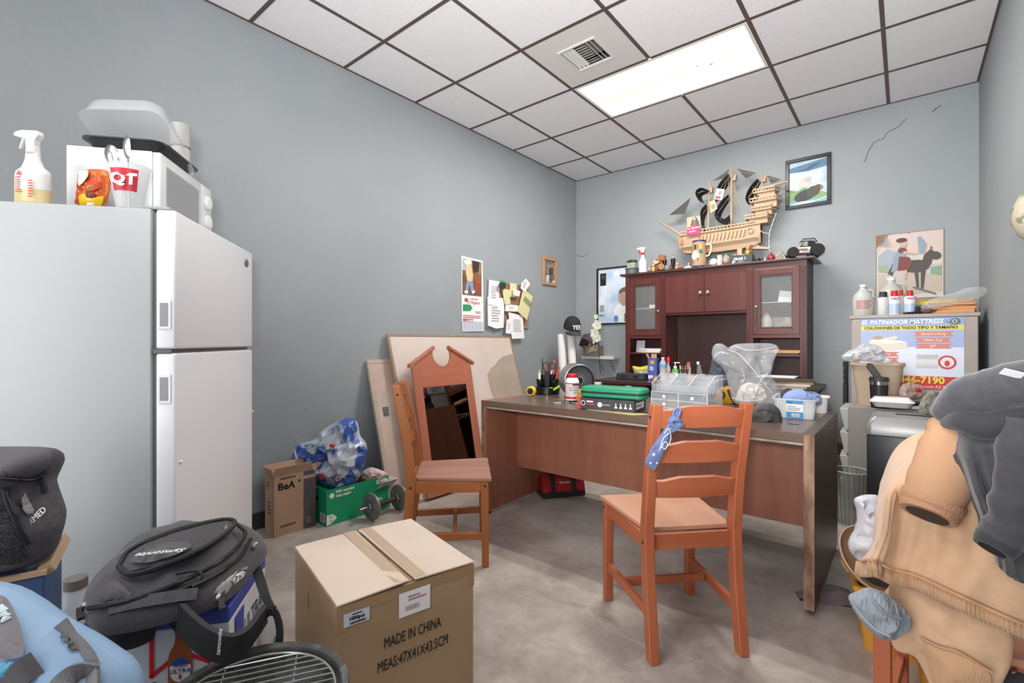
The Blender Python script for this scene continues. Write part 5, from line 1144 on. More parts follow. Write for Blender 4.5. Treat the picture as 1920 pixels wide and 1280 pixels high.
# acrylic drawer organiser
aq = thing('acrylic_organizer', 'clear acrylic organizer with small drawers and stepped compartments on the desk', 'organizer', (-0.875, 2.375, DZ), -0.06)
ACR = mat('acrylic', 'dde3e8', r=0.06, al=0.11); ACE = mat('acrylic_edge', 'eef2f5', r=0.15, al=0.55)
w, dp = 0.145, 0.20
q = MB(); q.box(-w, w, 0, dp, 0, 0.003); q.box(-w, -w + 0.003, 0, dp, 0.003, 0.12); q.box(w - 0.003, w, 0, dp, 0.003, 0.12); q.box(-w + 0.003, w - 0.003, dp - 0.003, dp, 0.003, 0.12); q.box(-w, w, 0, dp, 0.12, 0.123)
q.box(-0.0015, 0.0015, 0.002, dp - 0.003, 0.003, 0.12)
q.build('drawer_frame', ACR, aq)
for zi, (z0, z1) in enumerate(((0.005, 0.042), (0.044, 0.081), (0.083, 0.119))):
    for s in (-1, 1):
        x0, x1 = (-w + 0.004, -0.003) if s < 0 else (0.003, w - 0.004)
        d = MB().box(x0, x1, -0.004, 0.0, z0, z1).box(x0, x0 + 0.002, 0, dp - 0.02, z0, z1 - 0.004).box(x1 - 0.002, x1, 0, dp - 0.02, z0, z1 - 0.004).box(x0, x1, 0, dp - 0.02, z0, z0 + 0.002).build('drawer', ACR, aq)
        MB(frame(((x0 + x1) / 2, -0.004, (z0 + z1) / 2), (1, 0, 0), (0, -1, 0))).lathe([(0.006, 0), (0.009, 0.008), (0.001, 0.009)], 10).build('knob', ACE, d)
for a0, a1, b0, b1 in ((-w, w, -0.001, 0.001), ):
    for z in (0.0, 0.0425, 0.082, 0.1215): MB().box(a0, a1, -0.006, -0.0045, z, z + 0.002).build('bright_edge', ACE, aq)
for x in (-w, -0.05, 0.05, w - 0.003):
    MB(Matrix(((0, 0, 1, x), (1, 0, 0, 0), (0, 1, 0, 0.1235), (0, 0, 0, 1)))).prism([(0.0, 0.0), (dp, 0.0), (dp, 0.085), (0.10, 0.085), (0.0, 0.04)], 0, 0.003).build('divider', ACR, aq)
for x in (-w, -0.05, 0.05, w - 0.003): MB().tube([(x + 0.0015, 0.0, 0.1635), (x + 0.0015, 0.10, 0.2085), (x + 0.0015, dp, 0.2085)], 0.0022, 4).build('bright_edge', ACE, aq)
for x in (-w, -0.0015, w - 0.003): MB().box(x, x + 0.003, -0.006, -0.0045, 0.0, 0.123).build('bright_edge', ACE, aq)
MB().box(-w, w, 0.0, 0.003, 0.1235, 0.163).build('tray_front', ACR, aq); MB().box(-w, w, dp - 0.003, dp, 0.1235, 0.2085).build('tray_back', ACR, aq)
for y, h in ((0.05, 0.058), (0.10, 0.080), (0.15, 0.084)): MB().box(-w + 0.003, w - 0.003, y, y + 0.002, 0.1235, 0.1235 + h).build('step_wall', ACR, aq)
for i in range(6): MB().box(-0.04 + i * 0.016, -0.038 + i * 0.016, 0.10, dp - 0.003, 0.1235, 0.20).build('lipstick_slot', ACR, aq)
MB(frame((-0.09, -0.0058, 0.022), (1, 0, 0), (0, -1, 0))).rect(-0.04, 0.03, -0.014, 0.014, 0).build('price_sticker', PAPER, aq)
m_ = MB(frame((-0.09, -0.0063, 0.022), (1, 0, 0), (0, -1, 0))); lines(m_, -0.036, 0.0, -0.011, 0.011, 3, 0, fill=0.6); m_.build('sticker_print', INK, aq)
# yellow and black tool pouch
tp = Soft('tool_pouch', 'black and yellow tool pouch behind the acrylic organizer', 'bag', 3.0, [(1308, 762), (1310, 735), (1318, 712), (1330, 704), (1350, 704), (1368, 700), (1385, 712), (1395, 738), (1398, 765)], (1350, 738), 0.09, 0.08, m=mat('pouch_black', '2c2b2d', r=0.7, c2='3a393b', vs=30), amp=0.012, fs=14, base=DZ)
tp.patch('yellow_panel', [(1337, 752), (1346, 728), (1368, 722), (1378, 735), (1382, 756), (1350, 758)], mat('pouch_yellow', 'c08f1f', r=0.7), 0.012)
for k in range(4): tp.cord('white_piping', [(1318 + k * 6, 750 - k * 3), (1324 + k * 6, 728 - k * 4), (1338 + k * 8, 713 - k)], 0.0022, mat('piping', 'b9b7b2', r=0.7), 0.014, n=12)
tp.band('pouch_strap', [(1352, 730), (1358, 740), (1354, 748)], 0.006, FAB2, 0.03, n=10); tp.band('pouch_strap', [(1366, 730), (1372, 745), (1380, 757)], 0.010, FAB2, 0.03, n=10)
# big clear bag
FILM = mat('clear_film', 'd5d9dd', r=0.10, al=0.28)
cb = Soft('clear_bag', 'large clear plastic bag standing open on the desk', 'plastic bag', 2.80,
          [(1338, 646), (1352, 642), (1364, 653), (1378, 644), (1412, 643), (1447, 643), (1460, 649), (1453, 663), (1448, 678), (1440, 701), (1452, 716), (1466, 736), (1471, 748), (1465, 760), (1450, 762), (1427, 762), (1394, 762), (1374, 754), (1369, 735), (1363, 703), (1354, 686), (1338, 675), (1334, 662)],
          (1408, 712), 0.09, 0.08, m=FILM, part='film', amp=0.03, fs=10, seed=5, rings=12, n=80, sm=1, base=DZ, jit=0.03, shade=35)
for pts in ([(1364, 655), (1385, 664), (1410, 690), (1440, 728), (1462, 752)], [(1378, 648), (1400, 656), (1430, 655), (1455, 650)], [(1340, 668), (1352, 660), (1366, 664)], [(1372, 745), (1395, 752), (1430, 750)], [(1390, 690), (1396, 705), (1393, 718)], [(1440, 700), (1425, 715), (1430, 735)]):
    cb.cord('film_crease', pts, 0.0035, CLEAR2, 0.014)
wl = Soft('white_packets', 'white wrapped packets inside the clear bag', 'packets', 2.81, [(1378, 756), (1382, 738), (1390, 722), (1404, 716), (1420, 720), (1432, 728), (1438, 745), (1432, 758)], (1408, 740), 0.05, 0.05, m=mat('packet_white', 'dcd8d3', r=0.4, c2='c9beb6', vs=30), amp=0.025, fs=22, base=DZ, n=40, rings=7, shade=28)
# dark blue-grey garment behind the bag
gm = Soft('dark_garment', 'dark blue-grey garment heaped behind the clear bag', 'clothes', 3.16, [(1322, 725), (1330, 700), (1336, 670), (1345, 655), (1360, 665), (1368, 700), (1375, 735), (1340, 750)], (1350, 705), 0.05, 0.05, m=mat('slate_cloth', '4a5262', r=0.85, c2='3b3d44', vs=15), amp=0.02, fs=16, base=DZ)
# black pouch at the front
bkp = Soft('black_pouch', 'dark leather pouch lying behind the chair top on the desk', 'pouch', 2.30, [(1400, 797), (1405, 770), (1420, 758), (1445, 755), (1460, 765), (1466, 785), (1462, 799)], (1435, 780), 0.05, 0.05, m=mat('dark_leather', '3c3a3a', r=0.6, c2='4a4848', vs=20, bump=0.2, bs=120), amp=0.008, fs=18, base=DZ)
bkp.cord('seam', [(1408, 776), (1430, 768), (1460, 776)], 0.002, FAB2, 0.004)
# clear tub with label, blue cloth
tr = thing('clear_tub', 'clear plastic tub with blue and white label near the right end of the desk', 'tub', (-0.435, 2.83, DZ), 0.10)
def tub(t, w, d_, h, m):
    q = MB(); q.loft([rrect(w * 0.88, d_ * 0.88, 0.02, 0.0), rrect(w, d_, 0.025, h), rrect(w + 0.008, d_ + 0.008, 0.028, h), rrect(w + 0.008, d_ + 0.008, 0.028, h + 0.006), rrect(w - 0.003, d_ - 0.003, 0.022, h + 0.005), rrect(w * 0.88 - 0.003, d_ * 0.88 - 0.003, 0.018, 0.003)])
    return q.build('tub_wall', m, t, sm=40)
tub(tr, 0.092, 0.135, 0.092, CLEAR2)
fz2 = frame((0.0, -0.128, 0.047), (1, 0, 0), (0, -1, -0.17))
MB(fz2).rect(-0.035, 0.037, -0.043, 0.045, 0.006).build('blue_label', mat('label_blue', '4b92c4', r=0.5), tr); MB(fz2).rect(-0.035, 0.037, -0.012, 0.028, 0.0066).build('white_label', PAPER, tr); MB(fz2).rect(-0.012, 0.02, -0.036, -0.02, 0.0066).build('barcode_field', PAPER, tr)
m_ = MB(fz2); barcode(m_, -0.009, 0.017, -0.034, -0.022, 0.0072); lines(m_, -0.03, 0.03, -0.006, 0.02, 3, 0.0072, fill=0.35); m_.build('label_print', mt('5b6b80'), tr)
text('Dial', 0.014, fz2 @ Matrix.Translation((-0.02, 0.036, 0.0072)), mt('23406b'), tr)
for i in range(14): MB(fz2).rect(-0.085 + i * 0.0125, -0.0835 + i * 0.0125, -0.04, 0.04, 0.0052).build('rib', ACE, tr)
bc2 = Soft('blue_garment', 'crumpled light blue and grey cloths heaped in the clear tub', 'clothes', 2.45, [(1466, 756), (1470, 742), (1482, 732), (1498, 728), (1512, 734), (1526, 733), (1538, 742), (1536, 757), (1500, 764)], (1502, 748), 0.07, 0.07, m=mat('sky_cotton', '7f93c2', r=0.85, c2='55585f', vs=9, lo=0.5, hi=0.56), amp=0.014, fs=20, base=DZ + 0.02)
dr_ = thing('dark_roll', 'dark roll of tape lying on the cloths in the clear tub', 'tape roll', at(1478, 741, 2.5), YAW); MB(rotm(1.2, 0.2, 0)).lathe([(0.018, -0.012), (0.036, -0.012), (0.036, 0.012), (0.018, 0.012)], 20, cap=False).build('roll', mat('roll_dark', '4a4644', r=0.6), dr_, sm=40)
t2 = thing('white_tub', 'small white printed tub at the back right corner of the desk', 'tub', (-0.365, 3.05, DZ), 0.1); tub(t2, 0.045, 0.06, 0.08, mat('tub_white', 'd8d5d2', r=0.4))
wb_ = put('wood_block', 'small tan block on the desk before the clear bag', 'block', 1434, 765, rz=0.4); MB().box(-0.03, 0.03, -0.015, 0.015, 0, 0.012).build('block_body', KRAFT, wb_, bevel=0.002)
# bandana on the chair post
bd = Soft('bandana', 'blue paisley bandana knotted round the back post of the orange chair', 'bandana', 1.575, [(1262, 768), (1272, 764), (1278, 770), (1272, 785), (1284, 795), (1276, 798), (1262, 795), (1255, 825), (1240, 860), (1226, 884), (1208, 868), (1222, 838), (1240, 812), (1256, 790)], (1250, 815), 0.014, 0.010, m=mat('bandana_blue', '5f6d98', r=0.85, c2='6b79a4', vs=20), amp=0.006, fs=30, rings=8, base=0.6, sm=0)
bd.cord('knot', [(1256, 790), (1264, 784), (1274, 790), (1266, 798), (1256, 794)], 0.010, mat('bandana_blue2', '6a78a2', r=0.85), 0.004, n=12)
bd.cord('loop', [(1268, 788), (1262, 776), (1268, 766), (1276, 768), (1272, 780), (1266, 790)], 0.004, mat('bandana_blue2', '6a78a2', r=0.85), 0.006, n=16)
PAIS = mat('paisley_white', 'd5dae6', r=0.85)
for u, v, r_ in ((1226, 852, 4), (1220, 868, 3), (1232, 868, 2.5)): bd.patch('flower_print', [(u + r_ * (1.0 if k % 2 else 0.5) * math.cos(k * PI / 5), v + r_ * (1.0 if k % 2 else 0.5) * math.sin(k * PI / 5)) for k in range(10)], PAIS, 0.004, th=0.0005, sm=0, n=20)
for pts in ([(1240, 840), (1246, 828), (1252, 832), (1247, 842), (1242, 838)], [(1236, 845), (1244, 822), (1254, 812)], [(1254, 835), (1258, 820), (1256, 808)], [(1246, 812), (1252, 804), (1256, 806)]): bd.cord('paisley_print', pts, 0.0016, PAIS, 0.004, n=12)
# ================================================================== back wall pictures
bear = thing('framed_bear_picture', 'black framed picture of bears and an eagle high on the back wall', 'picture frame', (-0.655, YB, 2.29))
FBK = mat('black_frame', '1d1c1e', r=0.3)
Mb_ = Matrix.Translation((0, 0, 0))
for a0, a1, b0, b1 in ((-0.17, 0.17, 0.0, 0.03), (-0.17, 0.17, 0.405, 0.435), (-0.17, -0.14, 0.03, 0.405), (0.14, 0.17, 0.03, 0.405)): MB().box(a0, a1, -0.022, -0.001, b0, b1).build('frame_bar', FBK, bear, bevel=0.003)
MB().box(-0.141, 0.141, -0.006, -0.001, 0.029, 0.406).build('picture', mat('bear_sky', '8fa9bd', r=0.25, c2='b9c9d2', vs=7), bear)
def bk(x, z): return (x, z)
def art2(t, name, polys, M, z0=0.0):
    mb = MB(M); ms = []
    for k, (m, pts) in enumerate(polys):
        if m not in ms: ms.append(m)
        mb.flat(pts, z0 + k * 0.0005, ms.index(m))
    return mb.build(name, ms, t)
fb_ = frame((0, -0.0066, 0), (1, 0, 0), (0, -1, 0))
art2(bear, 'printed_scene', [(mt('5f7f9c'), [(-0.14, 0.36), (0.14, 0.40), (0.14, 0.33), (0.0, 0.31), (-0.14, 0.32)]), (mt('c6d2d8'), ell(0.0, 0.25, 0.12, 0.05)), (mt('7fa070'), [(-0.14, 0.05), (-0.14, 0.17), (-0.08, 0.15), (-0.03, 0.18), (0.14, 0.10), (0.14, 0.05)]), (mt('88a8c4'), [(-0.14, 0.03), (-0.14, 0.06), (0.14, 0.06), (0.14, 0.03)]),
                             (mt('c3c1b8'), ell(-0.025, 0.215, 0.05, 0.04)), (mt('b4b3ab'), ell(0.0, 0.24, 0.028, 0.024)), (mt('57636f'), [(-0.09, 0.33), (-0.02, 0.335), (0.03, 0.36), (0.09, 0.37), (0.06, 0.345), (0.0, 0.325)]), (mt('d8d8d2'), ell(0.035, 0.30, 0.022, 0.012)),
                             (mt('3f4348'), ell(-0.02, 0.105, 0.085, 0.048, a=0.25)), (mt('4f4d4b'), ell(0.04, 0.13, 0.05, 0.045, a=0.3)), (mt('5d4d40'), ell(0.075, 0.155, 0.032, 0.026)), (mt('8b7a68'), ell(0.10, 0.153, 0.014, 0.01)), (mt('3f4348'), [(-0.09, 0.06), (-0.07, 0.11), (-0.04, 0.10), (-0.05, 0.055)]), (mt('d6e0e6'), [(-0.14, 0.03), (-0.05, 0.055), (0.05, 0.045), (0.14, 0.07), (0.14, 0.06), (0.03, 0.033)])], fb_)
bp_ = thing('framed_memorial_poster', 'black framed pale blue poster of a child behind the hutch side', 'poster', (-2.48, YB, 1.315))
for a0, a1, b0, b1 in ((-0.24, 0.24, 0.0, 0.018), (-0.24, 0.24, 0.622, 0.64), (-0.24, -0.222, 0.018, 0.622), (0.222, 0.24, 0.018, 0.622)): MB().box(a0, a1, -0.02, -0.001, b0, b1).build('frame_bar', FBK, bp_, bevel=0.002)
MB().box(-0.223, 0.223, -0.006, -0.001, 0.017, 0.623).build('poster_sheet', mat('cloud_poster', 'a9bfdc', r=0.3, c2='dfe4ea', vs=5), bp_)
art2(bp_, 'printed_scene', [(mt('c9d8ea'), [(-0.03, 0.60), (0.03, 0.60), (0.09, 0.40), (-0.06, 0.40)]), (mt('dfe6ee'), ell(0.0, 0.57, 0.022, 0.03)), (mt('262427'), [(-0.20, 0.44), (-0.125, 0.44), (-0.125, 0.58), (-0.20, 0.58)]), (mt('4a3f3a'), ell(-0.16, 0.535, 0.018, 0.025)), (mt('17181a'), ell(-0.16, 0.48, 0.03, 0.035)),
                            (mt('e9ecef'), ell(0.10, 0.13, 0.13, 0.12)), (mt('b3978a'), ell(0.10, 0.30, 0.075, 0.10)), (mt('6b5a52'), [(0.03, 0.33), (0.04, 0.38), (0.10, 0.41), (0.16, 0.38), (0.17, 0.33), (0.10, 0.36)]), (mt('9a8d86'), [(-0.20, 0.15), (-0.15, 0.15), (-0.15, 0.22), (-0.20, 0.22)]), (mt('5a8cc0'), ell(0.0, 0.065, 0.028, 0.038)), (mt('7a6a55'), [(0.10, 0.03), (0.17, 0.03), (0.17, 0.12), (0.10, 0.12)])], frame((0, -0.0066, 0), (1, 0, 0), (0, -1, 0)))
hp = thing('horseman_poster', 'curled paper poster of a caped rider on a horse above the grey cabinet', 'poster', (0.02, YB, 1.46))
MB().box(-0.205, 0.205, -0.004, -0.001, 0.03, 0.515).build('backing_card', mat('brown_card', '8b6d52', r=0.85), hp)
def sheet(u, v):
    x = -0.20 + 0.40 * u; z = 0.0 + 0.51 * v
    c = max(0, (0.06 - u) + (v - 0.90)) * 0.5
    return (x + c * 0.5, -0.006 - c - 0.012 * max(0, 0.12 - v) * 8 * u, z - c * 0.6)
MB().grid(sheet, 16, 16, th=-0.001).build('poster_sheet', mat('faded_poster', 'c3c0bf', r=0.6, c2='b9b4b0', vs=4), hp, sm=60)
D1 = mt('4d4846'); RDK = mt('77403f'); BLC = mt('8497a6'); SKN = mt('bfa493')
art2(hp, 'printed_scene', [(mt('c9b7b0'), [(-0.19, 0.34), (0.19, 0.34), (0.19, 0.50), (-0.15, 0.50)]), (mt('9aa4b0'), [(-0.19, 0.26), (-0.06, 0.26), (-0.06, 0.36), (-0.13, 0.40), (-0.19, 0.35)]), (mt('c9c2ae'), [(0.03, 0.25), (0.19, 0.25), (0.19, 0.34), (0.06, 0.32)]), (mt('8fa08a'), [(-0.19, 0.22), (-0.10, 0.2), (-0.13, 0.27), (-0.19, 0.27)]), (mt('7d9a80'), [(0.12, 0.15), (0.19, 0.16), (0.19, 0.24), (0.13, 0.23)]), (mt('b3a89c'), [(-0.19, 0.02), (0.19, 0.02), (0.19, 0.16), (0.05, 0.2), (-0.19, 0.2)]),
                           (mt('b9b2aa'), [(-0.13, 0.10), (-0.02, 0.12), (-0.02, 0.22), (-0.10, 0.24), (-0.15, 0.18)]), (D1, ell(0.04, 0.245, 0.085, 0.05)), (D1, [(0.07, 0.25), (0.09, 0.33), (0.13, 0.37), (0.15, 0.34), (0.13, 0.25)]), (D1, ell(0.155, 0.315, 0.035, 0.03, a=-0.7)), (D1, [(0.03, 0.22), (0.055, 0.22), (0.06, 0.08), (0.045, 0.08)]), (D1, [(0.07, 0.22), (0.10, 0.22), (0.085, 0.06), (0.07, 0.06)]), (D1, [(-0.13, 0.2), (-0.10, 0.28), (-0.08, 0.27), (-0.10, 0.18)]), (D1, [(0.122, 0.37), (0.13, 0.392), (0.138, 0.37)]),
                           (BLC, [(-0.06, 0.40), (-0.03, 0.42), (-0.02, 0.33), (-0.08, 0.22), (-0.11, 0.21), (-0.09, 0.33)]), (RDK, [(-0.06, 0.33), (0.0, 0.32), (0.02, 0.28), (0.0, 0.22), (-0.07, 0.22)]), (RDK, ell(-0.04, 0.375, 0.026, 0.022)), (SKN, [(-0.03, 0.37), (0.04, 0.345), (0.06, 0.36), (0.04, 0.335), (-0.04, 0.35)]), (SKN, ell(-0.035, 0.42, 0.02, 0.024)), (mt('5b3a34'), ell(-0.045, 0.455, 0.034, 0.018)), (BLC, [(0.05, 0.47), (0.07, 0.47), (0.10, 0.41), (0.09, 0.35), (0.06, 0.34)]), (SKN, [(-0.03, 0.22), (-0.01, 0.22), (-0.02, 0.15), (-0.035, 0.15)]), (mt('6b6560'), [(0.03, 0.09), (0.16, 0.03), (0.155, 0.02), (0.02, 0.08)])], frame((0, -0.0085, 0), (1, 0, 0), (0, -1, 0)))
MB(frame((0.0, -0.009, 0.508), (1, 0, 0), (0, -1, 0))).lathe([(0.005, 0), (0.005, 0.004)], 10).build('push_pin', RED, hp)

# ================================================================== items in and on the hutch
HT = hz1 + 0.0228
def HB(u, v, z=0.7660): return onZ(u, v, z)
def putz(name, label, cat, u, v, z, rz=0.0, group=None):
    p = onZ(u, v, z); return thing(name, label, cat, (p.x, p.y, z), rz, group)
CZ = 0.7657
def puty(name, label, cat, u, y, rz=0.0, group=None):
    p = onY(u, 700, y); return thing(name, label, cat, (p.x, p.y, CZ), rz, group)
# pistol-type black case
bk_ = puty('hard_case', 'flat black plastic tool case at the left end of the credenza', 'case', 1186, 4.27, 0.05)
MB().loft(pill(0.14, 0.075, 0.02, [(0.006, 0), (0, 0.006), (0, 0.028)])).build('lower_shell', mat('case_black', '333335', r=0.5), bk_, sm=40)
MB().loft(pill(0.14, 0.075, 0.02, [(0.002, 0.0285), (0.002, 0.05), (0.01, 0.056)])).build('upper_shell', mat('case_black', '333335', r=0.5), bk_, sm=40)
for x in (-0.06, 0.06): MB().box(x - 0.015, x + 0.015, -0.079, -0.0745, 0.018, 0.04).build('latch', BLACK, bk_)
chp = Soft('chip_packet', 'yellow and white snack packet in the left hutch compartment', 'snack bag', 4.72, [(1185, 685), (1200, 688), (1216, 684), (1218, 700), (1212, 711), (1192, 709)], (1202, 697), 0.04, 0.04, m=mat('packet_pale', 'c9c9c4', r=0.3, c2='a8a89e', vs=30), amp=0.006, fs=20, base=CZ)
chp.patch('yellow_top', [(1185, 685), (1200, 688), (1216, 684), (1217, 691), (1200, 694), (1187, 692)], mat('packet_lemon', 'c9be1e', r=0.35), 0.004)
bx_ = puty('tall_box', 'tall blue and orange carton with open flaps beside the water bottle', 'box', 1225, 4.3, 0.05)
MB().box(-0.042, 0.042, -0.03, 0.03, 0, 0.205).build('carton', mat('violet_blue', '4b5aa5', r=0.5), bx_, bevel=0.001)
ft = frame((0, -0.0306, 0), (1, 0, 0), (0, -1, 0))
MB(ft).flat([(0, 0.185), (0.02, 0.178), (0.02, 0.155), (0, 0.145), (-0.02, 0.155), (-0.02, 0.178)], 0).build('orange_badge', mat('badge_orange', 'd0943f', r=0.5), bx_)
MB(ft).flat([(0.0, 0.0), (0.042, 0.0), (0.042, 0.055)], 0.0003).build('orange_corner', mat('badge_orange', 'd0943f', r=0.5), bx_); m_ = MB(ft); m_.rect(-0.036, -0.018, 0.012, 0.045, 0.0004); m_.rect(-0.014, 0.006, 0.02, 0.045, 0.0004); m_.build('picture_square', PAPER, bx_)
m_ = MB(ft); lines(m_, -0.025, 0.025, 0.09, 0.13, 4, 0.0004, seed=3); m_.build('print', PAPER, bx_)
MB(rotm(0, -0.5, 0, (-0.042, 0, 0.205))).box(0, 0.001, -0.03, 0.03, 0, 0.045).build('flap', CARD, bx_); MB(rotm(0, 0, 0, (0, -0.03, 0.205))).box(-0.01, 0.042, 0, 0.001, 0, 0.04).build('flap', CARD, bx_)
wbo = puty('water_bottle', 'clear plastic water bottle with blue label on the credenza', 'bottle', 1243, 4.3)
MB().lathe([(0.028, 0), (0.032, 0.004)] + [(0.032 - 0.0025 * (k % 2), 0.01 + k * 0.012) for k in range(9)] + [(0.032, 0.12), (0.032, 0.15), (0.024, 0.175), (0.013, 0.19), (0.013, 0.198)], 20).build('bottle', CLEAR2, wbo, sm=60)
MB().lathe([(0.0145, 0.196), (0.0145, 0.212), (0.001, 0.212)], 14).build('cap', WHITE, wbo); MB().lathe([(0.0326, 0.118), (0.0326, 0.15)], 20, cap=False).build('label', mat('water_blue', '6fa0cf', r=0.5), wbo, sm=60)
rb = puty('sauce_bottle', 'slim bottle with red cap behind the water bottle', 'bottle', 1253, 4.37)
MB().lathe([(0.02, 0), (0.022, 0.003), (0.022, 0.11), (0.01, 0.14), (0.009, 0.17)], 16).build('bottle', CLEAR2, rb, sm=50); MB().lathe([(0.018, 0.17), (0.02, 0.19), (0.014, 0.215), (0.001, 0.218)], 14).build('cap', RED, rb, sm=50); MB().lathe([(0.0226, 0.02), (0.0226, 0.08)], 16, cap=False).build('label', mat('sauce_label', 'b04848', r=0.5), rb, sm=60)
jr = puty('small_jar', 'small brown glass jar with grey lid on the credenza', 'jar', 1260, 4.33); MB().lathe([(0.024, 0), (0.026, 0.004), (0.026, 0.05), (0.02, 0.06)], 16).build('jar', mat('jar_brown', '8b7d6c', r=0.2, al=0.8), jr, sm=50); MB().lathe([(0.024, 0.06), (0.024, 0.072), (0.001, 0.072)], 16).build('lid', GREY, jr)
sp_ = puty('soap_bottle', 'green hand soap pump bottle in the middle of the hutch', 'soap bottle', 1266, 4.42)
MB().lathe([(0.03, 0), (0.034, 0.005), (0.034, 0.09), (0.02, 0.105), (0.014, 0.11)], 20, sy=0.7).build('bottle', mat('soap_green', '5f9a4f', r=0.2), sp_, sm=50)
wrap(0.0345, -0.8, 0.8, 0.03, 0.075).build('label', mat('soap_label', 'c9d4c6', r=0.5), sp_).scale = (1, 0.72, 1)
MB().lathe([(0.015, 0.11), (0.016, 0.128), (0.005, 0.13), (0.005, 0.155), (0.012, 0.157), (0.012, 0.166), (0.001, 0.167)], 14).box(0.0, 0.045, -0.005, 0.005, 0.158, 0.166).build('pump', WHITE, sp_)
pcp = puty('pen_cup', 'black wire pen cup on the credenza in the hutch', 'pen cup', 1282, 4.42)
MB().lathe([(0.035, 0), (0.037, 0.003), (0.042, 0.10)], 20, cap=False).lathe([(0.001, 0.002), (0.036, 0.002)], 16, cap=False).build('mesh_wall', mat('wire_mesh', '2c2c2e', r=0.5, al=0.55), pcp, sm=50)
MB().tube([(0.042 * math.cos(a), 0.042 * math.sin(a), 0.10) for a in [2 * PI * i / 20 for i in range(20)]], 0.003, 6, closed=True).build('rim', BLACK, pcp)
PL = pcp.location
for k, (x, y, x1, z1, r, m, lab) in enumerate(((-0.02, 0.0, -0.034, 0.14, 0.006, WHITE, 'white pen at the left of the wire pen cup'), (-0.008, -0.01, -0.008, 0.135, 0.005, GREY, 'grey pen in the wire pen cup'), (0.004, 0.01, 0.012, 0.14, 0.006, mat('tan_pen', 'b08a6c', r=0.5), 'tan pencil in the wire pen cup'), (0.015, 0.0, 0.038, 0.17, 0.009, mat('wood_brush', 'a3785a', r=0.6), 'wooden brush leaning right in the wire pen cup'))):
    t = thing('pen', lab, 'pen', PL, 0, 'pens in the wire cup'); MB().cyl((x, y, 0.006), (x1, y, z1 * 0.75), r, n=8).build('barrel', m, t, sm=50); MB().cyl((x + (x1 - x) * 0.75, y, z1 * 0.75), (x1, y, z1), r * 0.95, r * 0.6, n=8).build('tip', m, t, sm=50)
rv = puty('glue_bottle', 'slim clear bottle with pink cap behind the pen cup', 'bottle', 1292, 4.52); MB().lathe([(0.018, 0), (0.018, 0.11), (0.01, 0.13)], 14).build('bottle', CLEAR2, rv, sm=50); MB().lathe([(0.012, 0.13), (0.012, 0.165), (0.001, 0.166)], 12).build('cap', mat('cap_pink', 'c86a70', r=0.5), rv)
ob = puty('note_pad', 'orange note pad standing in a holder in the hutch', 'note pad', 1299, 4.36, 0.2); MB(rotm(-0.3)).box(-0.05, 0.05, 0, 0.03, 0, 0.05).build('pad', mat('orange_paper', 'cf7a52', r=0.8), ob); MB(rotm(-0.3)).box(-0.054, 0.054, 0.031, 0.05, 0, 0.065).build('holder', BLACK, ob)
stp = puty('stapler', 'grey stapler standing on end in the hutch', 'stapler', 1311, 4.47, 0.4)
MB(Matrix(((1, 0, 0, 0), (0, 0, 1, -0.015), (0, 1, 0, 0), (0, 0, 0, 1)))).prism([(-0.02, 0), (0.05, 0), (0.035, 0.05), (0.02, 0.10), (0.015, 0.145), (-0.018, 0.15), (-0.022, 0.06)], 0, 0.03).build('stapler_body', mat('stapler_grey', '6b6b6c', r=0.45), stp, bevel=0.004, seg=2); MB().box(-0.022, 0.0, -0.012, 0.012, 0.151, 0.175).build('stapler_tip', WHITE, stp)
clu = puty('desk_tray', 'low black desk tray with small papers in the hutch', 'tray', 1328, 4.4, 0.1); MB().loft(pill(0.08, 0.05, 0.015, [(0.006, 0), (0, 0.02), (0, 0.03)])).build('tray_shell', BLACK, clu, sm=40); MB(rotm(0, 0, 0.3)).box(-0.03, 0.03, -0.03, 0.03, 0.0305, 0.034).build('slip', PAPER, clu)
# papers on the left shelf
SH = 1.0165
for i in range(4):
    o = MB(rotm(0, 0, 0.06 * (i - 1.5))).box(-0.115, 0.115, -0.10, 0.10, 0, 0.010).build('paper_stack', (PAPER, mat('sheaf_grey', 'c4c0be', r=0.8))[i % 2], None); o.location = (-1.965, 4.64, SH + i * 0.0103); tag(o, ('bottom paper pile on the left hutch shelf', 'second paper pile from the bottom on the left hutch shelf', 'second paper pile from the top on the left hutch shelf', 'top paper pile on the left hutch shelf')[i], 'papers', 'papers on the left hutch shelf')
o = MB(rotm(-0.18, 0, 0)).box(-0.045, 0.045, 0, 0.002, 0, 0.12).build('standing_card', mat('pale_lilac_card', 'c6c5d2', r=0.7), None); o.location = (-2.09, 4.60, SH + 0.001); tag(o, 'pale card standing upright on the left hutch shelf', 'card')
# envelopes on the right shelf
for i in range(3):
    o = MB(rotm(0, 0, 0.08 * (i - 1))).box(-0.13, 0.13, -0.09, 0.09, 0, 0.012).build('envelope', (DGREY, KRAFT, mat('orange_envelope', 'c58a5c', r=0.8))[i], None); o.location = (-0.80, 4.62, SH + i * 0.0123); tag(o, ('dark folder at the bottom of the right hutch shelf', 'brown envelope in the middle of the right hutch shelf', 'orange envelope on top in the right hutch shelf')[i], 'envelope', 'envelopes on the right hutch shelf')
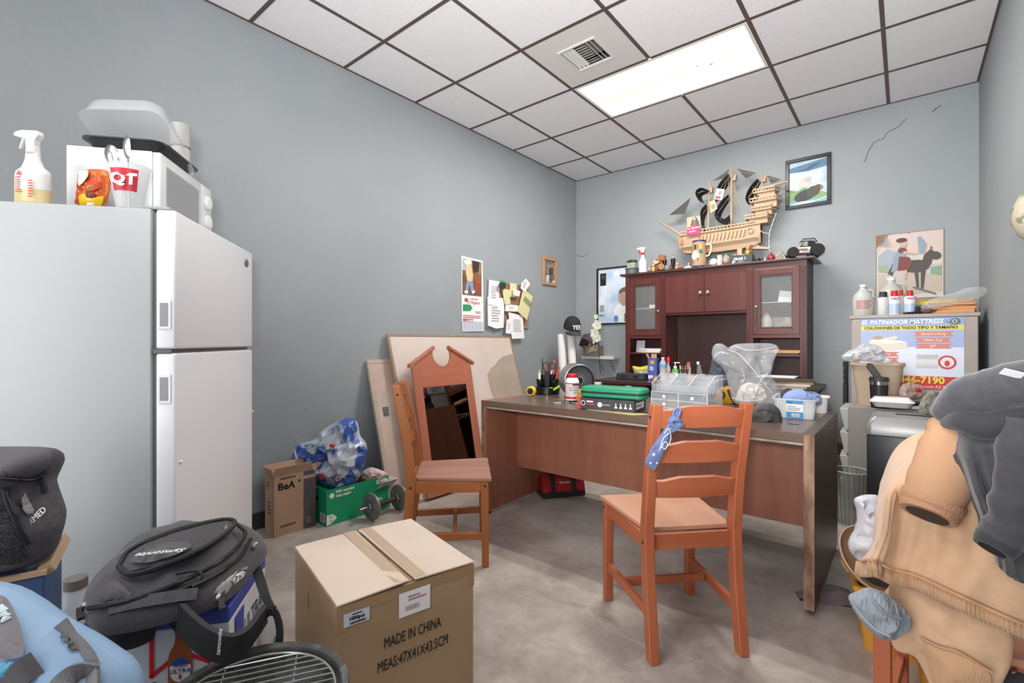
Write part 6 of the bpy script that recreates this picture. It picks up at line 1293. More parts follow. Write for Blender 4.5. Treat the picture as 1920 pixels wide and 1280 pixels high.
# letter tray and files at the right of the credenza
lt = thing('letter_tray', 'two-tier black letter tray with papers at the right of the credenza', 'letter tray', (-0.80, 4.40, CZ), 0.03)
for z in (0.0, 0.065):
    MB().box(-0.15, 0.15, -0.12, 0.12, z, z + 0.004).build('tier', BLACK, lt); MB().box(-0.145, 0.13, -0.115, 0.11, z + 0.0045, z + 0.012).build('papers', PAPER, lt)
for x in (-0.148, 0.148):
    for y in (-0.10, 0.10): MB().box(x - 0.003, x + 0.003, y - 0.006, y + 0.006, 0.004, 0.065).build('post', BLACK, lt)
FILES = (('manila', 'b6a27e'), ('grey', '8f8b86'), ('pale', 'c9c3b9'), ('brown', '97795a'), ('dark', '4b4745'))
for i, (n_, c_) in enumerate(FILES):
    o = MB(rotm(0, 0.0, 0.10 * (i - 2))).box(-0.15, 0.15, -0.10, 0.10, 0, 0.014).build('file_folder', mat('file_' + n_, c_, r=0.75), None); o.location = (-0.70 + 0.008 * i, 4.15, CZ + i * 0.0143); tag(o, '%s file folder in the untidy pile right of the hutch' % {'manila': 'buff', 'grey': 'mid grey', 'pale': 'cream', 'brown': 'brown', 'dark': 'charcoal'}[n_], 'folder', 'files piled on the credenza')
# behind the glass
def glass_item(name, label, cat, mb, m, loc, parts=()):
    t = thing(name, label, cat, loc); mb.build('body', m, t, sm=40)
    for n_, b_, mm in parts: b_.build(n_, mm, t)
    return t
glass_item('photo_card', 'brown patterned photo behind the left hutch glass', 'photo', MB(rotm(-0.1)).box(-0.055, 0.055, 0, 0.003, 0, 0.27), mat('brown_photo', '3f342f', r=0.4, c2='5b4c45', vs=30), (-1.985, 4.70, 1.4585))
glass_item('photo_card', 'white card behind the left hutch glass', 'card', MB(rotm(-0.1)).box(-0.03, 0.03, 0, 0.003, 0, 0.15), mat('silver_card', 'a9a9ab', r=0.5), (-1.875, 4.68, 1.4585))
glass_item('folded_paper', 'folded white paper lying behind the left hutch glass', 'paper', MB(rotm(0.2)).box(-0.12, 0.10, -0.05, 0.05, 0.012, 0.03), PAPER, (-1.97, 4.62, 1.184))
glass_item('pink_box', 'small pinkish box on the left glass shelf', 'box', MB().box(-0.035, 0.035, -0.02, 0.02, 0, 0.03), mat('pale_pink_card', 'cdb0ab', r=0.6), (-1.93, 4.56, 1.4585))
glass_item('bottle_jug', 'pale green plastic jug with red cap behind the right hutch glass', 'jug', MB().lathe([(0.05, 0), (0.055, 0.006), (0.055, 0.12), (0.03, 0.16), (0.02, 0.17)], 20), mat('pale_green_jug', 'a9b4a6', r=0.4), (-0.93, 4.60, 1.184), (('cap', MB().lathe([(0.022, 0.17), (0.022, 0.19), (0.001, 0.19)], 14), RED),))
for i, (x, y, rz, lab) in enumerate(((-0.80, 4.64, 0.2, 'tilted white brochure on the right glass shelf'), (-0.74, 4.66, -0.3, 'striped white paper on the right glass shelf'))):
    glass_item('brochure', lab, 'paper', MB(rotm(-0.15, 0.15 * (1 - 2 * i), rz)).box(-0.05, 0.05, 0, 0.002, 0, 0.10), PAPER, (x, y, 1.4585))
glass_item('magazine', 'white magazine leaning behind the right hutch glass', 'magazine', MB(rotm(-0.3, 0, 0.1)).box(-0.10, 0.10, 0, 0.004, 0, 0.16), mat('magazine_pale', 'b9b4b4', r=0.5, c2='8a6a64', vs=14), (-0.80, 4.68, 1.184))
kc = thing('key_chain', 'silver chain hanging from the right hutch door knob', 'chain', (-0.985, 4.462, 1.40))
for k in range(16): MB().tube([(0.004 * math.cos(a), (0.003 if k % 2 else 0) * math.sin(a), -0.012 * k + 0.008 * math.sin(a)) for a in [2 * PI * i / 8 for i in range(8)]], 0.0014, 4, closed=True).build('link', CHROME, kc)

# ---- row of things on top of the hutch
def top(u, v, y=4.56):
    p = onY(u, v, y); return p
def on_top(name, label, cat, u, y=4.56, rz=0.0, group='ornaments on top of the hutch'):
    p = onY(u, 500, y); return thing(name, label, cat, (p.x, p.y, HT), rz, group)
KK = 4.3 / FPX
t = on_top('round_tin', 'grey round tin carrying a glass-topped souvenir at the left end of the hutch', 'tin', 1185); 
MB().lathe([(0.062, 0), (0.064, 0.004), (0.064, 0.05), (0.07, 0.055), (0.07, 0.062), (0.001, 0.062)], 28).build('tin', mat('tin_grey', '5b5e60', r=0.4), t, sm=40)
MB(rotm(loc=(0, 0, 0.0625))).box(-0.045, 0.045, -0.03, 0.03, 0, 0.06).build('souvenir_base', mat('souvenir', '6d8f7c', r=0.5, c2='b3a58c', vs=30), t, bevel=0.006)
MB(rotm(loc=(0, 0, 0.135))).sph((0, 0, 0), (0.058, 0.04, 0.02), 20, 10).build('glass_dome', mat('dark_glass', '39423e', r=0.1), t, sm=180)
p = onY(1205, 500, 4.50)
spray_bottle('white spray bottle with red trigger on top of the hutch', (p.x, p.y, HT), 0.255, mat('spray_white', 'd3d2d8', r=0.4), WHITE, RED, 0.1, band=True, group='ornaments on top of the hutch')
PB = mat('plush_brown', '9a6238', r=0.9, bump=0.5, bs=200); PC = mat('plush_cream', 'cfb596', r=0.9)
t = on_top('plush_dog', 'brown plush dog with white nose among the ornaments on the hutch', 'toy', 1235, 4.60)
MB().sph((0, 0, 0.05), (0.05, 0.04, 0.05)).build('body', PB, t, sm=180); MB().sph((0.0, -0.02, 0.105), (0.036, 0.034, 0.032)).build('head', PB, t, sm=180); MB(rotm(0, 0.25, 0)).lathe([(0.04, 0.125), (0.036, 0.13), (0.034, 0.175), (0.001, 0.178)], 20).build('hat', PB, t, sm=40)
for x in (-0.022, 0.008): MB().sph((x, -0.05, 0.11 - (x > 0) * 0.012), 0.011, 10, 8).build('eye', WHITE, t, sm=180)
MB().sph((-0.065, 0.0, 0.045), (0.016, 0.016, 0.035)).build('arm', PB, t, sm=180); MB().sph((-0.01, -0.052, 0.09), (0.02, 0.012, 0.013)).build('muzzle', PC, t, sm=180)
t = on_top('wooden_barrel', 'small round wooden keg lying on top of the hutch', 'ornament', 1239, 4.50, 0.5)
MB(Matrix(((1, 0, 0, 0), (0, 0, 1, 0), (0, 1, 0, 0.036), (0, 0, 0, 1)))).lathe([(0.001, -0.04), (0.03, -0.04), (0.036, 0), (0.03, 0.04), (0.001, 0.04)], 20).build('keg', mat('keg_wood', '9a6b48', r=0.6, c2='8a5a3a', vs=20), t, sm=40)
for u, y, lab in ((1246, 4.63, 'left black bicycle-pump shaped handle with silver tip on the hutch'), (1262, 4.63, 'right black handle with silver tip on the hutch')):
    t = on_top('tap_ornament', lab, 'ornament', u, y)
    MB().lathe([(0.02, 0), (0.024, 0.01), (0.016, 0.05), (0.021, 0.10), (0.023, 0.125), (0.015, 0.13)], 18).build('grip', GB, t, sm=60); MB().lathe([(0.008, 0.13), (0.008, 0.162), (0.003, 0.165)], 12).build('silver_tip', CHROME, t, sm=60)
def figurine(name, label, u, y, h, cb_, chd, ch_, extra=None):
    t = on_top(name, label, 'figurine', u, y)
    MB().lathe([(0.2 * h, 0), (0.26 * h, 0.1 * h), (0.24 * h, 0.35 * h), (0.16 * h, 0.55 * h), (0.08 * h, 0.62 * h)], 14, sy=0.8).build('body', cb_, t, sm=60)
    MB().sph((0, 0, 0.78 * h), 0.2 * h, 12, 8).build('head', chd, t, sm=180)
    for s in (-1, 1): MB().tube([(s * 0.2 * h, 0, 0.5 * h), (s * 0.3 * h, -0.08 * h, 0.35 * h), (s * 0.22 * h, -0.2 * h, 0.25 * h)], 0.06 * h, 6).build('arm', ch_, t, sm=60)
    return t
FL = mat('skin_paint', 'c69a78', r=0.6)
figurine('seated_figurine', 'figurine in yellow and blue clothes at the left of the hutch top', 1225, 4.48, 0.075, mat('paint_yellow', 'c9a12f', r=0.5), FL, mat('paint_blue', '56708f', r=0.5))
figurine('small_figurine', 'tiny white and brown figurine at the far left front of the hutch', 1217, 4.48, 0.04, mat('paint_brown', '6b4a3c', r=0.5), WHITE, WHITE)
figurine('small_figurine', 'green and white figurine beside the small keg', 1249, 4.48, 0.045, mat('paint_green', '3c7d55', r=0.5), mat('paint_cream', 'd6cfb0', r=0.5), mat('paint_lemon', 'c6c054', r=0.5))
figurine('small_figurine', 'brown clay figurine to the right of the black handles', 1257, 4.49, 0.055, mat('paint_umber', '5d4032', r=0.6), mat('clay', '8a5e45', r=0.7), mat('clay', '8a5e45', r=0.7))
figurine('small_figurine', 'pale pink saint figurine on the hutch top', 1270, 4.56, 0.075, mat('paint_pink', 'b58f80', r=0.6), FL, mat('paint_pink', 'b58f80', r=0.6))
figurine('small_figurine', 'white angel figurine with golden chest on the hutch top', 1291, 4.54, 0.06, WHITE, mat('paint_gold', 'b59a5c', r=0.4), GREY)
def toy_car(label, u, y, l, col, rz=0.0, zz=HT):
    p = onY(u, 500, y); t = thing('toy_car', label, 'toy car', (p.x, p.y, zz), rz, 'toy cars on the hutch')
    Mc = Matrix(((1, 0, 0, 0), (0, 0, 1, -l * 0.2), (0, 1, 0, 0), (0, 0, 0, 1)))
    MB(Mc).prism([(-l / 2, 0.08 * l), (l / 2, 0.08 * l), (l / 2, 0.2 * l), (0.28 * l, 0.24 * l), (0.15 * l, 0.38 * l), (-0.2 * l, 0.38 * l), (-0.32 * l, 0.24 * l), (-l / 2, 0.22 * l)], 0, l * 0.4).build('car_body', col, t, bevel=l * 0.02)
    for x in (-0.3 * l, 0.3 * l):
        for y_ in (-0.2 * l, 0.2 * l): MB(Matrix(((1, 0, 0, x), (0, 0, 1, y_), (0, 1, 0, 0.1 * l), (0, 0, 0, 1)))).lathe([(0.1 * l, -0.03 * l), (0.1 * l, 0.03 * l)], 12).build('wheel', BLACK, t)
    return t
TR_ = mat('toy_red', 'b8453c', r=0.35)
toy_car('red toy car by the black handles on the hutch', 1275, 4.48, 0.055, TR_); toy_car('flat red toy car by the glass ball on the hutch', 1361, 4.48, 0.06, TR_)
p = onY(1290, 500, 4.48); t = thing('toy_plane', 'white toy boat before the angel figurine', 'toy', (p.x, p.y, HT), 0.1); MB().loft([rrect(0.03, 0.008, 0.006, 0.0), rrect(0.038, 0.012, 0.008, 0.012)]).build('hull', WHITE, t); MB().box(-0.012, 0.012, -0.006, 0.006, 0.0122, 0.02).build('cabin', GREY, t)
# big decorated mug
t = on_top('souvenir_mug', 'tall tan souvenir mug with truck and coloured letters on the hutch', 'mug', 1311, 4.525)
MUG = mat('mug_tan', 'a98a70', r=0.55, c2='9c7c62', vs=20)
MB().lathe([(0.072, 0), (0.072, 0.012), (0.064, 0.02), (0.062, 0.20), (0.058, 0.235), (0.058, 0.245), (0.05, 0.24), (0.05, 0.03), (0.001, 0.03)], 32).build('mug_body', MUG, t, sm=40)
for z0, z1, r_ in ((0.0, 0.014, 0.0735), (0.232, 0.247, 0.060)): MB().lathe([(r_, z0), (r_, z1)], 32, cap=False).build('blue_band', mat('mug_navy', '2e3358', r=0.4), t, sm=60)
MB().tube(bez([(0.06, 0, 0.205), (0.10, 0, 0.20), (0.105, 0, 0.15), (0.085, 0, 0.105), (0.06, 0, 0.10)], 20), 0.009, 8).build('handle', mat('mug_cream', 'cbb9a0', r=0.5), t, sm=60)
for i, c_ in enumerate((mt('4aa070'), mt('2b2b3a'), mt('cf5a50'), mt('c2c23a'))): wrap(0.0645, -0.75 + 0.36 * i, -0.45 + 0.36 * i, 0.165, 0.205).build('letter_block', c_, t)
wrap(0.0665, -0.95, 0.25, 0.07, 0.125).build('truck_print', WHITE, t); wrap(0.0672, -0.65, 0.0, 0.122, 0.145).build('cab_print', WHITE, t); wrap(0.0675, 0.02, 0.22, 0.062, 0.085).build('wheel_print', mt('4a3430'), t); wrap(0.067, -0.9, -0.6, 0.045, 0.085).build('donkey_print', mt('8b7258'), t); wrap(0.066, 0.3, 0.75, 0.125, 0.155).build('green_star', mt('1f6a4a'), t)
# baseball, card, ball, oil box etc.
t = on_top('baseball', 'white baseball with red stitching on the hutch', 'ball', 1338, 4.53); MB().sph((0, 0, 0.036), 0.036, 24, 14).build('leather', mat('ball_white', 'd3cfca', r=0.6), t, sm=180)
MB(rotm(0.4, 0.5, 0, (0, 0, 0.036))).tube([(0.0365 * math.cos(a), 0.034 * math.sin(a), 0.012 * math.sin(2 * a)) for a in [2 * PI * i / 30 for i in range(30)]], 0.0012, 4, closed=True).build('stitching', RED, t)
t = on_top('striped_card', 'white card with red stripe standing on the hutch', 'card', 1349, 4.50, 0.6); MB().box(-0.018, 0.018, -0.004, 0.004, 0, 0.09).build('card', PAPER, t); MB().box(0.006, 0.012, -0.0046, -0.0041, 0.005, 0.085).build('stripe', mt('b86a70'), t)
t = on_top('glass_ball', 'grey glass ball on the hutch beside the oil box', 'ball', 1361, 4.57); MB().sph((0, 0, 0.038), 0.038, 24, 14).build('ball', mat('smoke_glass', '8f8d88', r=0.15), t, sm=180)
t = on_top('house_ornament', 'small grey and green roof ornament behind the glass ball', 'ornament', 1362, 4.66); MB(Matrix(((1, 0, 0, 0), (0, 0, 1, -0.02), (0, 1, 0, 0), (0, 0, 0, 1)))).prism([(-0.03, 0), (0.03, 0), (0.04, 0.08), (0.0, 0.12), (-0.035, 0.08)], 0, 0.04).build('house', mat('stone_grey', '9b9488', r=0.7), t); MB(rotm(0, 0.75, 0, (0.022, 0, 0.105))).box(-0.03, 0.03, -0.025, 0.025, 0, 0.006).build('green_roof', mt('2f7a45'), t)
t = on_top('oil_box', 'dark grey Mobil 1 box on top of the hutch', 'box', 1391, 4.56, 0.03); MB().box(-0.092, 0.092, -0.05, 0.05, 0, 0.075).build('carton', mat('box_slate', '3d3f44', r=0.5), t, bevel=0.001); text('Mobil 1', 0.032, frame((-0.005, -0.0508, 0.042), (1, 0, 0), (0, -1, 0)), WHITE, t, bold=0.0008); MB(frame((0.0, -0.0508, 0.018), (1, 0, 0), (0, -1, 0))).rect(-0.02, 0.022, -0.004, 0.004).build('grey_print', GREY, t)
OBX = t.location
toy_car('orange toy car on the oil box', 1378, 4.55, 0.05, mat('toy_orange', 'c8643c', r=0.4), 0.2, HT + 0.0755)
t = thing('white_cutout', 'white toy aeroplane lying on the oil box', 'toy', (OBX.x + 0.02, OBX.y, HT + 0.0755), 0.1); MB().box(-0.03, 0.03, -0.006, 0.006, 0, 0.008).box(-0.008, 0.008, -0.03, 0.03, 0.003, 0.006).build('plane', WHITE, t)
t = figurine('saint_figurine', 'yellow-green figurine standing before a brown plaque on the oil box', 1402, 4.56, 0.075, mt('9a9a4a'), FL, mt('7d8a44')); t.location.z = HT + 0.0755
t = thing('brown_plaque', 'small brown wooden plaque leaning on the oil box', 'ornament', (OBX.x + 0.078, OBX.y, HT + 0.0755), -0.4); MB(rotm(-0.1, -0.15)).box(-0.012, 0.012, -0.003, 0.003, 0, 0.085).build('plaque', mt('7d4438'), t)
for u, y, h, c_, lab in ((1375, 4.47, 0.028, WHITE, 'tiny white bottle before the oil box'), (1378, 4.46, 0.026, GREY, 'tiny grey bottle before the oil box'), (1434, 4.50, 0.032, mat('paint_ivory', 'c9b9a0', r=0.5), 'tiny ivory pawn among the black pieces on the hutch')):
    t = on_top('tiny_bottle', lab, 'ornament', u, y); MB().lathe([(0.008, 0), (0.009, 0.003), (0.008, h * 0.55), (0.003, h * 0.7)], 12).build('bottle', c_, t, sm=60); MB().lathe([(0.0045, h * 0.7), (0.0045, h), (0.001, h)], 10).build('cap', c_, t, sm=60)
for u, y, lab in ((1420, 4.52, 'small black ornament left of the red pear'), (1429, 4.55, 'dark round lump left of the red pear')):
    t = on_top('dark_ornament', lab, 'ornament', u, y); MB().sph((0, 0, 0.015), (0.022, 0.016, 0.015), 12, 8).build('body', BLACK, t, sm=180); MB().sph((0.012, 0, 0.03), 0.009, 10, 6).build('knob', DGREY, t, sm=180)
t = on_top('red_pear', 'dark red glazed pear ornament on the hutch', 'ornament', 1446, 4.54); MB().lathe([(0.02, 0), (0.03, 0.012), (0.032, 0.028), (0.022, 0.048), (0.01, 0.06), (0.004, 0.066)], 20).build('pear', mat('glaze_red', '8a2b34', r=0.25), t, sm=60); MB().tube([(0, 0, 0.064), (0.004, 0, 0.075)], 0.002, 6).build('stalk', mt('4a3424'), t)
t = on_top('toy_catapult', 'yellow toy with upright sticks beside the red pear', 'toy', 1464, 4.54); MB().box(-0.045, 0.045, -0.012, 0.012, 0, 0.012).build('deck', mat('toy_yellow', 'c9a54a', r=0.5), t)
for x, h, a, c_ in ((-0.03, 0.06, 0.4, mat('toy_yellow', 'c9a54a', r=0.5)), (-0.02, 0.05, -0.3, mat('toy_yellow', 'c9a54a', r=0.5)), (0.012, 0.055, 0.15, mt('3f5a80')), (0.028, 0.045, -0.2, WHITE)): MB(rotm(0, a, 0, (x, 0, 0.012))).box(-0.003, 0.003, -0.003, 0.003, 0, h).build('stick', c_, t)
# radio-controlled truck
t = on_top('toy_truck', 'black and white remote-control monster truck at the right end of the hutch', 'toy truck', 1506, 4.57, 0.30)
Mt = Matrix(((1, 0, 0, 0), (0, 0, 1, -0.07), (0, 1, 0, 0), (0, 0, 0, 1)))
MB(Mt).prism([(-0.12, 0.035), (0.09, 0.035), (0.10, 0.06), (0.03, 0.085), (-0.10, 0.08), (-0.125, 0.06)], 0, 0.14).build('truck_body', mat('truck_white', 'c9c9c8', r=0.35), t, bevel=0.006, seg=2)
MB(Mt).prism([(-0.03, 0.085), (0.085, 0.08), (0.075, 0.13), (0.0, 0.135)], 0.012, 0.128).build('cab', mat('cab_black', '232325', r=0.3), t, bevel=0.006, seg=2)
MB(Mt).prism([(-0.015, 0.095), (0.02, 0.09), (0.025, 0.125), (0.0, 0.128)], 0.009, 0.0115).build('side_window', GREY, t)
for x, r_ in ((-0.085, 0.042), (0.085, 0.05)):
    for y_ in (-0.085, 0.085):
        MB(Matrix(((1, 0, 0, x), (0, 0, 1, y_), (0, 1, 0, r_), (0, 0, 0, 1)))).lathe([(r_ * 0.5, -0.024), (r_ * 0.95, -0.024), (r_, -0.015), (r_, 0.015), (r_ * 0.95, 0.024), (r_ * 0.5, 0.024)], 24).build('tyre', mat('tyre_rubber', '1e1e1f', r=0.8), t, sm=40); MB(Matrix(((1, 0, 0, x), (0, 0, 1, y_), (0, 1, 0, r_), (0, 0, 0, 1)))).lathe([(0.001, -0.02), (r_ * 0.5, -0.02), (r_ * 0.5, 0.02), (0.001, 0.02)], 14).build('rim', mat('rim_silver', 'b5b5b3', r=0.35), t)
for k, (x0, x1, z0, z1, c_) in enumerate(((-0.06, 0.02, 0.055, 0.07, mt('b23a40')), (-0.02, 0.06, 0.045, 0.053, mt('3f9a80')), (-0.10, -0.05, 0.045, 0.052, INK))): MB(frame((0, -0.0712, 0), (1, 0, 0), (0, -1, 0))).rect(x0, x1, z0, z1, 0).build('body_stripe', c_, t)
MB().tube([(-0.02, -0.05, 0.135), (-0.01, -0.05, 0.15), (0.07, -0.05, 0.15), (0.09, -0.05, 0.12)], 0.004, 6).build('roll_bar', BLACK, t); MB().tube([(-0.02, 0.05, 0.135), (-0.01, 0.05, 0.15), (0.07, 0.05, 0.15), (0.09, 0.05, 0.12)], 0.004, 6).build('roll_bar', BLACK, t)

# ================================================================== wooden sailing ship
YS = 4.70
def S(u, v, y=YS): return onY(u, v, y)
sh = thing('model_ship', 'carved wooden model sailing ship with black sails on top of the hutch', 'model ship', (-1.38, YS, HT))
SM_ = wloc(sh)
PW = wood('ship_pine', 'b09377', 'bfa388', 'x', r=0.6, sc=6); PWZ = wood('ship_pine', 'b09377', 'bfa388', 'z', r=0.6, sc=6); PDK = mat('ship_carving', '8f715a', r=0.7)
a = S(1274, 448); b = S(1410, 425)
# hull: sections along x
rings = []
for k, (x, w_, zb, zt_) in enumerate(((-1.745, 0.012, 2.10, 2.165), (-1.72, 0.03, 2.03, 2.165), (-1.66, 0.055, 1.985, 2.16), (-1.55, 0.07, 1.965, 2.155), (-1.35, 0.078, 1.96, 2.155), (-1.15, 0.075, 1.965, 2.165), (-1.03, 0.065, 1.985, 2.175), (-0.99, 0.055, 2.01, 2.18))):
    rings.append([(x, YS - w_ * 0.5, zb), (x, YS - w_ * 0.85, zb + (zt_ - zb) * 0.35), (x, YS - w_, zb + (zt_ - zb) * 0.7), (x, YS - w_ * 0.96, zt_), (x, YS + w_ * 0.96, zt_), (x, YS + w_, zb + (zt_ - zb) * 0.7), (x, YS + w_ * 0.85, zb + (zt_ - zb) * 0.35), (x, YS + w_ * 0.5, zb)])
MB(SM_).loft(rings).build('hull', PW, sh, sm=35)
for z in (2.035, 2.15):
    MB(SM_).tube(bez([(-1.70, YS - 0.052, z + 0.006), (-1.55, YS - 0.078, z), (-1.35, YS - 0.086, z), (-1.15, YS - 0.083, z + 0.006), (-1.0, YS - 0.066, z + 0.015)], 20), 0.008, 6).build('wale', PW, sh, sm=60)
for k in range(13):
    x = -1.52 + k * 0.033
    MB(SM_).tube([(x, YS - 0.076, 2.055), (x + 0.012, YS - 0.084, 2.085), (x + 0.02, YS - 0.0815, 2.125)], 0.0035, 5).build('carved_stroke', PDK, sh, sm=60)
MB(SM_ @ frame((-1.065, YS - 0.073, 2.11), (1, 0, 0), (0, -1, 0))).tube([(0.022 * math.cos(t_), 0.022 * math.sin(t_), 0.004) for t_ in [2 * PI * i / 18 for i in range(18)]], 0.005, 6, closed=True).build('carved_ring', PW, sh, sm=60)
MB(SM_ @ frame((-1.68, YS - 0.052, 2.10), (1, 0.35, 0), (0.35, -1, 0))).flat([(-0.02, -0.03), (0.0, 0.03), (0.02, -0.03)], 0.004).build('carved_emblem', PDK, sh)
for k in range(20):
    x = -1.66 + k * 0.031
    MB(SM_).box(x - 0.004, x + 0.004, YS - 0.077, YS - 0.069, 2.16, 2.178).build('rail_post', PWZ, sh)
MB(SM_).box(-1.69, -1.03, YS - 0.08, YS - 0.066, 2.178, 2.188).build('rail', PW, sh)
# stern castle
for k, (x0, x1, z0, z1, w_) in enumerate(((-1.11, -0.90, 2.185, 2.235, 0.085), (-1.06, -0.87, 2.255, 2.30, 0.075), (-1.07, -0.83, 2.315, 2.375, 0.08), (-1.045, -0.845, 2.39, 2.455, 0.07))):
    MB(SM_).box(x0 + 0.03, x1 - 0.03, YS - w_ * 0.7, YS + w_ * 0.7, z0 - 0.02, z1).build('castle_block', PW, sh)
    MB(SM_).prism([(x0, -w_), (x1 - 0.03, -w_ * 1.05), (x1, 0), (x1 - 0.03, w_ * 1.05), (x0, w_)], z1 - 0.022, z1 - 0.012, M=Matrix.Translation((0, YS, 0))).build('castle_deck', PW, sh)
    for j in range(9):
        x = x0 + (x1 - x0 - 0.03) * j / 8; MB(SM_).box(x - 0.003, x + 0.003, YS - w_ * 1.03, YS - w_ * 0.95, z1 - 0.012, z1 + 0.006).build('rail_post', PWZ, sh)
    MB(SM_).prism([(x0, -w_ * 1.04), (x1 - 0.03, -w_ * 1.09), (x1 + 0.004, 0), (x1 - 0.012, 0), (x1 - 0.035, -w_ * 0.95), (x0, -w_ * 0.92)], z1 + 0.006, z1 + 0.016, M=Matrix.Translation((0, YS, 0))).build('castle_rail', PW, sh)
MB(SM_).box(-1.04, -0.99, YS - 0.03, YS + 0.03, 2.0, 2.18).build('stern_post', PWZ, sh, bevel=0.01, seg=2)
MB(SM_).prism([(-1.06, 1.955), (-0.92, 1.935), (-0.925, 1.952), (-1.0, 1.97), (-1.03, 2.0), (-1.06, 2.0)], -0.018, 0.018, M=Matrix(((1, 0, 0, 0), (0, 0, 1, YS), (0, 1, 0, 0), (0, 0, 0, 1)))).build('rudder', PW, sh)
for x in (-1.50, -1.16): MB(SM_).box(x - 0.02, x + 0.02, YS - 0.05, YS + 0.05, HT, 1.963).build('stand_leg', PWZ, sh)
MB(SM_).box(-1.52, -1.14, YS - 0.02, YS + 0.02, 1.845, 1.87).build('stand_bar', PW, sh)
for (u0, v0, u1, v1, r_) in ((1331, 342, 1328, 430, 0.010), (1372, 315, 1371, 430, 0.011), (1428, 327, 1430, 373, 0.009)):
    MB(SM_).cyl(S(u1, v1), S(u0, v0), r_, r_ * 0.9, n=10).build('mast', PWZ, sh, sm=60)
for (u0, v0, u1, v1, r_) in ((1283, 444, 1236, 415, 0.011), (1430, 352, 1476, 340, 0.009)): MB(SM_).cyl(S(u0, v0), S(u1, v1), r_, r_ * 0.8, n=10).build('spar', PW, sh, sm=60)
for u, v in ((1333, 358), (1377, 335), (1433, 337)):
    MB(SM_).prism([(-0.012, 0), (0.012, 0), (0.02, 0.05), (0.004, 0.045)], -0.02, 0.02, M=Matrix.Translation(S(u, v)) @ Matrix(((1, 0, 0, 0), (0, 0, 1, 0), (0, 1, 0, -0.02), (0, 0, 0, 1)))).build('mast_top', PW, sh)
SAIL = mat('black_sail', '1d1c1c', r=0.6); SAILG = mat('dark_grey_sail', '4a4847', r=0.65); LINE = mat('rigging_line', 'b5aa86', r=0.8)
def sail(A, B, n=14, y0=YS - 0.07, y1=YS + 0.06):
    PA = bez([S(u, v, y0) for u, v in A], n); PB_ = bez([S(u, v, y1) for u, v in B], n)
    return MB(SM_).grid(lambda u, v: PA[round(u * n)].lerp(PB_[round(u * n)], v), n, 2, th=0.002).build('sail', SAIL, sh, sm=60)
sail([(1331, 358), (1314, 352), (1304, 360), (1310, 375), (1321, 381)], [(1328, 362), (1318, 366), (1316, 370), (1318, 376), (1321, 381)])
sail([(1324, 382), (1314, 395), (1314, 412), (1318, 430), (1324, 438)], [(1327, 388), (1326, 398), (1322, 410), (1321, 422), (1326, 432)])
sail([(1366, 326), (1350, 342), (1342, 360), (1340, 370), (1342, 378)], [(1370, 336), (1364, 350), (1356, 362), (1351, 370), (1346, 376)])
sail([(1366, 364), (1354, 375), (1344, 390), (1340, 404), (1348, 416), (1362, 421), (1369, 414)], [(1369, 376), (1362, 386), (1356, 396), (1352, 406), (1357, 410), (1363, 407), (1368, 402)])
sail([(1420, 335), (1408, 348), (1400, 362), (1398, 374), (1404, 384)], [(1427, 342), (1420, 354), (1414, 366), (1412, 374), (1410, 380)])
sail([(1412, 376), (1418, 370), (1422, 366)], [(1416, 378), (1424, 376), (1429, 374)], 4)
def tri(pts, m=SAILG, dy=0.0):
    P = [S(u, v, YS + dy) for u, v in pts]
    return MB(SM_).add(P + [p + V((0, 0.002, 0)) for p in P], [(0, 1, 2), (5, 4, 3), (0, 3, 4, 1), (1, 4, 5, 2), (2, 5, 3, 0)]).build('jib_sail', m, sh)
tri([(1255, 403), (1295, 370), (1284, 400)]); tri([(1336, 339), (1367, 317), (1362, 332)]); tri([(1382, 316), (1417, 324), (1398, 334)]); tri([(1439, 329), (1465, 336), (1445, 344)])
for pts in ([(1236, 415), (1295, 370), (1330, 350)], [(1236, 415), (1328, 425)], [(1336, 339), (1372, 317)], [(1372, 318), (1428, 330)], [(1385, 320), (1430, 372)], [(1371, 320), (1340, 372)], [(1366, 330), (1352, 370)], [(1425, 340), (1402, 374)], [(1476, 340), (1430, 332)], [(1476, 341), (1455, 375)], [(1370, 365), (1345, 400)], [(1371, 372), (1350, 412)], [(1330, 355), (1308, 362)], [(1376, 345), (1400, 425)], [(1376, 345), (1392, 428)], [(1376, 345), (1384, 430)], [(1333, 362), (1350, 428)], [(1333, 362), (1344, 430)], [(1398, 350), (1376, 400)], [(1427, 335), (1385, 395)], [(1329, 385), (1318, 400)], [(1328, 352), (1326, 432)], [(1366, 330), (1366, 378)]):
    MB(SM_).tube([S(u, v, YS - 0.03) for u, v in pts], 0.0013, 4).build('rigging', LINE, sh)
rs = thing('rosary', 'white beaded string hanging from the ship stern', 'beads', S(1455, 402, YS - 0.09))
RM = wloc(rs)
MB(RM).tube(bez([S(u, v, YS - 0.09) for u, v in ((1455, 402), (1448, 420), (1443, 437), (1442, 455), (1443, 470))], 16), 0.002, 5).tube(bez([S(u, v, YS - 0.09) for u, v in ((1422, 430), (1432, 436), (1442, 438))], 8), 0.002, 5).build('string', WHITE, rs)
for k, q_ in enumerate(bez([S(u, v, YS - 0.09) for u, v in ((1455, 402), (1448, 420), (1443, 437), (1442, 455), (1443, 470))], 7)): MB(RM).sph(q_, 0.006, 8, 6).build('bead', WHITE, rs, sm=180)
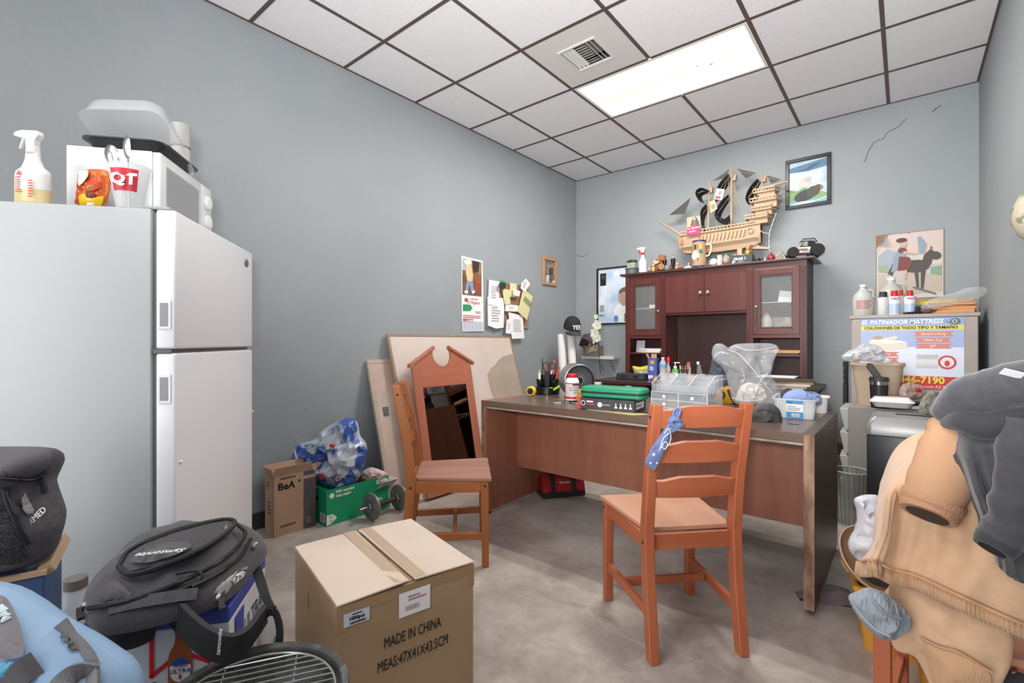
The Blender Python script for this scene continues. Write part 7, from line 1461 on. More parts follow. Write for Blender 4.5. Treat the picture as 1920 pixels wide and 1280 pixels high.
# cards tucked in the rigging
def card(label, pts, y, m, polys):
    P = [S(u, v, y) for u, v in pts]; c_ = sum(P, V((0, 0, 0))) / 4
    t = thing('prayer_card', label, 'card', c_); M_ = wloc(t)
    MB(M_).add(P + [p + V((0, 0.002, 0)) for p in P], [(0, 1, 2, 3), (7, 6, 5, 4), (0, 4, 5, 1), (1, 5, 6, 2), (2, 6, 7, 3), (3, 7, 4, 0)]).build('card', m, t)
    for k, (mm, pp) in enumerate(polys): MB(M_).add([S(u, v, y - 0.0012 - 0.0006 * k) for u, v in pp], [tuple(range(len(pp)))]).build('print', mm, t)
    return t
t = card('pink printed prayer card with veiled figure leaning on the ship bow', [(1288, 408), (1313, 404), (1313, 439), (1288, 441)], YS - 0.10, mt('c9a48f'), [(mt('b53a6a'), [(1288, 426), (1313, 422), (1313, 439), (1288, 441)]), (mt('3f5a50'), [(1294, 424), (1298, 411), (1304, 405), (1309, 412), (1312, 422)]), (mt('c9987a'), ell(1302, 410, 2.5, 3.2)), (mt('a04a50'), [(1298, 424), (1300, 414), (1304, 414), (1306, 423)])])
text('Te Quiero', 0.03, wloc(t) @ frame(S(1301, 427, YS - 0.104), (1, 0, 0.08), (0, -1, 0)), WHITE, t); text('MAMA', 0.022, wloc(t) @ frame(S(1298, 434, YS - 0.104), (1, 0, 0.08), (0, -1, 0)), WHITE, t)
card('white card with red figure clipped to the middle sail', [(1344, 353), (1359, 355), (1353, 375), (1338, 373)], YS - 0.10, PAPER, [(mt('8a8a8e'), [(1348, 357), (1355, 358), (1351, 366), (1346, 365)]), (mt('b5494a'), [(1342, 367), (1352, 368), (1350, 373), (1340, 372)])])
card('pale parchment card hanging below the middle mast', [(1331, 378), (1340, 374), (1345, 391), (1332, 400)], YS - 0.09, mt('b9a98f'), [(mt('8f7f68'), ell(1337, 387, 4, 5))])
o = MB().box(-0.075, 0.075, -0.02, 0.02, 0, 0.022).build('rolled_paper', mat('grey_roll', 'b5b6ba', r=0.6), None, bevel=0.006, seg=2, sm=40); o.location = S(1340, 437, YS - 0.03) + V((0, 0, 0.003)); tag(o, 'rolled grey paper lying on the ship deck', 'paper')

# ================================================================== corner: tubes, caps, shelf with flowers
for (u0, v0, u1, v1, lab, x_, y_) in ((1052, 628, 1066, 745, 'shorter white cardboard tube standing in the corner', 0, 0), (1070, 622, 1076, 745, 'taller white cardboard tube carrying the black cap', 0, 0)):
    P0 = at(u0, v0, 4.98); top_ = at(u0, v0, 4.98); bot = at(u1 - 2 if u0 < 1060 else u1 + 8, v1, 4.62); bot.z = 0.0
    t = thing('paper_tube', lab, 'tube', bot, group='tubes in the corner')
    MB(wloc(t)).cyl(bot + V((0, 0, 0.002)), top_, 0.040, n=24).build('tube', mat('tube_white', 'cfcdcb', r=0.7), t, sm=60)
    ax = (top_ - bot).normalized(); MB(wloc(t)).cyl(top_, top_ + ax * 0.003, 0.034, n=20).build('end_cap', mat('tube_end', 'b5b2ae', r=0.7), t)
def cap_hat(label, loc, rz, rx, m, m2, txt=None):
    t = thing('baseball_hat', label, 'cap', loc, rz, rx=rx)
    MB().loft([[(0.085 * k * math.cos(a), 0.10 * k * math.sin(a), z) for a in [2 * PI * i / 24 for i in range(24)]] for k, z in ((1.0, 0), (1.0, 0.03), (0.93, 0.07), (0.75, 0.105), (0.45, 0.125), (0.08, 0.132))]).build('crown', m, t, sm=60)
    MB().grid(lambda u, v: ((u - 0.5) * 0.17 * (1 - 0.25 * v * v), -0.095 * math.sqrt(max(0, 1 - ((u - 0.5) * 1.85) ** 2)) - 0.075 * v * math.sqrt(max(0.02, 1 - ((u - 0.5) * 1.9) ** 2)), 0.004 - 0.02 * v - 0.10 * (u - 0.5) ** 2), 14, 5, th=0.004).build('brim', m2, t, sm=60)
    MB().sph((0, 0, 0.132), 0.008, 8, 6).build('button', m2, t)
    if txt: text(txt, 0.062, frame((0.0, -0.104, 0.046), (1, 0, 0), (0, -1, 0.25)), WHITE, t, ext=0.003, bold=0.001)
    return t
CAPB = mat('cap_black', '252427', r=0.85, bump=0.2, bs=250)
pc_ = at(1072, 618, 4.93)
cap_hat('black baseball cap with white YEI lettering on the taller tube', (pc_.x, pc_.y, pc_.z + 0.01), YAW + 0.30, 0.35, CAPB, mat('cap_brim', '3a393c', r=0.8), 'YEI')
ws = thing('wall_shelf', 'white bracket shelf fixed to the back wall by the corner', 'shelf', (-2.62, YB, 0.93))
MB().box(-0.22, 0.18, -0.15, -0.001, 0.0, 0.035).build('shelf_board', mat('shelf_white', 'c9c6c0', r=0.6), ws, bevel=0.002)
MB().tube([(-0.02, -0.14, -0.002), (-0.02, -0.005, -0.13)], 0.008, 6).build('bracket', GREY, ws)
MB().tube([(0.12, -0.14, -0.002), (0.12, -0.005, -0.13)], 0.008, 6).build('bracket', GREY, ws)
dbx = thing('grey_brown_box', 'grey-brown box with tangled cords standing on the wall shelf', 'box', (-2.70, 4.715, 0.9655))
MB().box(-0.10, 0.10, -0.05, 0.05, 0, 0.115).build('box_shell', mat('taupe', '6b625c', r=0.7), dbx, bevel=0.003)
for k in range(5):
    x = -0.04 + 0.02 * k; MB().tube(bez([(x, -0.045, 0.12), (x - 0.02, -0.058, 0.08), (x + 0.01, -0.06, 0.03 + 0.01 * k), (x + 0.03, -0.058, 0.06), (x + 0.035, -0.05, 0.125)], 14), 0.0025, 5).build('cord', mat('cream_cord', 'bcae93', r=0.7), dbx, sm=60)
MB().tube(bez([(0.06, 0.0, 0.115), (0.075, -0.02, 0.16), (0.095, -0.04, 0.13), (0.105, -0.055, 0.02), (0.115, -0.055, -0.12), (0.12, -0.05, -0.2)], 20), 0.003, 5).build('cord', BLACK, dbx, sm=60)
MB().tube(bez([(0.03, 0.0, 0.115), (0.04, -0.01, 0.17), (0.055, -0.03, 0.15), (0.06, -0.055, 0.09)], 12), 0.003, 5).build('cord', BLACK, dbx, sm=60)
cap_hat('dark red and grey cap tilted beside the white flowers', (-2.765, 4.70, 1.085), 0.3, -0.5, mat('cap_grey_dark', '4b4347', r=0.8), mat('cap_maroon', '5a2d33', r=0.8))
fl_ = thing('flower_stem', 'white artificial orchid stem in the box on the wall shelf', 'flowers', (-2.66, 4.715, 1.0815))
MB().tube(bez([(0, 0, 0), (-0.01, 0, 0.10), (0.02, -0.01, 0.22), (0.03, -0.01, 0.32), (0.07, -0.01, 0.34)], 20), 0.004, 6).build('stem', mt('6b7a55'), fl_, sm=60)
PET = mat('petal_white', 'dcdccb', r=0.6)
for x, z, r_ in ((-0.04, 0.06, 0.05), (0.035, 0.085, 0.045), (0.0, 0.14, 0.05), (0.03, 0.225, 0.055), (0.02, 0.32, 0.026)):
    for k in range(5):
        a = 2 * PI * k / 5 + x * 20
        MB(frame((x + r_ * 0.5 * math.cos(a), -0.03, z + r_ * 0.5 * math.sin(a)), (math.cos(a), 0, math.sin(a)), (0, -1, 0))).grid(lambda u, v: (r_ * 0.62 * (2 * u - 1), r_ * 0.5 * (2 * v - 1) * math.sqrt(max(0.03, 1 - (2 * u - 1) ** 2)), 0.012 * (u * u)), 6, 4, th=0.001).build('petal', PET, fl_, sm=60)
    MB().sph((x, -0.036, z), 0.008, 8, 6).build('flower_centre', mt('b3b56a'), fl_)
for x, z, a in ((0.06, 0.17, 0.6), (0.08, 0.33, 0.2)): MB(rotm(0, -a, 0, (x, -0.01, z))).grid(lambda u, v: (-0.03 + 0.06 * u, 0, 0.011 * (2 * v - 1) * math.sqrt(max(0.02, 1 - (2 * u - 1) ** 2))), 8, 3, th=0.001).build('leaf', mt('7a8a62'), fl_)
# ================================================================== right side
# grey shelf cabinet with the mattress advert
CBM = mat('taupe_laminate', '9c938e', r=0.55, c2='a49b95', vs=4); CBS = mat('cabinet_side', '57565a', r=0.6)
cb_ = thing('storage_cabinet', 'taupe storage cabinet carrying a mattress advert by the right corner', 'cabinet', (0.028, 4.53, 0))
MB().box(-0.335, 0.335, -0.228, 0.305, 0.06, 1.288).build('carcass', CBM, cb_, bevel=0.003)
MB().box(-0.345, 0.345, -0.24, 0.31, 1.2885, 1.312).build('top_board', CBM, cb_, bevel=0.003)
MB().box(-0.33, 0.33, -0.236, -0.2285, 0.08, 1.285).build('front_panel', CBM, cb_)
MB().box(-0.32, 0.32, -0.21, 0.30, 0.0, 0.06).build('plinth', DGREY, cb_)
MB(frame((-0.342, -0.10, 1.05), (0, 0, 1), (-1, 0, 0))).lathe([(0.01, 0), (0.012, 0.012), (0.001, 0.014)], 12).build('side_knob', DGREY, cb_)
# advert
ad = thing('mattress_advert', 'printed mattress shop advert with yellow phone number on the taupe cabinet', 'sign', (0.028, 4.2935, 0.80))
AX0, AX1, AH = -0.278, 0.268, 0.485
MB().box(AX0, AX1, -0.002, 0.0, 0, AH).build('sheet', mat('advert_paper', 'ccd3e2', r=0.4), ad)
fa = frame((0, -0.0022, 0), (1, 0, 0), (0, -1, 0))
def ap(name, x0, x1, z0, z1, m, z=0.0): return MB(fa).rect(x0, x1, z0, z1, z).build(name, m, ad)
ap('blue_header', AX0, AX1, AH - 0.052, AH, mt('8fa3c9')); ap('yellow_band', AX0, AX1, AH - 0.082, AH - 0.052, mt('d6cb5c')); ap('blue_field', AX0, AX1, AH - 0.20, AH - 0.082, mt('a3b1d4')); ap('red_footer', AX0, AX1, 0.0, 0.088, mt('c4373f'))
text('EL PATINADOR MATTRESS', 0.042, fa @ Matrix.Translation((-0.055, AH - 0.027, 0.001)), mt('e3e8f2'), ad, shear=0.25, sx=0.88, bold=0.001)
text('COLCHONES DE TODO TIPO Y TAMAÑO', 0.027, fa @ Matrix.Translation((-0.01, AH - 0.067, 0.001)), mt('2a2a22'), ad, sx=0.98, bold=0.0008)
text('446-7190', 0.062, fa @ Matrix.Translation((0.055, 0.060, 0.001)), mt('e0d24a'), ad, sx=1.0, bold=0.002)
text('ll Rd. #10 Phoenix AZ 85009', 0.026, fa @ Matrix.Translation((0.08, 0.018, 0.001)), mt('ece8e2'), ad, sx=0.95)
RIB = mt('c98474')
for i, (st, w_, z) in enumerate((('Queens y King', 0.105, 0.375), ('Pillow Top', 0.095, 0.333), ('SET', 0.095, 0.292))):
    MB(fa).flat([(0.115 - w_, z - 0.016), (0.115 - w_ + 0.02, z), (0.115 - w_, z + 0.016), (0.115 + w_, z + 0.016), (0.115 + w_ - 0.02, z), (0.115 + w_, z - 0.016)], 0.0005).build('ribbon', RIB, ad); text(st, 0.021, fa @ Matrix.Translation((0.115, z, 0.001)), mt('efe9e6'), ad)
for st, z in (('Individual', 0.235), ('Matrimonial', 0.195)):
    MB(fa).flat([(-0.26, z - 0.016), (-0.06, z - 0.016), (-0.08, z), (-0.06, z + 0.016), (-0.26, z + 0.016)], 0.0005).build('ribbon', RIB, ad); text(st, 0.021, fa @ Matrix.Translation((-0.15, z, 0.001)), mt('efe9e6'), ad)
art2(ad, 'mattress_picture', [(mt('d8d2c2'), [(-0.23, 0.33), (-0.16, 0.345), (-0.02, 0.32), (-0.02, 0.275), (-0.13, 0.262), (-0.23, 0.30)]), (mt('ece8dc'), [(-0.23, 0.33), (-0.16, 0.35), (-0.02, 0.32), (-0.13, 0.305)]), (mt('b09a80'), ell(-0.18, 0.35, 0.03, 0.014)), (mt('d6d0c0'), [(-0.15, 0.345), (-0.08, 0.365), (-0.07, 0.345), (-0.11, 0.33)])], fa, 0.0004)
art2(ad, 'mattress_stack_picture', [(mt('b9b9ba'), [(0.03, 0.235), (0.14, 0.235), (0.14, 0.205), (0.03, 0.205)]), (mt('d6d6d4'), [(0.03, 0.2), (0.14, 0.2), (0.15, 0.17), (0.03, 0.17)]), (mt('c3c3c4'), [(0.025, 0.165), (0.14, 0.165), (0.14, 0.145), (0.025, 0.145)]), (mt('c4444c'), ell(0.185, 0.185, 0.046, 0.046, 24)), (mt('e2d9d8'), ell(0.185, 0.185, 0.034, 0.034, 24)), (mt('c4444c'), ell(0.185, 0.178, 0.014, 0.02))], fa, 0.0004)
art2(ad, 'wheel_picture', [(mt('5f6470'), ell(0.225, AH - 0.028, 0.026, 0.022)), (mt('aab0ba'), ell(0.222, AH - 0.028, 0.014, 0.014)), (mt('3c4048'), ell(0.222, AH - 0.028, 0.006, 0.006)), (mt('5f6470'), [(0.17, AH - 0.02), (0.205, AH - 0.035), (0.2, AH - 0.04)])], fa, 0.0006)
# on the cabinet top
TZ = 1.3125
def ct_put(name, label, cat, u, y, rz=0.0, group=None):
    p = onY(u, 585, y); return thing(name, label, cat, (p.x, p.y, TZ), rz, group)
def gallon(label, u, y, k, cap, liq=None):
    t = ct_put('gallon_jug', label, 'jug', u, y, 0.2, 'jugs on the taupe cabinet')
    MB().lathe([(r * k, z * k) for r, z in ((0.07, 0), (0.075, 0.008), (0.075, 0.14), (0.062, 0.18), (0.032, 0.215), (0.02, 0.235), (0.02, 0.245))], 24).build('jug', mat('jug_haze', 'c5c7c0', r=0.3, al=0.72), t, sm=50)
    MB().lathe([(0.023 * k, 0.243 * k), (0.023 * k, 0.262 * k), (0.001, 0.262 * k)], 16).build('cap', cap, t)
    MB().tube(bez([(0.03 * k, -0.02 * k, 0.215 * k), (0.06 * k, -0.035 * k, 0.205 * k), (0.068 * k, -0.03 * k, 0.15 * k)], 10), 0.009 * k, 6).build('handle', mat('jug_haze', 'c5c7c0', r=0.3, al=0.72), t, sm=60)
    if liq: MB().lathe([(0.072 * k, 0.004), (0.0735 * k, 0.008), (0.0735 * k, 0.035)], 24).build('liquid', liq, t, sm=60)
    return t
g1 = gallon('hazy gallon jug with red print at the left of the taupe cabinet', 1618, 4.38, 0.88, WHITE, mat('pale_yellow_liquid', 'b8b088', r=0.2))
for k in range(6): wrap(0.0672, -0.8, 0.5 + 0.1 * (k % 3), 0.05 + k * 0.011, 0.056 + k * 0.011).build('red_print', mat('jug_label', 'b06a6c', r=0.5), g1)
gallon('hazy jug standing behind the spray cans on the cabinet', 1671, 4.62, 1.12, WHITE)
def can(label, u, y, r, h, body, cap, caph, lab=None, txt=None, name='spray_can'):
    t = ct_put(name, label, 'can', u, y, YAW * 0.3, 'cans on the taupe cabinet')
    MB().lathe([(r * 0.95, 0), (r, 0.003), (r, h * 0.72), (r * 0.7, h * 0.78)], 22).build('can', body, t, sm=50)
    MB().lathe([(r * 0.8, h * 0.77), (r * caph, h * 0.8), (r * caph * 0.95, h), (0.001, h)], 18).build('cap', cap, t, sm=50)
    if lab: MB().lathe([(r * 1.01, h * 0.05), (r * 1.01, h * 0.45)], 22, cap=False).build('label', lab, t, sm=60)
    if txt: text(txt, r * 0.62, frame((0, -r * 1.06, h * 0.66), (1, 0, 0), (0, -1, 0)), mt('a8343a'), t, bold=0.0004)
    return t
CW_ = mat('can_white', 'ced3da', r=0.3); CB_ = mat('can_blue_haze', 'a9b9cf', r=0.35)
can('white bottle with black spout on the taupe cabinet', 1656, 4.36, 0.034, 0.168, mat('bottle_offwhite', 'c0c0c0', r=0.4), mat('spout_black', '2f2f30', r=0.4), 0.72, name='spout_bottle')
can('white spray can with red nozzle nearest the black spout bottle', 1677, 4.36, 0.034, 0.172, CW_, RED, 0.6, CB_, 'SPRAY')
can('white spray can with red and white cap right of the others', 1706, 4.36, 0.033, 0.168, CW_, RED, 0.55, CB_, 'SPRAY')
can('tall hazy bottle behind the right spray can', 1689, 4.55, 0.030, 0.19, CLEAR2, RED, 0.4)
t = ct_put('tape_dispenser', 'black tape dispenser on the front of the cabinet top', 'dispenser', 1711, 4.33, 0.2); MB().loft(pill(0.052, 0.03, 0.02, [(0.005, 0), (0, 0.006), (0.006, 0.016)])).build('base', BLACK, t, sm=40); MB(rotm(0, 0.2, 0)).box(0.006, 0.03, -0.016, 0.016, 0.014, 0.055).build('upright', BLACK, t, bevel=0.004)
t = ct_put('leather_pouch', 'brown leather roll beside the envelopes on the cabinet', 'pouch', 1742, 4.36, 0.35); MB(Matrix(((0, 0, 1, 0), (1, 0, 0, 0), (0, 1, 0, 0.026), (0, 0, 0, 1)))).lathe([(0.012, -0.055), (0.024, -0.04), (0.026, 0.03), (0.02, 0.055)], 16, sx=1.2).build('roll', mat('brown_leather', '6a5146', r=0.6, bump=0.2, bs=90), t, sm=60); MB(Matrix(((0, 0, 1, 0), (1, 0, 0, 0), (0, 1, 0, 0.026), (0, 0, 0, 1)))).lathe([(0.027, -0.004), (0.027, 0.004)], 16, cap=False, sx=1.2).build('strap', mt('4a352c'), t)
ENV = (('c28d63', 0.028), ('cf9b70', 0.014), ('b98058', 0.012), ('d2a57e', 0.010), ('c08a62', 0.010))
z_ = TZ
for i, (c_, h) in enumerate(ENV):
    o = MB(rotm(0, 0, 0.12 * ((i * 2) % 5 - 2) * 0.5)).box(-0.125, 0.125, -0.085, 0.085, 0, h).build('envelope', mat('env_' + c_, c_, r=0.8), None, bevel=0.004); o.location = (0.235, 4.42, z_); z_ += h + 0.0004
    tag(o, ('thick orange padded envelope at the bottom of the cabinet pile', 'second envelope from the bottom of the cabinet pile', 'middle envelope of the cabinet pile', 'fourth envelope up in the cabinet pile', 'topmost envelope of the cabinet pile')[i], 'envelope', 'envelopes on the taupe cabinet')
zb = Soft('ziplock_bag', 'clear zip bag lying over the envelopes on the cabinet', 'plastic bag', 2.98, [(1722, 577), (1742, 562), (1790, 548), (1815, 538), (1848, 537), (1853, 546), (1835, 560), (1790, 570), (1750, 580)], (1790, 558), 0.02, 0.012, m=CLEAR, amp=0.008, fs=14, base=TZ + 0.075, thing_=None)
t = thing('yellow_packet', 'yellow packaged tool lying on top of the envelope pile', 'packet', (0.17, 4.55, TZ + 0.0005), 0.25); MB(rotm(0, -0.06, 0)).box(-0.10, 0.10, -0.05, 0.05, 0.078, 0.10).build('packet', mat('yellow_card', 'c9b21e', r=0.45), t); MB().box(-0.14, 0.14, -0.08, 0.08, 0, 0.07).build('storage_tray', mat('tray_blue', '4f6580', r=0.5), t)
o = MB(rotm(0, 0, 0.0)).box(-0.28, 0.10, -0.006, 0.006, 0, 0.135).build('cardboard_panel', CARD, None); o.location = (0.27, 4.74, TZ); tag(o, 'strip of brown cardboard standing at the back of the cabinet top', 'cardboard')

# filing cabinet
FG = mat('file_grey', 'a1a4a2', r=0.45)
fc = thing('file_cabinet', 'grey steel file cabinet facing the desk beside the paper shredder', 'cabinet', (-0.045, 4.09, 0))
MB().box(-0.25, 0.25, -0.19, 0.19, 0.045, 0.69).build('carcass', FG, fc, bevel=0.003)
MB().box(-0.23, 0.24, -0.17, 0.18, 0.0, 0.044).build('plinth', DGREY, fc)
for k in range(4):
    z0 = 0.06 + k * 0.158
    d = MB().hexa([(-0.272, -0.185, z0), (-0.2505, -0.185, z0), (-0.2505, 0.185, z0), (-0.272, 0.185, z0)], [(-0.30, -0.185, z0 + 0.14), (-0.2505, -0.185, z0 + 0.14), (-0.2505, 0.185, z0 + 0.14), (-0.30, 0.185, z0 + 0.14)]).build('drawer', mat('drawer_grey', 'a9aba9', r=0.45), fc, bevel=0.003)
    MB().box(-0.305, -0.301, -0.06, 0.06, z0 + 0.11, z0 + 0.135).build('drawer_pull', FG, d)
text('FURIA', 0.02, frame((0.03, -0.1912, 0.655), (1, 0, 0), (0, -1, 0)), DGREY, fc)
FT = 0.6905
t = thing('waste_bin', 'beige wastebasket with plastic liner standing on the file cabinet', 'waste bin', (-0.150, 4.135, FT))
MB().loft([rrect(0.105, 0.085, 0.04, 0.0), rrect(0.14, 0.115, 0.05, 0.27), rrect(0.15, 0.125, 0.05, 0.272), rrect(0.15, 0.125, 0.05, 0.29), rrect(0.136, 0.11, 0.045, 0.288), rrect(0.10, 0.08, 0.04, 0.006)]).build('bin_body', mat('bin_beige', 'b5a18b', r=0.5), t, sm=40)
ln = Soft('bin_liner', 'crumpled clear plastic liner spilling over the beige wastebasket', 'plastic bag', 3.15, [(1577, 668), (1590, 658), (1606, 652), (1618, 643), (1645, 646), (1660, 662), (1655, 680), (1630, 678), (1600, 676), (1582, 677)], (1622, 664), 0.08, 0.06, m=mat('liner_film', 'c6cbd0', r=0.25, al=0.6), amp=0.03, fs=20, base=FT + 0.26, jit=0.03, n=48, rings=8, shade=28)
t = thing('white_tissues', 'crumpled white paper showing in the beige wastebasket', 'paper', (-0.16, 4.135, FT + 0.27)); MB().sph((0, 0, 0.02), (0.09, 0.07, 0.045), 20, 12).build('paper_ball', PAPER, t, sm=180)
t = thing('tumbler', 'black insulated tumbler with flip handle on the file cabinet', 'tumbler', (lambda p: (p.x, p.y, FT))(onY(1648, 700, 3.957)), YAW * 0.2)
MB().lathe([(0.040, 0), (0.044, 0.003), (0.050, 0.15)], 28).build('cup', mat('matt_black', '232325', r=0.4), t, sm=50); MB().lathe([(0.0505, 0.15), (0.051, 0.172)], 28, cap=False).build('steel_band', CHROME, t, sm=60); MB().lathe([(0.053, 0.172), (0.054, 0.19), (0.048, 0.20), (0.001, 0.20)], 28).build('lid', DGREY, t, sm=50)
MB(rotm(0, -0.55, 0, (0.0, -0.01, 0.19))).prism([(-0.018, 0), (0.018, 0), (0.02, 0.10), (0.0, 0.118), (-0.02, 0.10)], -0.009, 0.009, M=Matrix(((1, 0, 0, 0), (0, 0, 1, 0), (0, 1, 0, 0), (0, 0, 0, 1)))).build('flip_handle', mat('handle_dark', '3c3c3f', r=0.5), t, bevel=0.004)
t = thing('mask_box', 'small white N95 mask box with red top beside the tumbler', 'box', (lambda p: (p.x, p.y, FT))(onY(1679, 735, 3.98)), 0.05); MB().box(-0.032, 0.032, -0.02, 0.02, 0, 0.085).build('carton', PAPER, t); MB().box(-0.0325, 0.0325, -0.0205, 0.0205, 0.070, 0.0855).build('red_top', RED, t); text('N95', 0.028, frame((-0.002, -0.0212, 0.045), (1, 0, 0), (0, -1, 0)), INK, t, bold=0.0006)
# guitar neck behind the bin
t = thing('guitar', 'dark guitar standing on end with its tuning pegs showing beside the bin', 'guitar', (-0.355, 4.47, 0.0), 1.45)
MB().box(-0.03, 0.03, -0.012, 0.012, 0.45, 0.80).build('neck', mat('guitar_black', '26211f', r=0.35), t); MB().hexa([(-0.03, -0.010, 0.80), (0.03, -0.010, 0.80), (0.03, 0.010, 0.80), (-0.03, 0.010, 0.80)], [(-0.042, -0.010, 0.97), (0.042, -0.010, 0.97), (0.042, 0.010, 0.97), (-0.042, 0.010, 0.97)]).build('headstock', mat('guitar_black', '26211f', r=0.35), t)
for s in (-1, 1):
    for z in (0.82, 0.87, 0.92): MB().cyl((s * 0.036, 0, z), (s * 0.062, 0, z), 0.003, n=6).sph((s * 0.065, 0, z), (0.009, 0.005, 0.009), 10, 6).build('tuning_peg', CHROME, t)
def gbody(z0): return [(0.001, 0.0), (0.10, 0.02), (0.14, 0.10), (0.12, 0.2), (0.09, 0.26), (0.11, 0.36), (0.08, 0.43), (0.03, 0.46)]
gp_ = [(x, z) for x, z in gbody(0)] + [(-x, z) for x, z in gbody(0)[::-1]]
MB(Matrix(((1, 0, 0, 0), (0, 0, 1, 0), (0, 1, 0, 0), (0, 0, 0, 1)))).prism(gp_, -0.03, 0.03).build('guitar_body', mat('guitar_brown', '4a2c1c', r=0.3), t)
# paper shredder
t = thing('paper_shredder', 'black paper shredder with silver top beside the file cabinet', 'shredder', (0.045, 3.53, 0))
MB().box(-0.215, 0.215, -0.16, 0.16, 0.02, 0.60).build('bin', mat('shredder_black', '2b2b2d', r=0.35), t, bevel=0.01, seg=2, sm=40)
SVT = mat('shredder_silver', '8f8f8e', r=0.35, met=0.35)
MB().loft([rrect(0.222, 0.168, 0.03, 0.601), rrect(0.222, 0.168, 0.03, 0.655), rrect(0.20, 0.145, 0.04, 0.70), rrect(0.12, 0.07, 0.03, 0.705)]).build('head', SVT, t, sm=50)
MB().box(-0.09, 0.11, -0.012, 0.012, 0.7055, 0.7085).build('slot', INK, t); MB().box(0.10, 0.16, -0.05, 0.03, 0.704, 0.71).build('control_panel', BLACK, t)
MB().box(-0.07, 0.07, -0.166, -0.1605, 0.50, 0.55).build('pull_handle', mat('handle_shade', '47474a', r=0.3), t, bevel=0.004); MB().box(-0.06, 0.06, -0.168, -0.1662, 0.515, 0.535).build('handle_recess', INK, t)  # pull handle a lighter grey than the bin
MB().box(0.07, 0.095, -0.172, -0.1688, 0.59, 0.64).build('latch', BLACK, t)
for x in (-0.18, 0.18):
    for y in (-0.12, 0.12): MB().cyl((x - 0.008, y, 0.012), (x + 0.008, y, 0.012), 0.012, n=10).build('caster', DGREY, t)
t = thing('foam_takeout_box', 'white foam take-out box lying on the paper shredder', 'container', (lambda p: (p.x, p.y, 0.7095))(onZ(1672, 762, 0.71)), 0.05)
MB().loft([rrect(0.085, 0.06, 0.02, 0), rrect(0.105, 0.08, 0.03, 0.03), rrect(0.112, 0.087, 0.032, 0.032), rrect(0.112, 0.087, 0.032, 0.036)]).build('base', mat('foam_white', 'd9dad9', r=0.6), t, sm=40); MB().loft([rrect(0.112, 0.087, 0.032, 0.0363), rrect(0.105, 0.08, 0.03, 0.04), rrect(0.085, 0.06, 0.02, 0.062)]).build('lid', mat('foam_white', 'd9dad9', r=0.6), t, sm=40)
rb_ = Soft('rubbish_heap', 'crumpled brown wrapper with red corner behind the foam box', 'wrapper', 3.05, [(1684, 740), (1690, 722), (1705, 716), (1725, 722), (1735, 735), (1725, 745), (1700, 748)], (1710, 733), 0.04, 0.04, m=mat('wrapper_brown', '9b8378', r=0.6, c2='b09a90', vs=20), amp=0.015, fs=25, base=FT)
rb_.patch('red_corner', [(1715, 728), (1726, 727), (1728, 734), (1718, 735)], RED, 0.018, sm=0)
t = thing('black_binder', 'open black folder lying behind the foam take-out box', 'folder', (0.10, 4.08, FT), 0.3); MB(rotm(0, 0.06, 0, (0, 0, 0.03))).box(-0.09, 0.12, -0.06, 0.08, 0, 0.006).build('cover', BLACK, t); MB(rotm(0, -0.18, 0, (0.0, 0, 0.036))).box(-0.085, 0.12, -0.06, 0.08, 0, 0.004).build('cover', DGREY, t); MB().box(-0.09, 0.10, -0.05, 0.07, 0.0, 0.02).build('papers', PAPER, t)
gl = Soft('clear_wrap', 'heap of clear and green plastic wrap before the dark hoodie', 'wrapper', 2.75, [(1722, 770), (1730, 745), (1748, 730), (1765, 738), (1775, 760), (1770, 785), (1730, 785)], (1750, 760), 0.04, 0.04, m=mat('greenish_film', '9aa39a', r=0.25, c2='7d6a60', vs=20, al=0.8), amp=0.02, fs=22, base=0.705)
# wire waste basket
t = thing('wire_basket', 'silver wire mesh waste basket behind the desk end', 'waste bin', (-0.262, 3.60, 0.0))
MSH = mat('silver_mesh', 'a3a9a6', r=0.35, met=0.5, al=0.5)
MB().lathe([(0.075, 0.003), (0.10, 0.33)], 28, cap=False).lathe([(0.001, 0.003), (0.075, 0.003)], 24, cap=False).build('mesh_wall', MSH, t, sm=60)
for z, r_ in ((0.332, 0.101), (0.005, 0.076)): MB().tube([(r_ * math.cos(a), r_ * math.sin(a), z) for a in [2 * PI * i / 28 for i in range(28)]], 0.004, 6, closed=True).build('rim', mat('rim_silver', 'b5b5b3', r=0.35), t, sm=60)
for k in range(24):
    a = 2 * PI * k / 24; MB().cyl((0.075 * math.cos(a), 0.075 * math.sin(a), 0.004), (0.10 * math.cos(a), 0.10 * math.sin(a), 0.33), 0.0012, n=4).build('wire', STEEL, t)

# ------------------------------------------------------------------ bins and things on the floor, right foreground
YB_ = mat('yellow_bin', 'c98a2f', r=0.45, c2='d09638', vs=5)
def crate(label, loc, rz, w, d_, h):
    t = thing('storage_bin', label, 'bin', loc, rz, 'yellow storage bins')
    MB().loft([rrect(w * 0.88, d_ * 0.9, 0.02, 0.0), rrect(w, d_, 0.02, h - 0.02), rrect(w + 0.012, d_ + 0.012, 0.02, h - 0.02), rrect(w + 0.012, d_ + 0.012, 0.02, h), rrect(w - 0.004, d_ - 0.004, 0.018, h), rrect(w * 0.88 - 0.004, d_ * 0.9 - 0.004, 0.018, 0.004)]).build('tub', YB_, t, sm=40)
    MB().box(-w * 0.4, -w * 0.4 + 0.012, -d_ - 0.004, -d_ * 0.93, 0.02, h - 0.02).build('rib', YB_, t); MB().tube(bez([(-w - 0.012, -0.03, h - 0.01), (-w - 0.03, -0.02, h + 0.015), (-w - 0.03, 0.02, h + 0.015), (-w - 0.012, 0.03, h - 0.01)], 10), 0.006, 6).build('handle', YB_, t, sm=60)
    return t
crate('yellow plastic storage bin with clutter behind the front chair leg', (0.035, 2.34, 0.0), 0.15, 0.20, 0.17, 0.235)
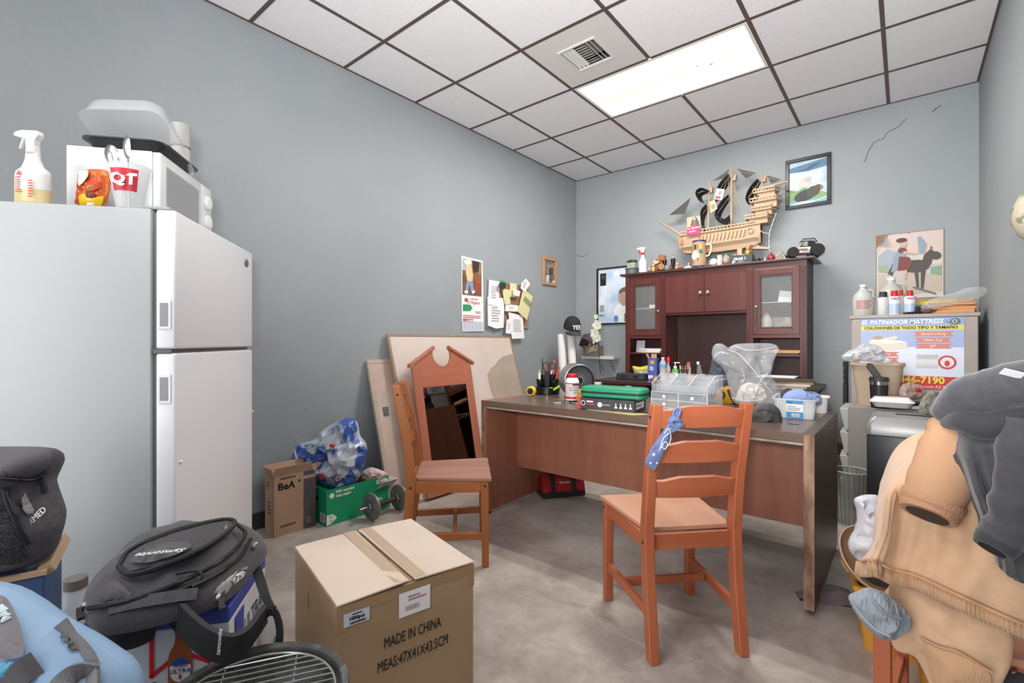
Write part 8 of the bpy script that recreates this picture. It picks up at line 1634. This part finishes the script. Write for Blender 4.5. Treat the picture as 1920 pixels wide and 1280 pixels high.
crate('lower yellow bin holding picture frames beside the front chair leg', (0.150, 2.06, 0.0), 0.02, 0.125, 0.10, 0.15)
for i, (z, rz, c_, lab) in enumerate(((0.152, 0.12, 'b08458', 'light wood picture frame lying on the lower yellow bin'), (0.180, 0.3, '9a8878', 'grey picture frame on top of the light wood frame'))):
    t = thing('picture_frame', lab, 'picture frame', (0.14, 2.06, z), rz, 'frames on the lower bin', ry=0.0)
    w_, d_ = 0.12, 0.095
    for a0, a1, b0, b1 in ((-w_, w_, -d_, -d_ + 0.025), (-w_, w_, d_ - 0.025, d_), (-w_, -w_ + 0.025, -d_ + 0.025, d_ - 0.025), (w_ - 0.025, w_, -d_ + 0.025, d_ - 0.025)): MB().box(a0, a1, b0, b1, 0, 0.022).build('frame_bar', mat('pf_' + c_, c_, r=0.5), t)
    MB().box(-w_ + 0.02, w_ - 0.02, -d_ + 0.02, d_ - 0.02, 0.004, 0.010).build('photo', mat('grey_photo', '4d4d50', r=0.3, c2='8b8b8e', vs=18), t)
tn = thing('oval_platter', 'tan oval plastic platter with stitched rim lying on the yellow bin', 'platter', at(1626, 1052, 1.80), YAW, rx=0.85, ry=0.25)
MB().lathe([(0.001, 0.0), (0.12, 0.002), (0.15, 0.012), (0.165, 0.03), (0.17, 0.032), (0.155, 0.01), (0.12, -0.004), (0.001, -0.004)], 40, sx=0.75, sy=0.72, cap=False).build('platter_shell', mat('tan_plastic', 'b08a6c', r=0.5), tn, sm=60)
MB().tube([(0.126 * math.cos(a), 0.121 * math.sin(a), 0.033) for a in [2 * PI * i / 40 for i in range(40)]], 0.003, 5, closed=True).build('rim_edge', mat('rope_cream', 'c6ab8c', r=0.8), tn, sm=60)
t = thing('grey_tray', 'dark grey plastic tray under the tan platter on the yellow bin', 'tray', (0.02, 2.34, 0.2365), 0.2); MB().loft([rrect(0.16, 0.13, 0.03, 0), rrect(0.19, 0.15, 0.04, 0.03), rrect(0.195, 0.155, 0.04, 0.035), rrect(0.18, 0.14, 0.04, 0.034), rrect(0.15, 0.12, 0.03, 0.005)]).build('tray_shell', mat('tray_dark', '4a494b', r=0.5), t, sm=40)
t = thing('sandal', 'mauve cloth slipper on the floor beside the yellow bin', 'slipper', (-0.265, 2.47, 0.0), 0.4); MB().loft([[(x, -w_, 0.0), (x, w_, 0.0), (x, w_ * 0.8, h), (x, -w_ * 0.8, h)] for x, w_, h in ((-0.11, 0.02, 0.015), (-0.06, 0.04, 0.03), (0.02, 0.04, 0.06), (0.09, 0.03, 0.05), (0.115, 0.012, 0.02))]).build('upper', mat('mauve_cloth', '6f6268', r=0.85), t, sm=60); MB().box(-0.11, 0.11, -0.035, 0.035, 0.0, 0.006).build('sole', DGREY, t)
wbg = Soft('white_bag', 'shiny white plastic bag stuffed between the bins and the sweatshirt', 'plastic bag', 1.75, [(1602, 935), (1618, 928), (1645, 926), (1665, 945), (1668, 1000), (1655, 1060), (1620, 1062), (1593, 1035), (1592, 1015), (1608, 990), (1610, 960)], (1636, 995), 0.06, 0.05, m=mat('white_film', 'd9d9de', r=0.28, c2='c9cad2', vs=14), amp=0.03, fs=16, base=0.30, jit=0.02, n=52, rings=9, shade=35)
# front chair under the clothes (third chair of the set)
c3p = at(1640, 641, 1.215)
chair('orange wooden chair buried under clothes at the lower right', (0.150, 1.675, 0), math.radians(178), CWA, SEATA, 0.72)
# clothes on the chair
TAN = mat('tan_fleece', 'cda684', r=0.92, c2='d3ae8e', vs=40, bump=0.12, bs=350, sheen=0.3); TAN2 = mat('tan_cotton', 'c49877', r=0.92, bump=0.12, bs=350)
RIBT = mat('tan_rib', 'c59c77', r=0.92, bump=0.4, bs=260, st=(1, 1, 0.1), sheen=0.2)
class Plane:                            # upright plane through the point seen at (u0, v0) at depth d, along direction exd
    def __init__(s, u0, v0, d, exd):
        s.o = at(u0, v0, d); s.ex = V(exd).normalized(); s.n = V((0, 0, 1)).cross(s.ex)      # n points away from the room
    def p(s, u, v, back=0.0):
        r = ray(u, v); e = V((0, 0, CH)); t = (s.o + s.n * back - e).dot(s.n) / r.dot(s.n); return e + r * t
def curve2(pts, n): return [(q.x, q.y) for q in bez([(a, b, 0) for a, b in pts], n)]
def drape(name, t, pl, T_, B_, L_, R_, depth, m, nu=48, nv=40, th=0.012):
    """cloth surface bounded by four curves, pushed back or forward by depth(u, v) metres: real folds"""
    T2, B2, L2, R2 = curve2(T_, nu), curve2(B_, nu), curve2(L_, nv), curve2(R_, nv)
    def f(u, v):
        i, j = round(u * nu), round(v * nv); c = []
        for k in (0, 1):
            c.append((1 - v) * T2[i][k] + v * B2[i][k] + (1 - u) * L2[j][k] + u * R2[j][k] - ((1 - u) * (1 - v) * T2[0][k] + u * (1 - v) * T2[nu][k] + (1 - u) * v * B2[0][k] + u * v * B2[nu][k]))
        return pl.p(c[0], c[1], depth(u, v))
    return MB(wloc(t)).grid(f, nu, nv, th=-th).build(name, m, t, sm=180)
def sstep(a, b, x): x = min(1, max(0, (x - a) / (b - a))); return x * x * (3 - 2 * x)
def fold(u, v, k, seed): return NZ.noise(V((u * k + seed, v * 1.6, seed))) + 0.5 * NZ.noise(V((u * k * 2.2 - seed, v * 2.8, seed * 2)))
PLS = Plane(1800, 1000, 0.99, (1, -0.14, 0))
p_ = PLS.p(1780, 1100)
swt = thing('tan_sweatshirt', 'tan sweatshirt draped over the chair at the right', 'sweatshirt', (p_.x, p_.y, 0.45))
TT = [(1650, 905), (1672, 850), (1700, 822), (1742, 807), (1800, 812), (1900, 850), (2030, 905)]
BB = [(1612, 1052), (1640, 1050), (1668, 1066), (1720, 1080), (1800, 1117), (1900, 1162), (2030, 1215)]
LL = [(1650, 905), (1641, 960), (1634, 1020), (1612, 1052)]; RR_ = [(2030, 905), (2035, 1000), (2035, 1100), (2030, 1215)]
def swd(u, v):
    return 0.40 * (1 - sstep(0, 0.45, v)) ** 2 + 0.10 * (1 - sstep(0, 0.16, u)) - 0.018 * sstep(0.15, 0.19, u) * (1 - sstep(0.19, 0.5, u)) + 0.045 * fold(u, v, 4.2, 3.1) * (0.25 + v) + 0.03 * (1 - sstep(0.0, 0.03, abs(u - 0.16))) * sstep(0.35, 0.9, v) * 0.6
drape('body', swt, PLS, TT, BB, LL, RR_, swd, TAN)
BH = [(1608, 1082), (1640, 1082), (1674, 1098), (1720, 1108), (1800, 1146), (1900, 1190), (2030, 1246)]
drape('hem_rib', swt, PLS, BB, BH, [BB[0], (1610, 1068), BH[0]], [BB[-1], (2030, 1230), BH[-1]], lambda u, v: swd(u, 1.0) + 0.004 + 0.008 * math.sin(v * PI) * -1 + 0.0009 * math.sin(u * 420), RIBT, 300, 5, 0.010)
MB(wloc(swt)).tube([PLS.p(u, v, swd(i / 48, 1.0) - 0.012) for i, (u, v) in enumerate(curve2(BB, 48))], 0.003, 6).build('hem_seam', TAN2, swt, sm=60)
def sl_pt(u, v, back): return PLS.p(u, v, back)
slv = bez([sl_pt(1800, 815, 0.07), sl_pt(1780, 865, 0.01), sl_pt(1758, 912, -0.012), sl_pt(1748, 938, -0.015)], 14)
MB(wloc(swt)).tube(slv, [0.060 - 0.010 * i / 14 + 0.008 * NZ.noise(V((i * 0.4, 9, 1))) for i in range(15)], 20).build('sleeve', TAN2, swt, sm=180)
cf = bez([sl_pt(1752, 930, -0.014), sl_pt(1744, 950, -0.020), sl_pt(1738, 966, -0.030)], 6)
MB(wloc(swt)).tube(cf, [0.053, 0.055, 0.054, 0.052, 0.051, 0.050, 0.047], 24).build('cuff', mat('cuff_rib', 'bd9070', r=0.92, bump=0.4, bs=200), swt, sm=60)
ax = (cf[-1] - cf[-2]).normalized(); MB(wloc(swt)).cyl(cf[-1], cf[-1] + ax * 0.0015, 0.036, n=20).build('cuff_shade_disc', mat('cuff_dark', '4a3c34', r=0.95), swt)  # dark disc caps the sleeve end, painting the shade inside the cuff
sw2 = Soft('tan_sweatpants', 'second tan fleece garment hanging below the sweatshirt', 'clothes', 1.03, [(1668, 1075), (1760, 1110), (1840, 1140), (1900, 1165), (1900, 1240), (1870, 1300), (1760, 1330), (1738, 1268), (1715, 1225), (1672, 1218), (1664, 1150)], (1800, 1200), 0.035, 0.03, m=TAN, amp=0.012, fs=9, seed=11, base=0.24, exd=(1, -0.14, 0))
sw2.patch('cuff_rib', [(1728, 1195), (1760, 1212), (1800, 1225), (1860, 1262), (1855, 1300), (1760, 1315), (1742, 1260)], RIBT, 0.010, th=0.006)
sw2.cord('cuff_seam', [(1726, 1195), (1760, 1212), (1800, 1224), (1864, 1264)], 0.003, TAN2, 0.012)
jn = Soft('dark_jeans', 'dark denim jeans bunched on the seat at the bottom right corner', 'jeans', 1.05, [(1850, 1245), (1880, 1230), (1960, 1260), (2000, 1330), (1960, 1400), (1830, 1400), (1820, 1300)], (1905, 1310), 0.05, 0.05, m=mat('dark_denim', '38393f', r=0.85, bump=0.2, bs=300), amp=0.012, fs=12, base=0.2, exd=(1, -0.14, 0))
jn.patch('button', ell(1901, 1256, 7, 7), PULL, 0.010, sm=0)
CHF = mat('charcoal_fleece', '424247', r=0.93, c2='4a4a4f', vs=60, bump=0.12, bs=350, sheen=0.3); HDD = mat('charcoal_dark', '39393e', r=0.93, sheen=0.2)
PLH = Plane(1900, 880, 0.865, (1, -0.14, 0))
p_ = PLH.p(1920, 1050)
hdt = thing('dark_hoodie', 'charcoal hooded sweatshirt thrown on top of the tan sweatshirt', 'hoodie', (p_.x, p_.y, 0.62))
HT_ = [(1760, 790), (1800, 775), (1850, 780), (1900, 775), (1960, 770), (2050, 770)]
HB_ = [(1858, 1040), (1880, 1070), (1920, 1094), (1965, 1106), (2050, 1115)]
HL_ = [(1760, 790), (1785, 850), (1812, 915), (1838, 980), (1858, 1040)]; HR_ = [(2050, 770), (2055, 900), (2055, 1000), (2050, 1115)]
def hod(u, v): return 0.10 * (1 - sstep(0, 0.3, v)) + 0.06 * (1 - sstep(0, 0.2, u)) + 0.05 * fold(u, v, 6, 8.3) * (0.4 + 0.6 * v) + 0.03 * (1 - sstep(0, 0.12, 1 - v))
drape('body', hdt, PLH, HT_, HB_, HL_, HR_, hod, CHF)
# rolled hood and collar on top
hp_ = [PLH.p(u, v, b_) for u, v, b_ in ((1762, 775, 0.05), (1800, 752, 0.02), (1850, 735, 0.0), (1900, 722, -0.01), (1960, 715, 0.0), (2050, 720, 0.02))]
MB(wloc(hdt)).tube(bez(hp_, 30), [0.018 + 0.022 * min(1, i / 8) + 0.004 * NZ.noise(V((i * 0.35, 2, 1))) for i in range(31)], 20).build('hood_roll', CHF, hdt, sm=180)
hp_ = [PLH.p(u, v, b_) for u, v, b_ in ((1775, 792, 0.03), (1810, 790, -0.01), (1845, 798, -0.02), (1880, 790, -0.02), (1930, 775, -0.02))]
MB(wloc(hdt)).tube(bez(hp_, 24), [0.012 + 0.014 * math.sin(PI * i / 24) for i in range(25)], 14).build('shoulder_fold', HDD, hdt, sm=180)
hp_ = [PLH.p(u, v, b_) for u, v, b_ in ((1925, 790, -0.02), (1912, 860, -0.035), (1905, 930, -0.04), (1890, 985, -0.045), (1872, 1012, -0.05))]
MB(wloc(hdt)).tube(bez(hp_, 20), [0.032 + 0.006 * NZ.noise(V((i * 0.4, 5, 1))) for i in range(21)], 18).build('sleeve', CHF, hdt, sm=180)
cf = bez([PLH.p(1880, 1000, -0.046), PLH.p(1870, 1016, -0.052), PLH.p(1860, 1030, -0.06)], 5)
MB(wloc(hdt)).tube(cf, [0.030, 0.032, 0.032, 0.031, 0.030, 0.027], 18).build('cuff', HDD, hdt, sm=60)
ax = (cf[-1] - cf[-2]).normalized(); MB(wloc(hdt)).cyl(cf[-1], cf[-1] + ax * 0.0015, 0.019, n=18).build('cuff_shade_disc', mat('cuff_deep_shade', '242427', r=0.95), hdt)  # end disc coloured near black as the shadowed inside of the cuff
q_ = PLH.p(1898, 700, -0.055); MB(wloc(hdt) @ Matrix.Translation(q_) @ rotm(0.9, 0.3, 0.2)).box(-0.014, 0.014, -0.001, 0.001, -0.008, 0.008).build('neck_label', mat('label_white', 'd6d8e2', r=0.7), hdt)
sk_ = Soft('grey_beanie', 'light blue-grey ribbed knit cap hanging on the chair leg', 'knit cap', 1.06, [(1592, 1118), (1612, 1108), (1630, 1102), (1655, 1108), (1680, 1125), (1700, 1150), (1706, 1165), (1690, 1185), (1668, 1198), (1640, 1192), (1615, 1165), (1600, 1140)], (1650, 1148), 0.05, 0.04, m=mat('grey_knit', '98a0aa', r=0.95, bump=0.7, bs=240, st=(1, 0.25, 0.25)), amp=0.02, fs=14, base=0.40)
sk_.cord('cuff_edge', [(1596, 1122), (1612, 1150), (1640, 1178), (1668, 1192)], 0.004, mat('grey_knit_light', '9fa7b0', r=0.95), 0.002)
sk_.cord('fold_seam', [(1630, 1106), (1640, 1130), (1662, 1150), (1690, 1160)], 0.003, mat('grey_knit_dark', '858d97', r=0.95), 0.003)
# camouflage cap on the right wall
cm = mat('camo_cloth', '7d8068', r=0.9, c2='b5ad98', vs=22, lo=0.45, hi=0.52)
cc_ = onX(1955, 400, XR - 0.05)
t = thing('camouflage_hat', 'camouflage mesh cap hanging on the right wall at the picture edge', 'cap', (XR - 0.001, cc_.y, cc_.z - 0.08), -PI / 2)
MB(Matrix(((1, 0, 0, 0), (0, 0, -1, 0), (0, 1, 0, 0.08), (0, 0, 0, 1)))).lathe([(0.105, 0.0), (0.105, 0.03), (0.095, 0.075), (0.07, 0.105), (0.03, 0.122), (0.001, 0.124)], 28).build('crown', cm, t, sm=60)
MB(Matrix(((1, 0, 0, 0), (0, 0, -1, 0), (0, 1, 0, 0.08), (0, 0, 0, 1)))).lathe([(0.107, 0.0), (0.107, 0.02)], 28, cap=False).build('sweatband', mat('camo_dark', '56603f', r=0.9), t, sm=60)
MB(rotm(0, 0, 0, (0, -0.02, -0.035))).grid(lambda u, v: ((u - 0.5) * 0.17, -0.01 - 0.03 * v, 0.02 - 0.075 * v * math.sqrt(max(0.03, 1 - ((u - 0.5) * 1.9) ** 2))), 12, 4, th=0.004).build('brim', cm, t, sm=60)
MB().cyl((0, -0.001, 0.19), (0, -0.03, 0.20), 0.004, n=8).build('hook', STEEL, t)
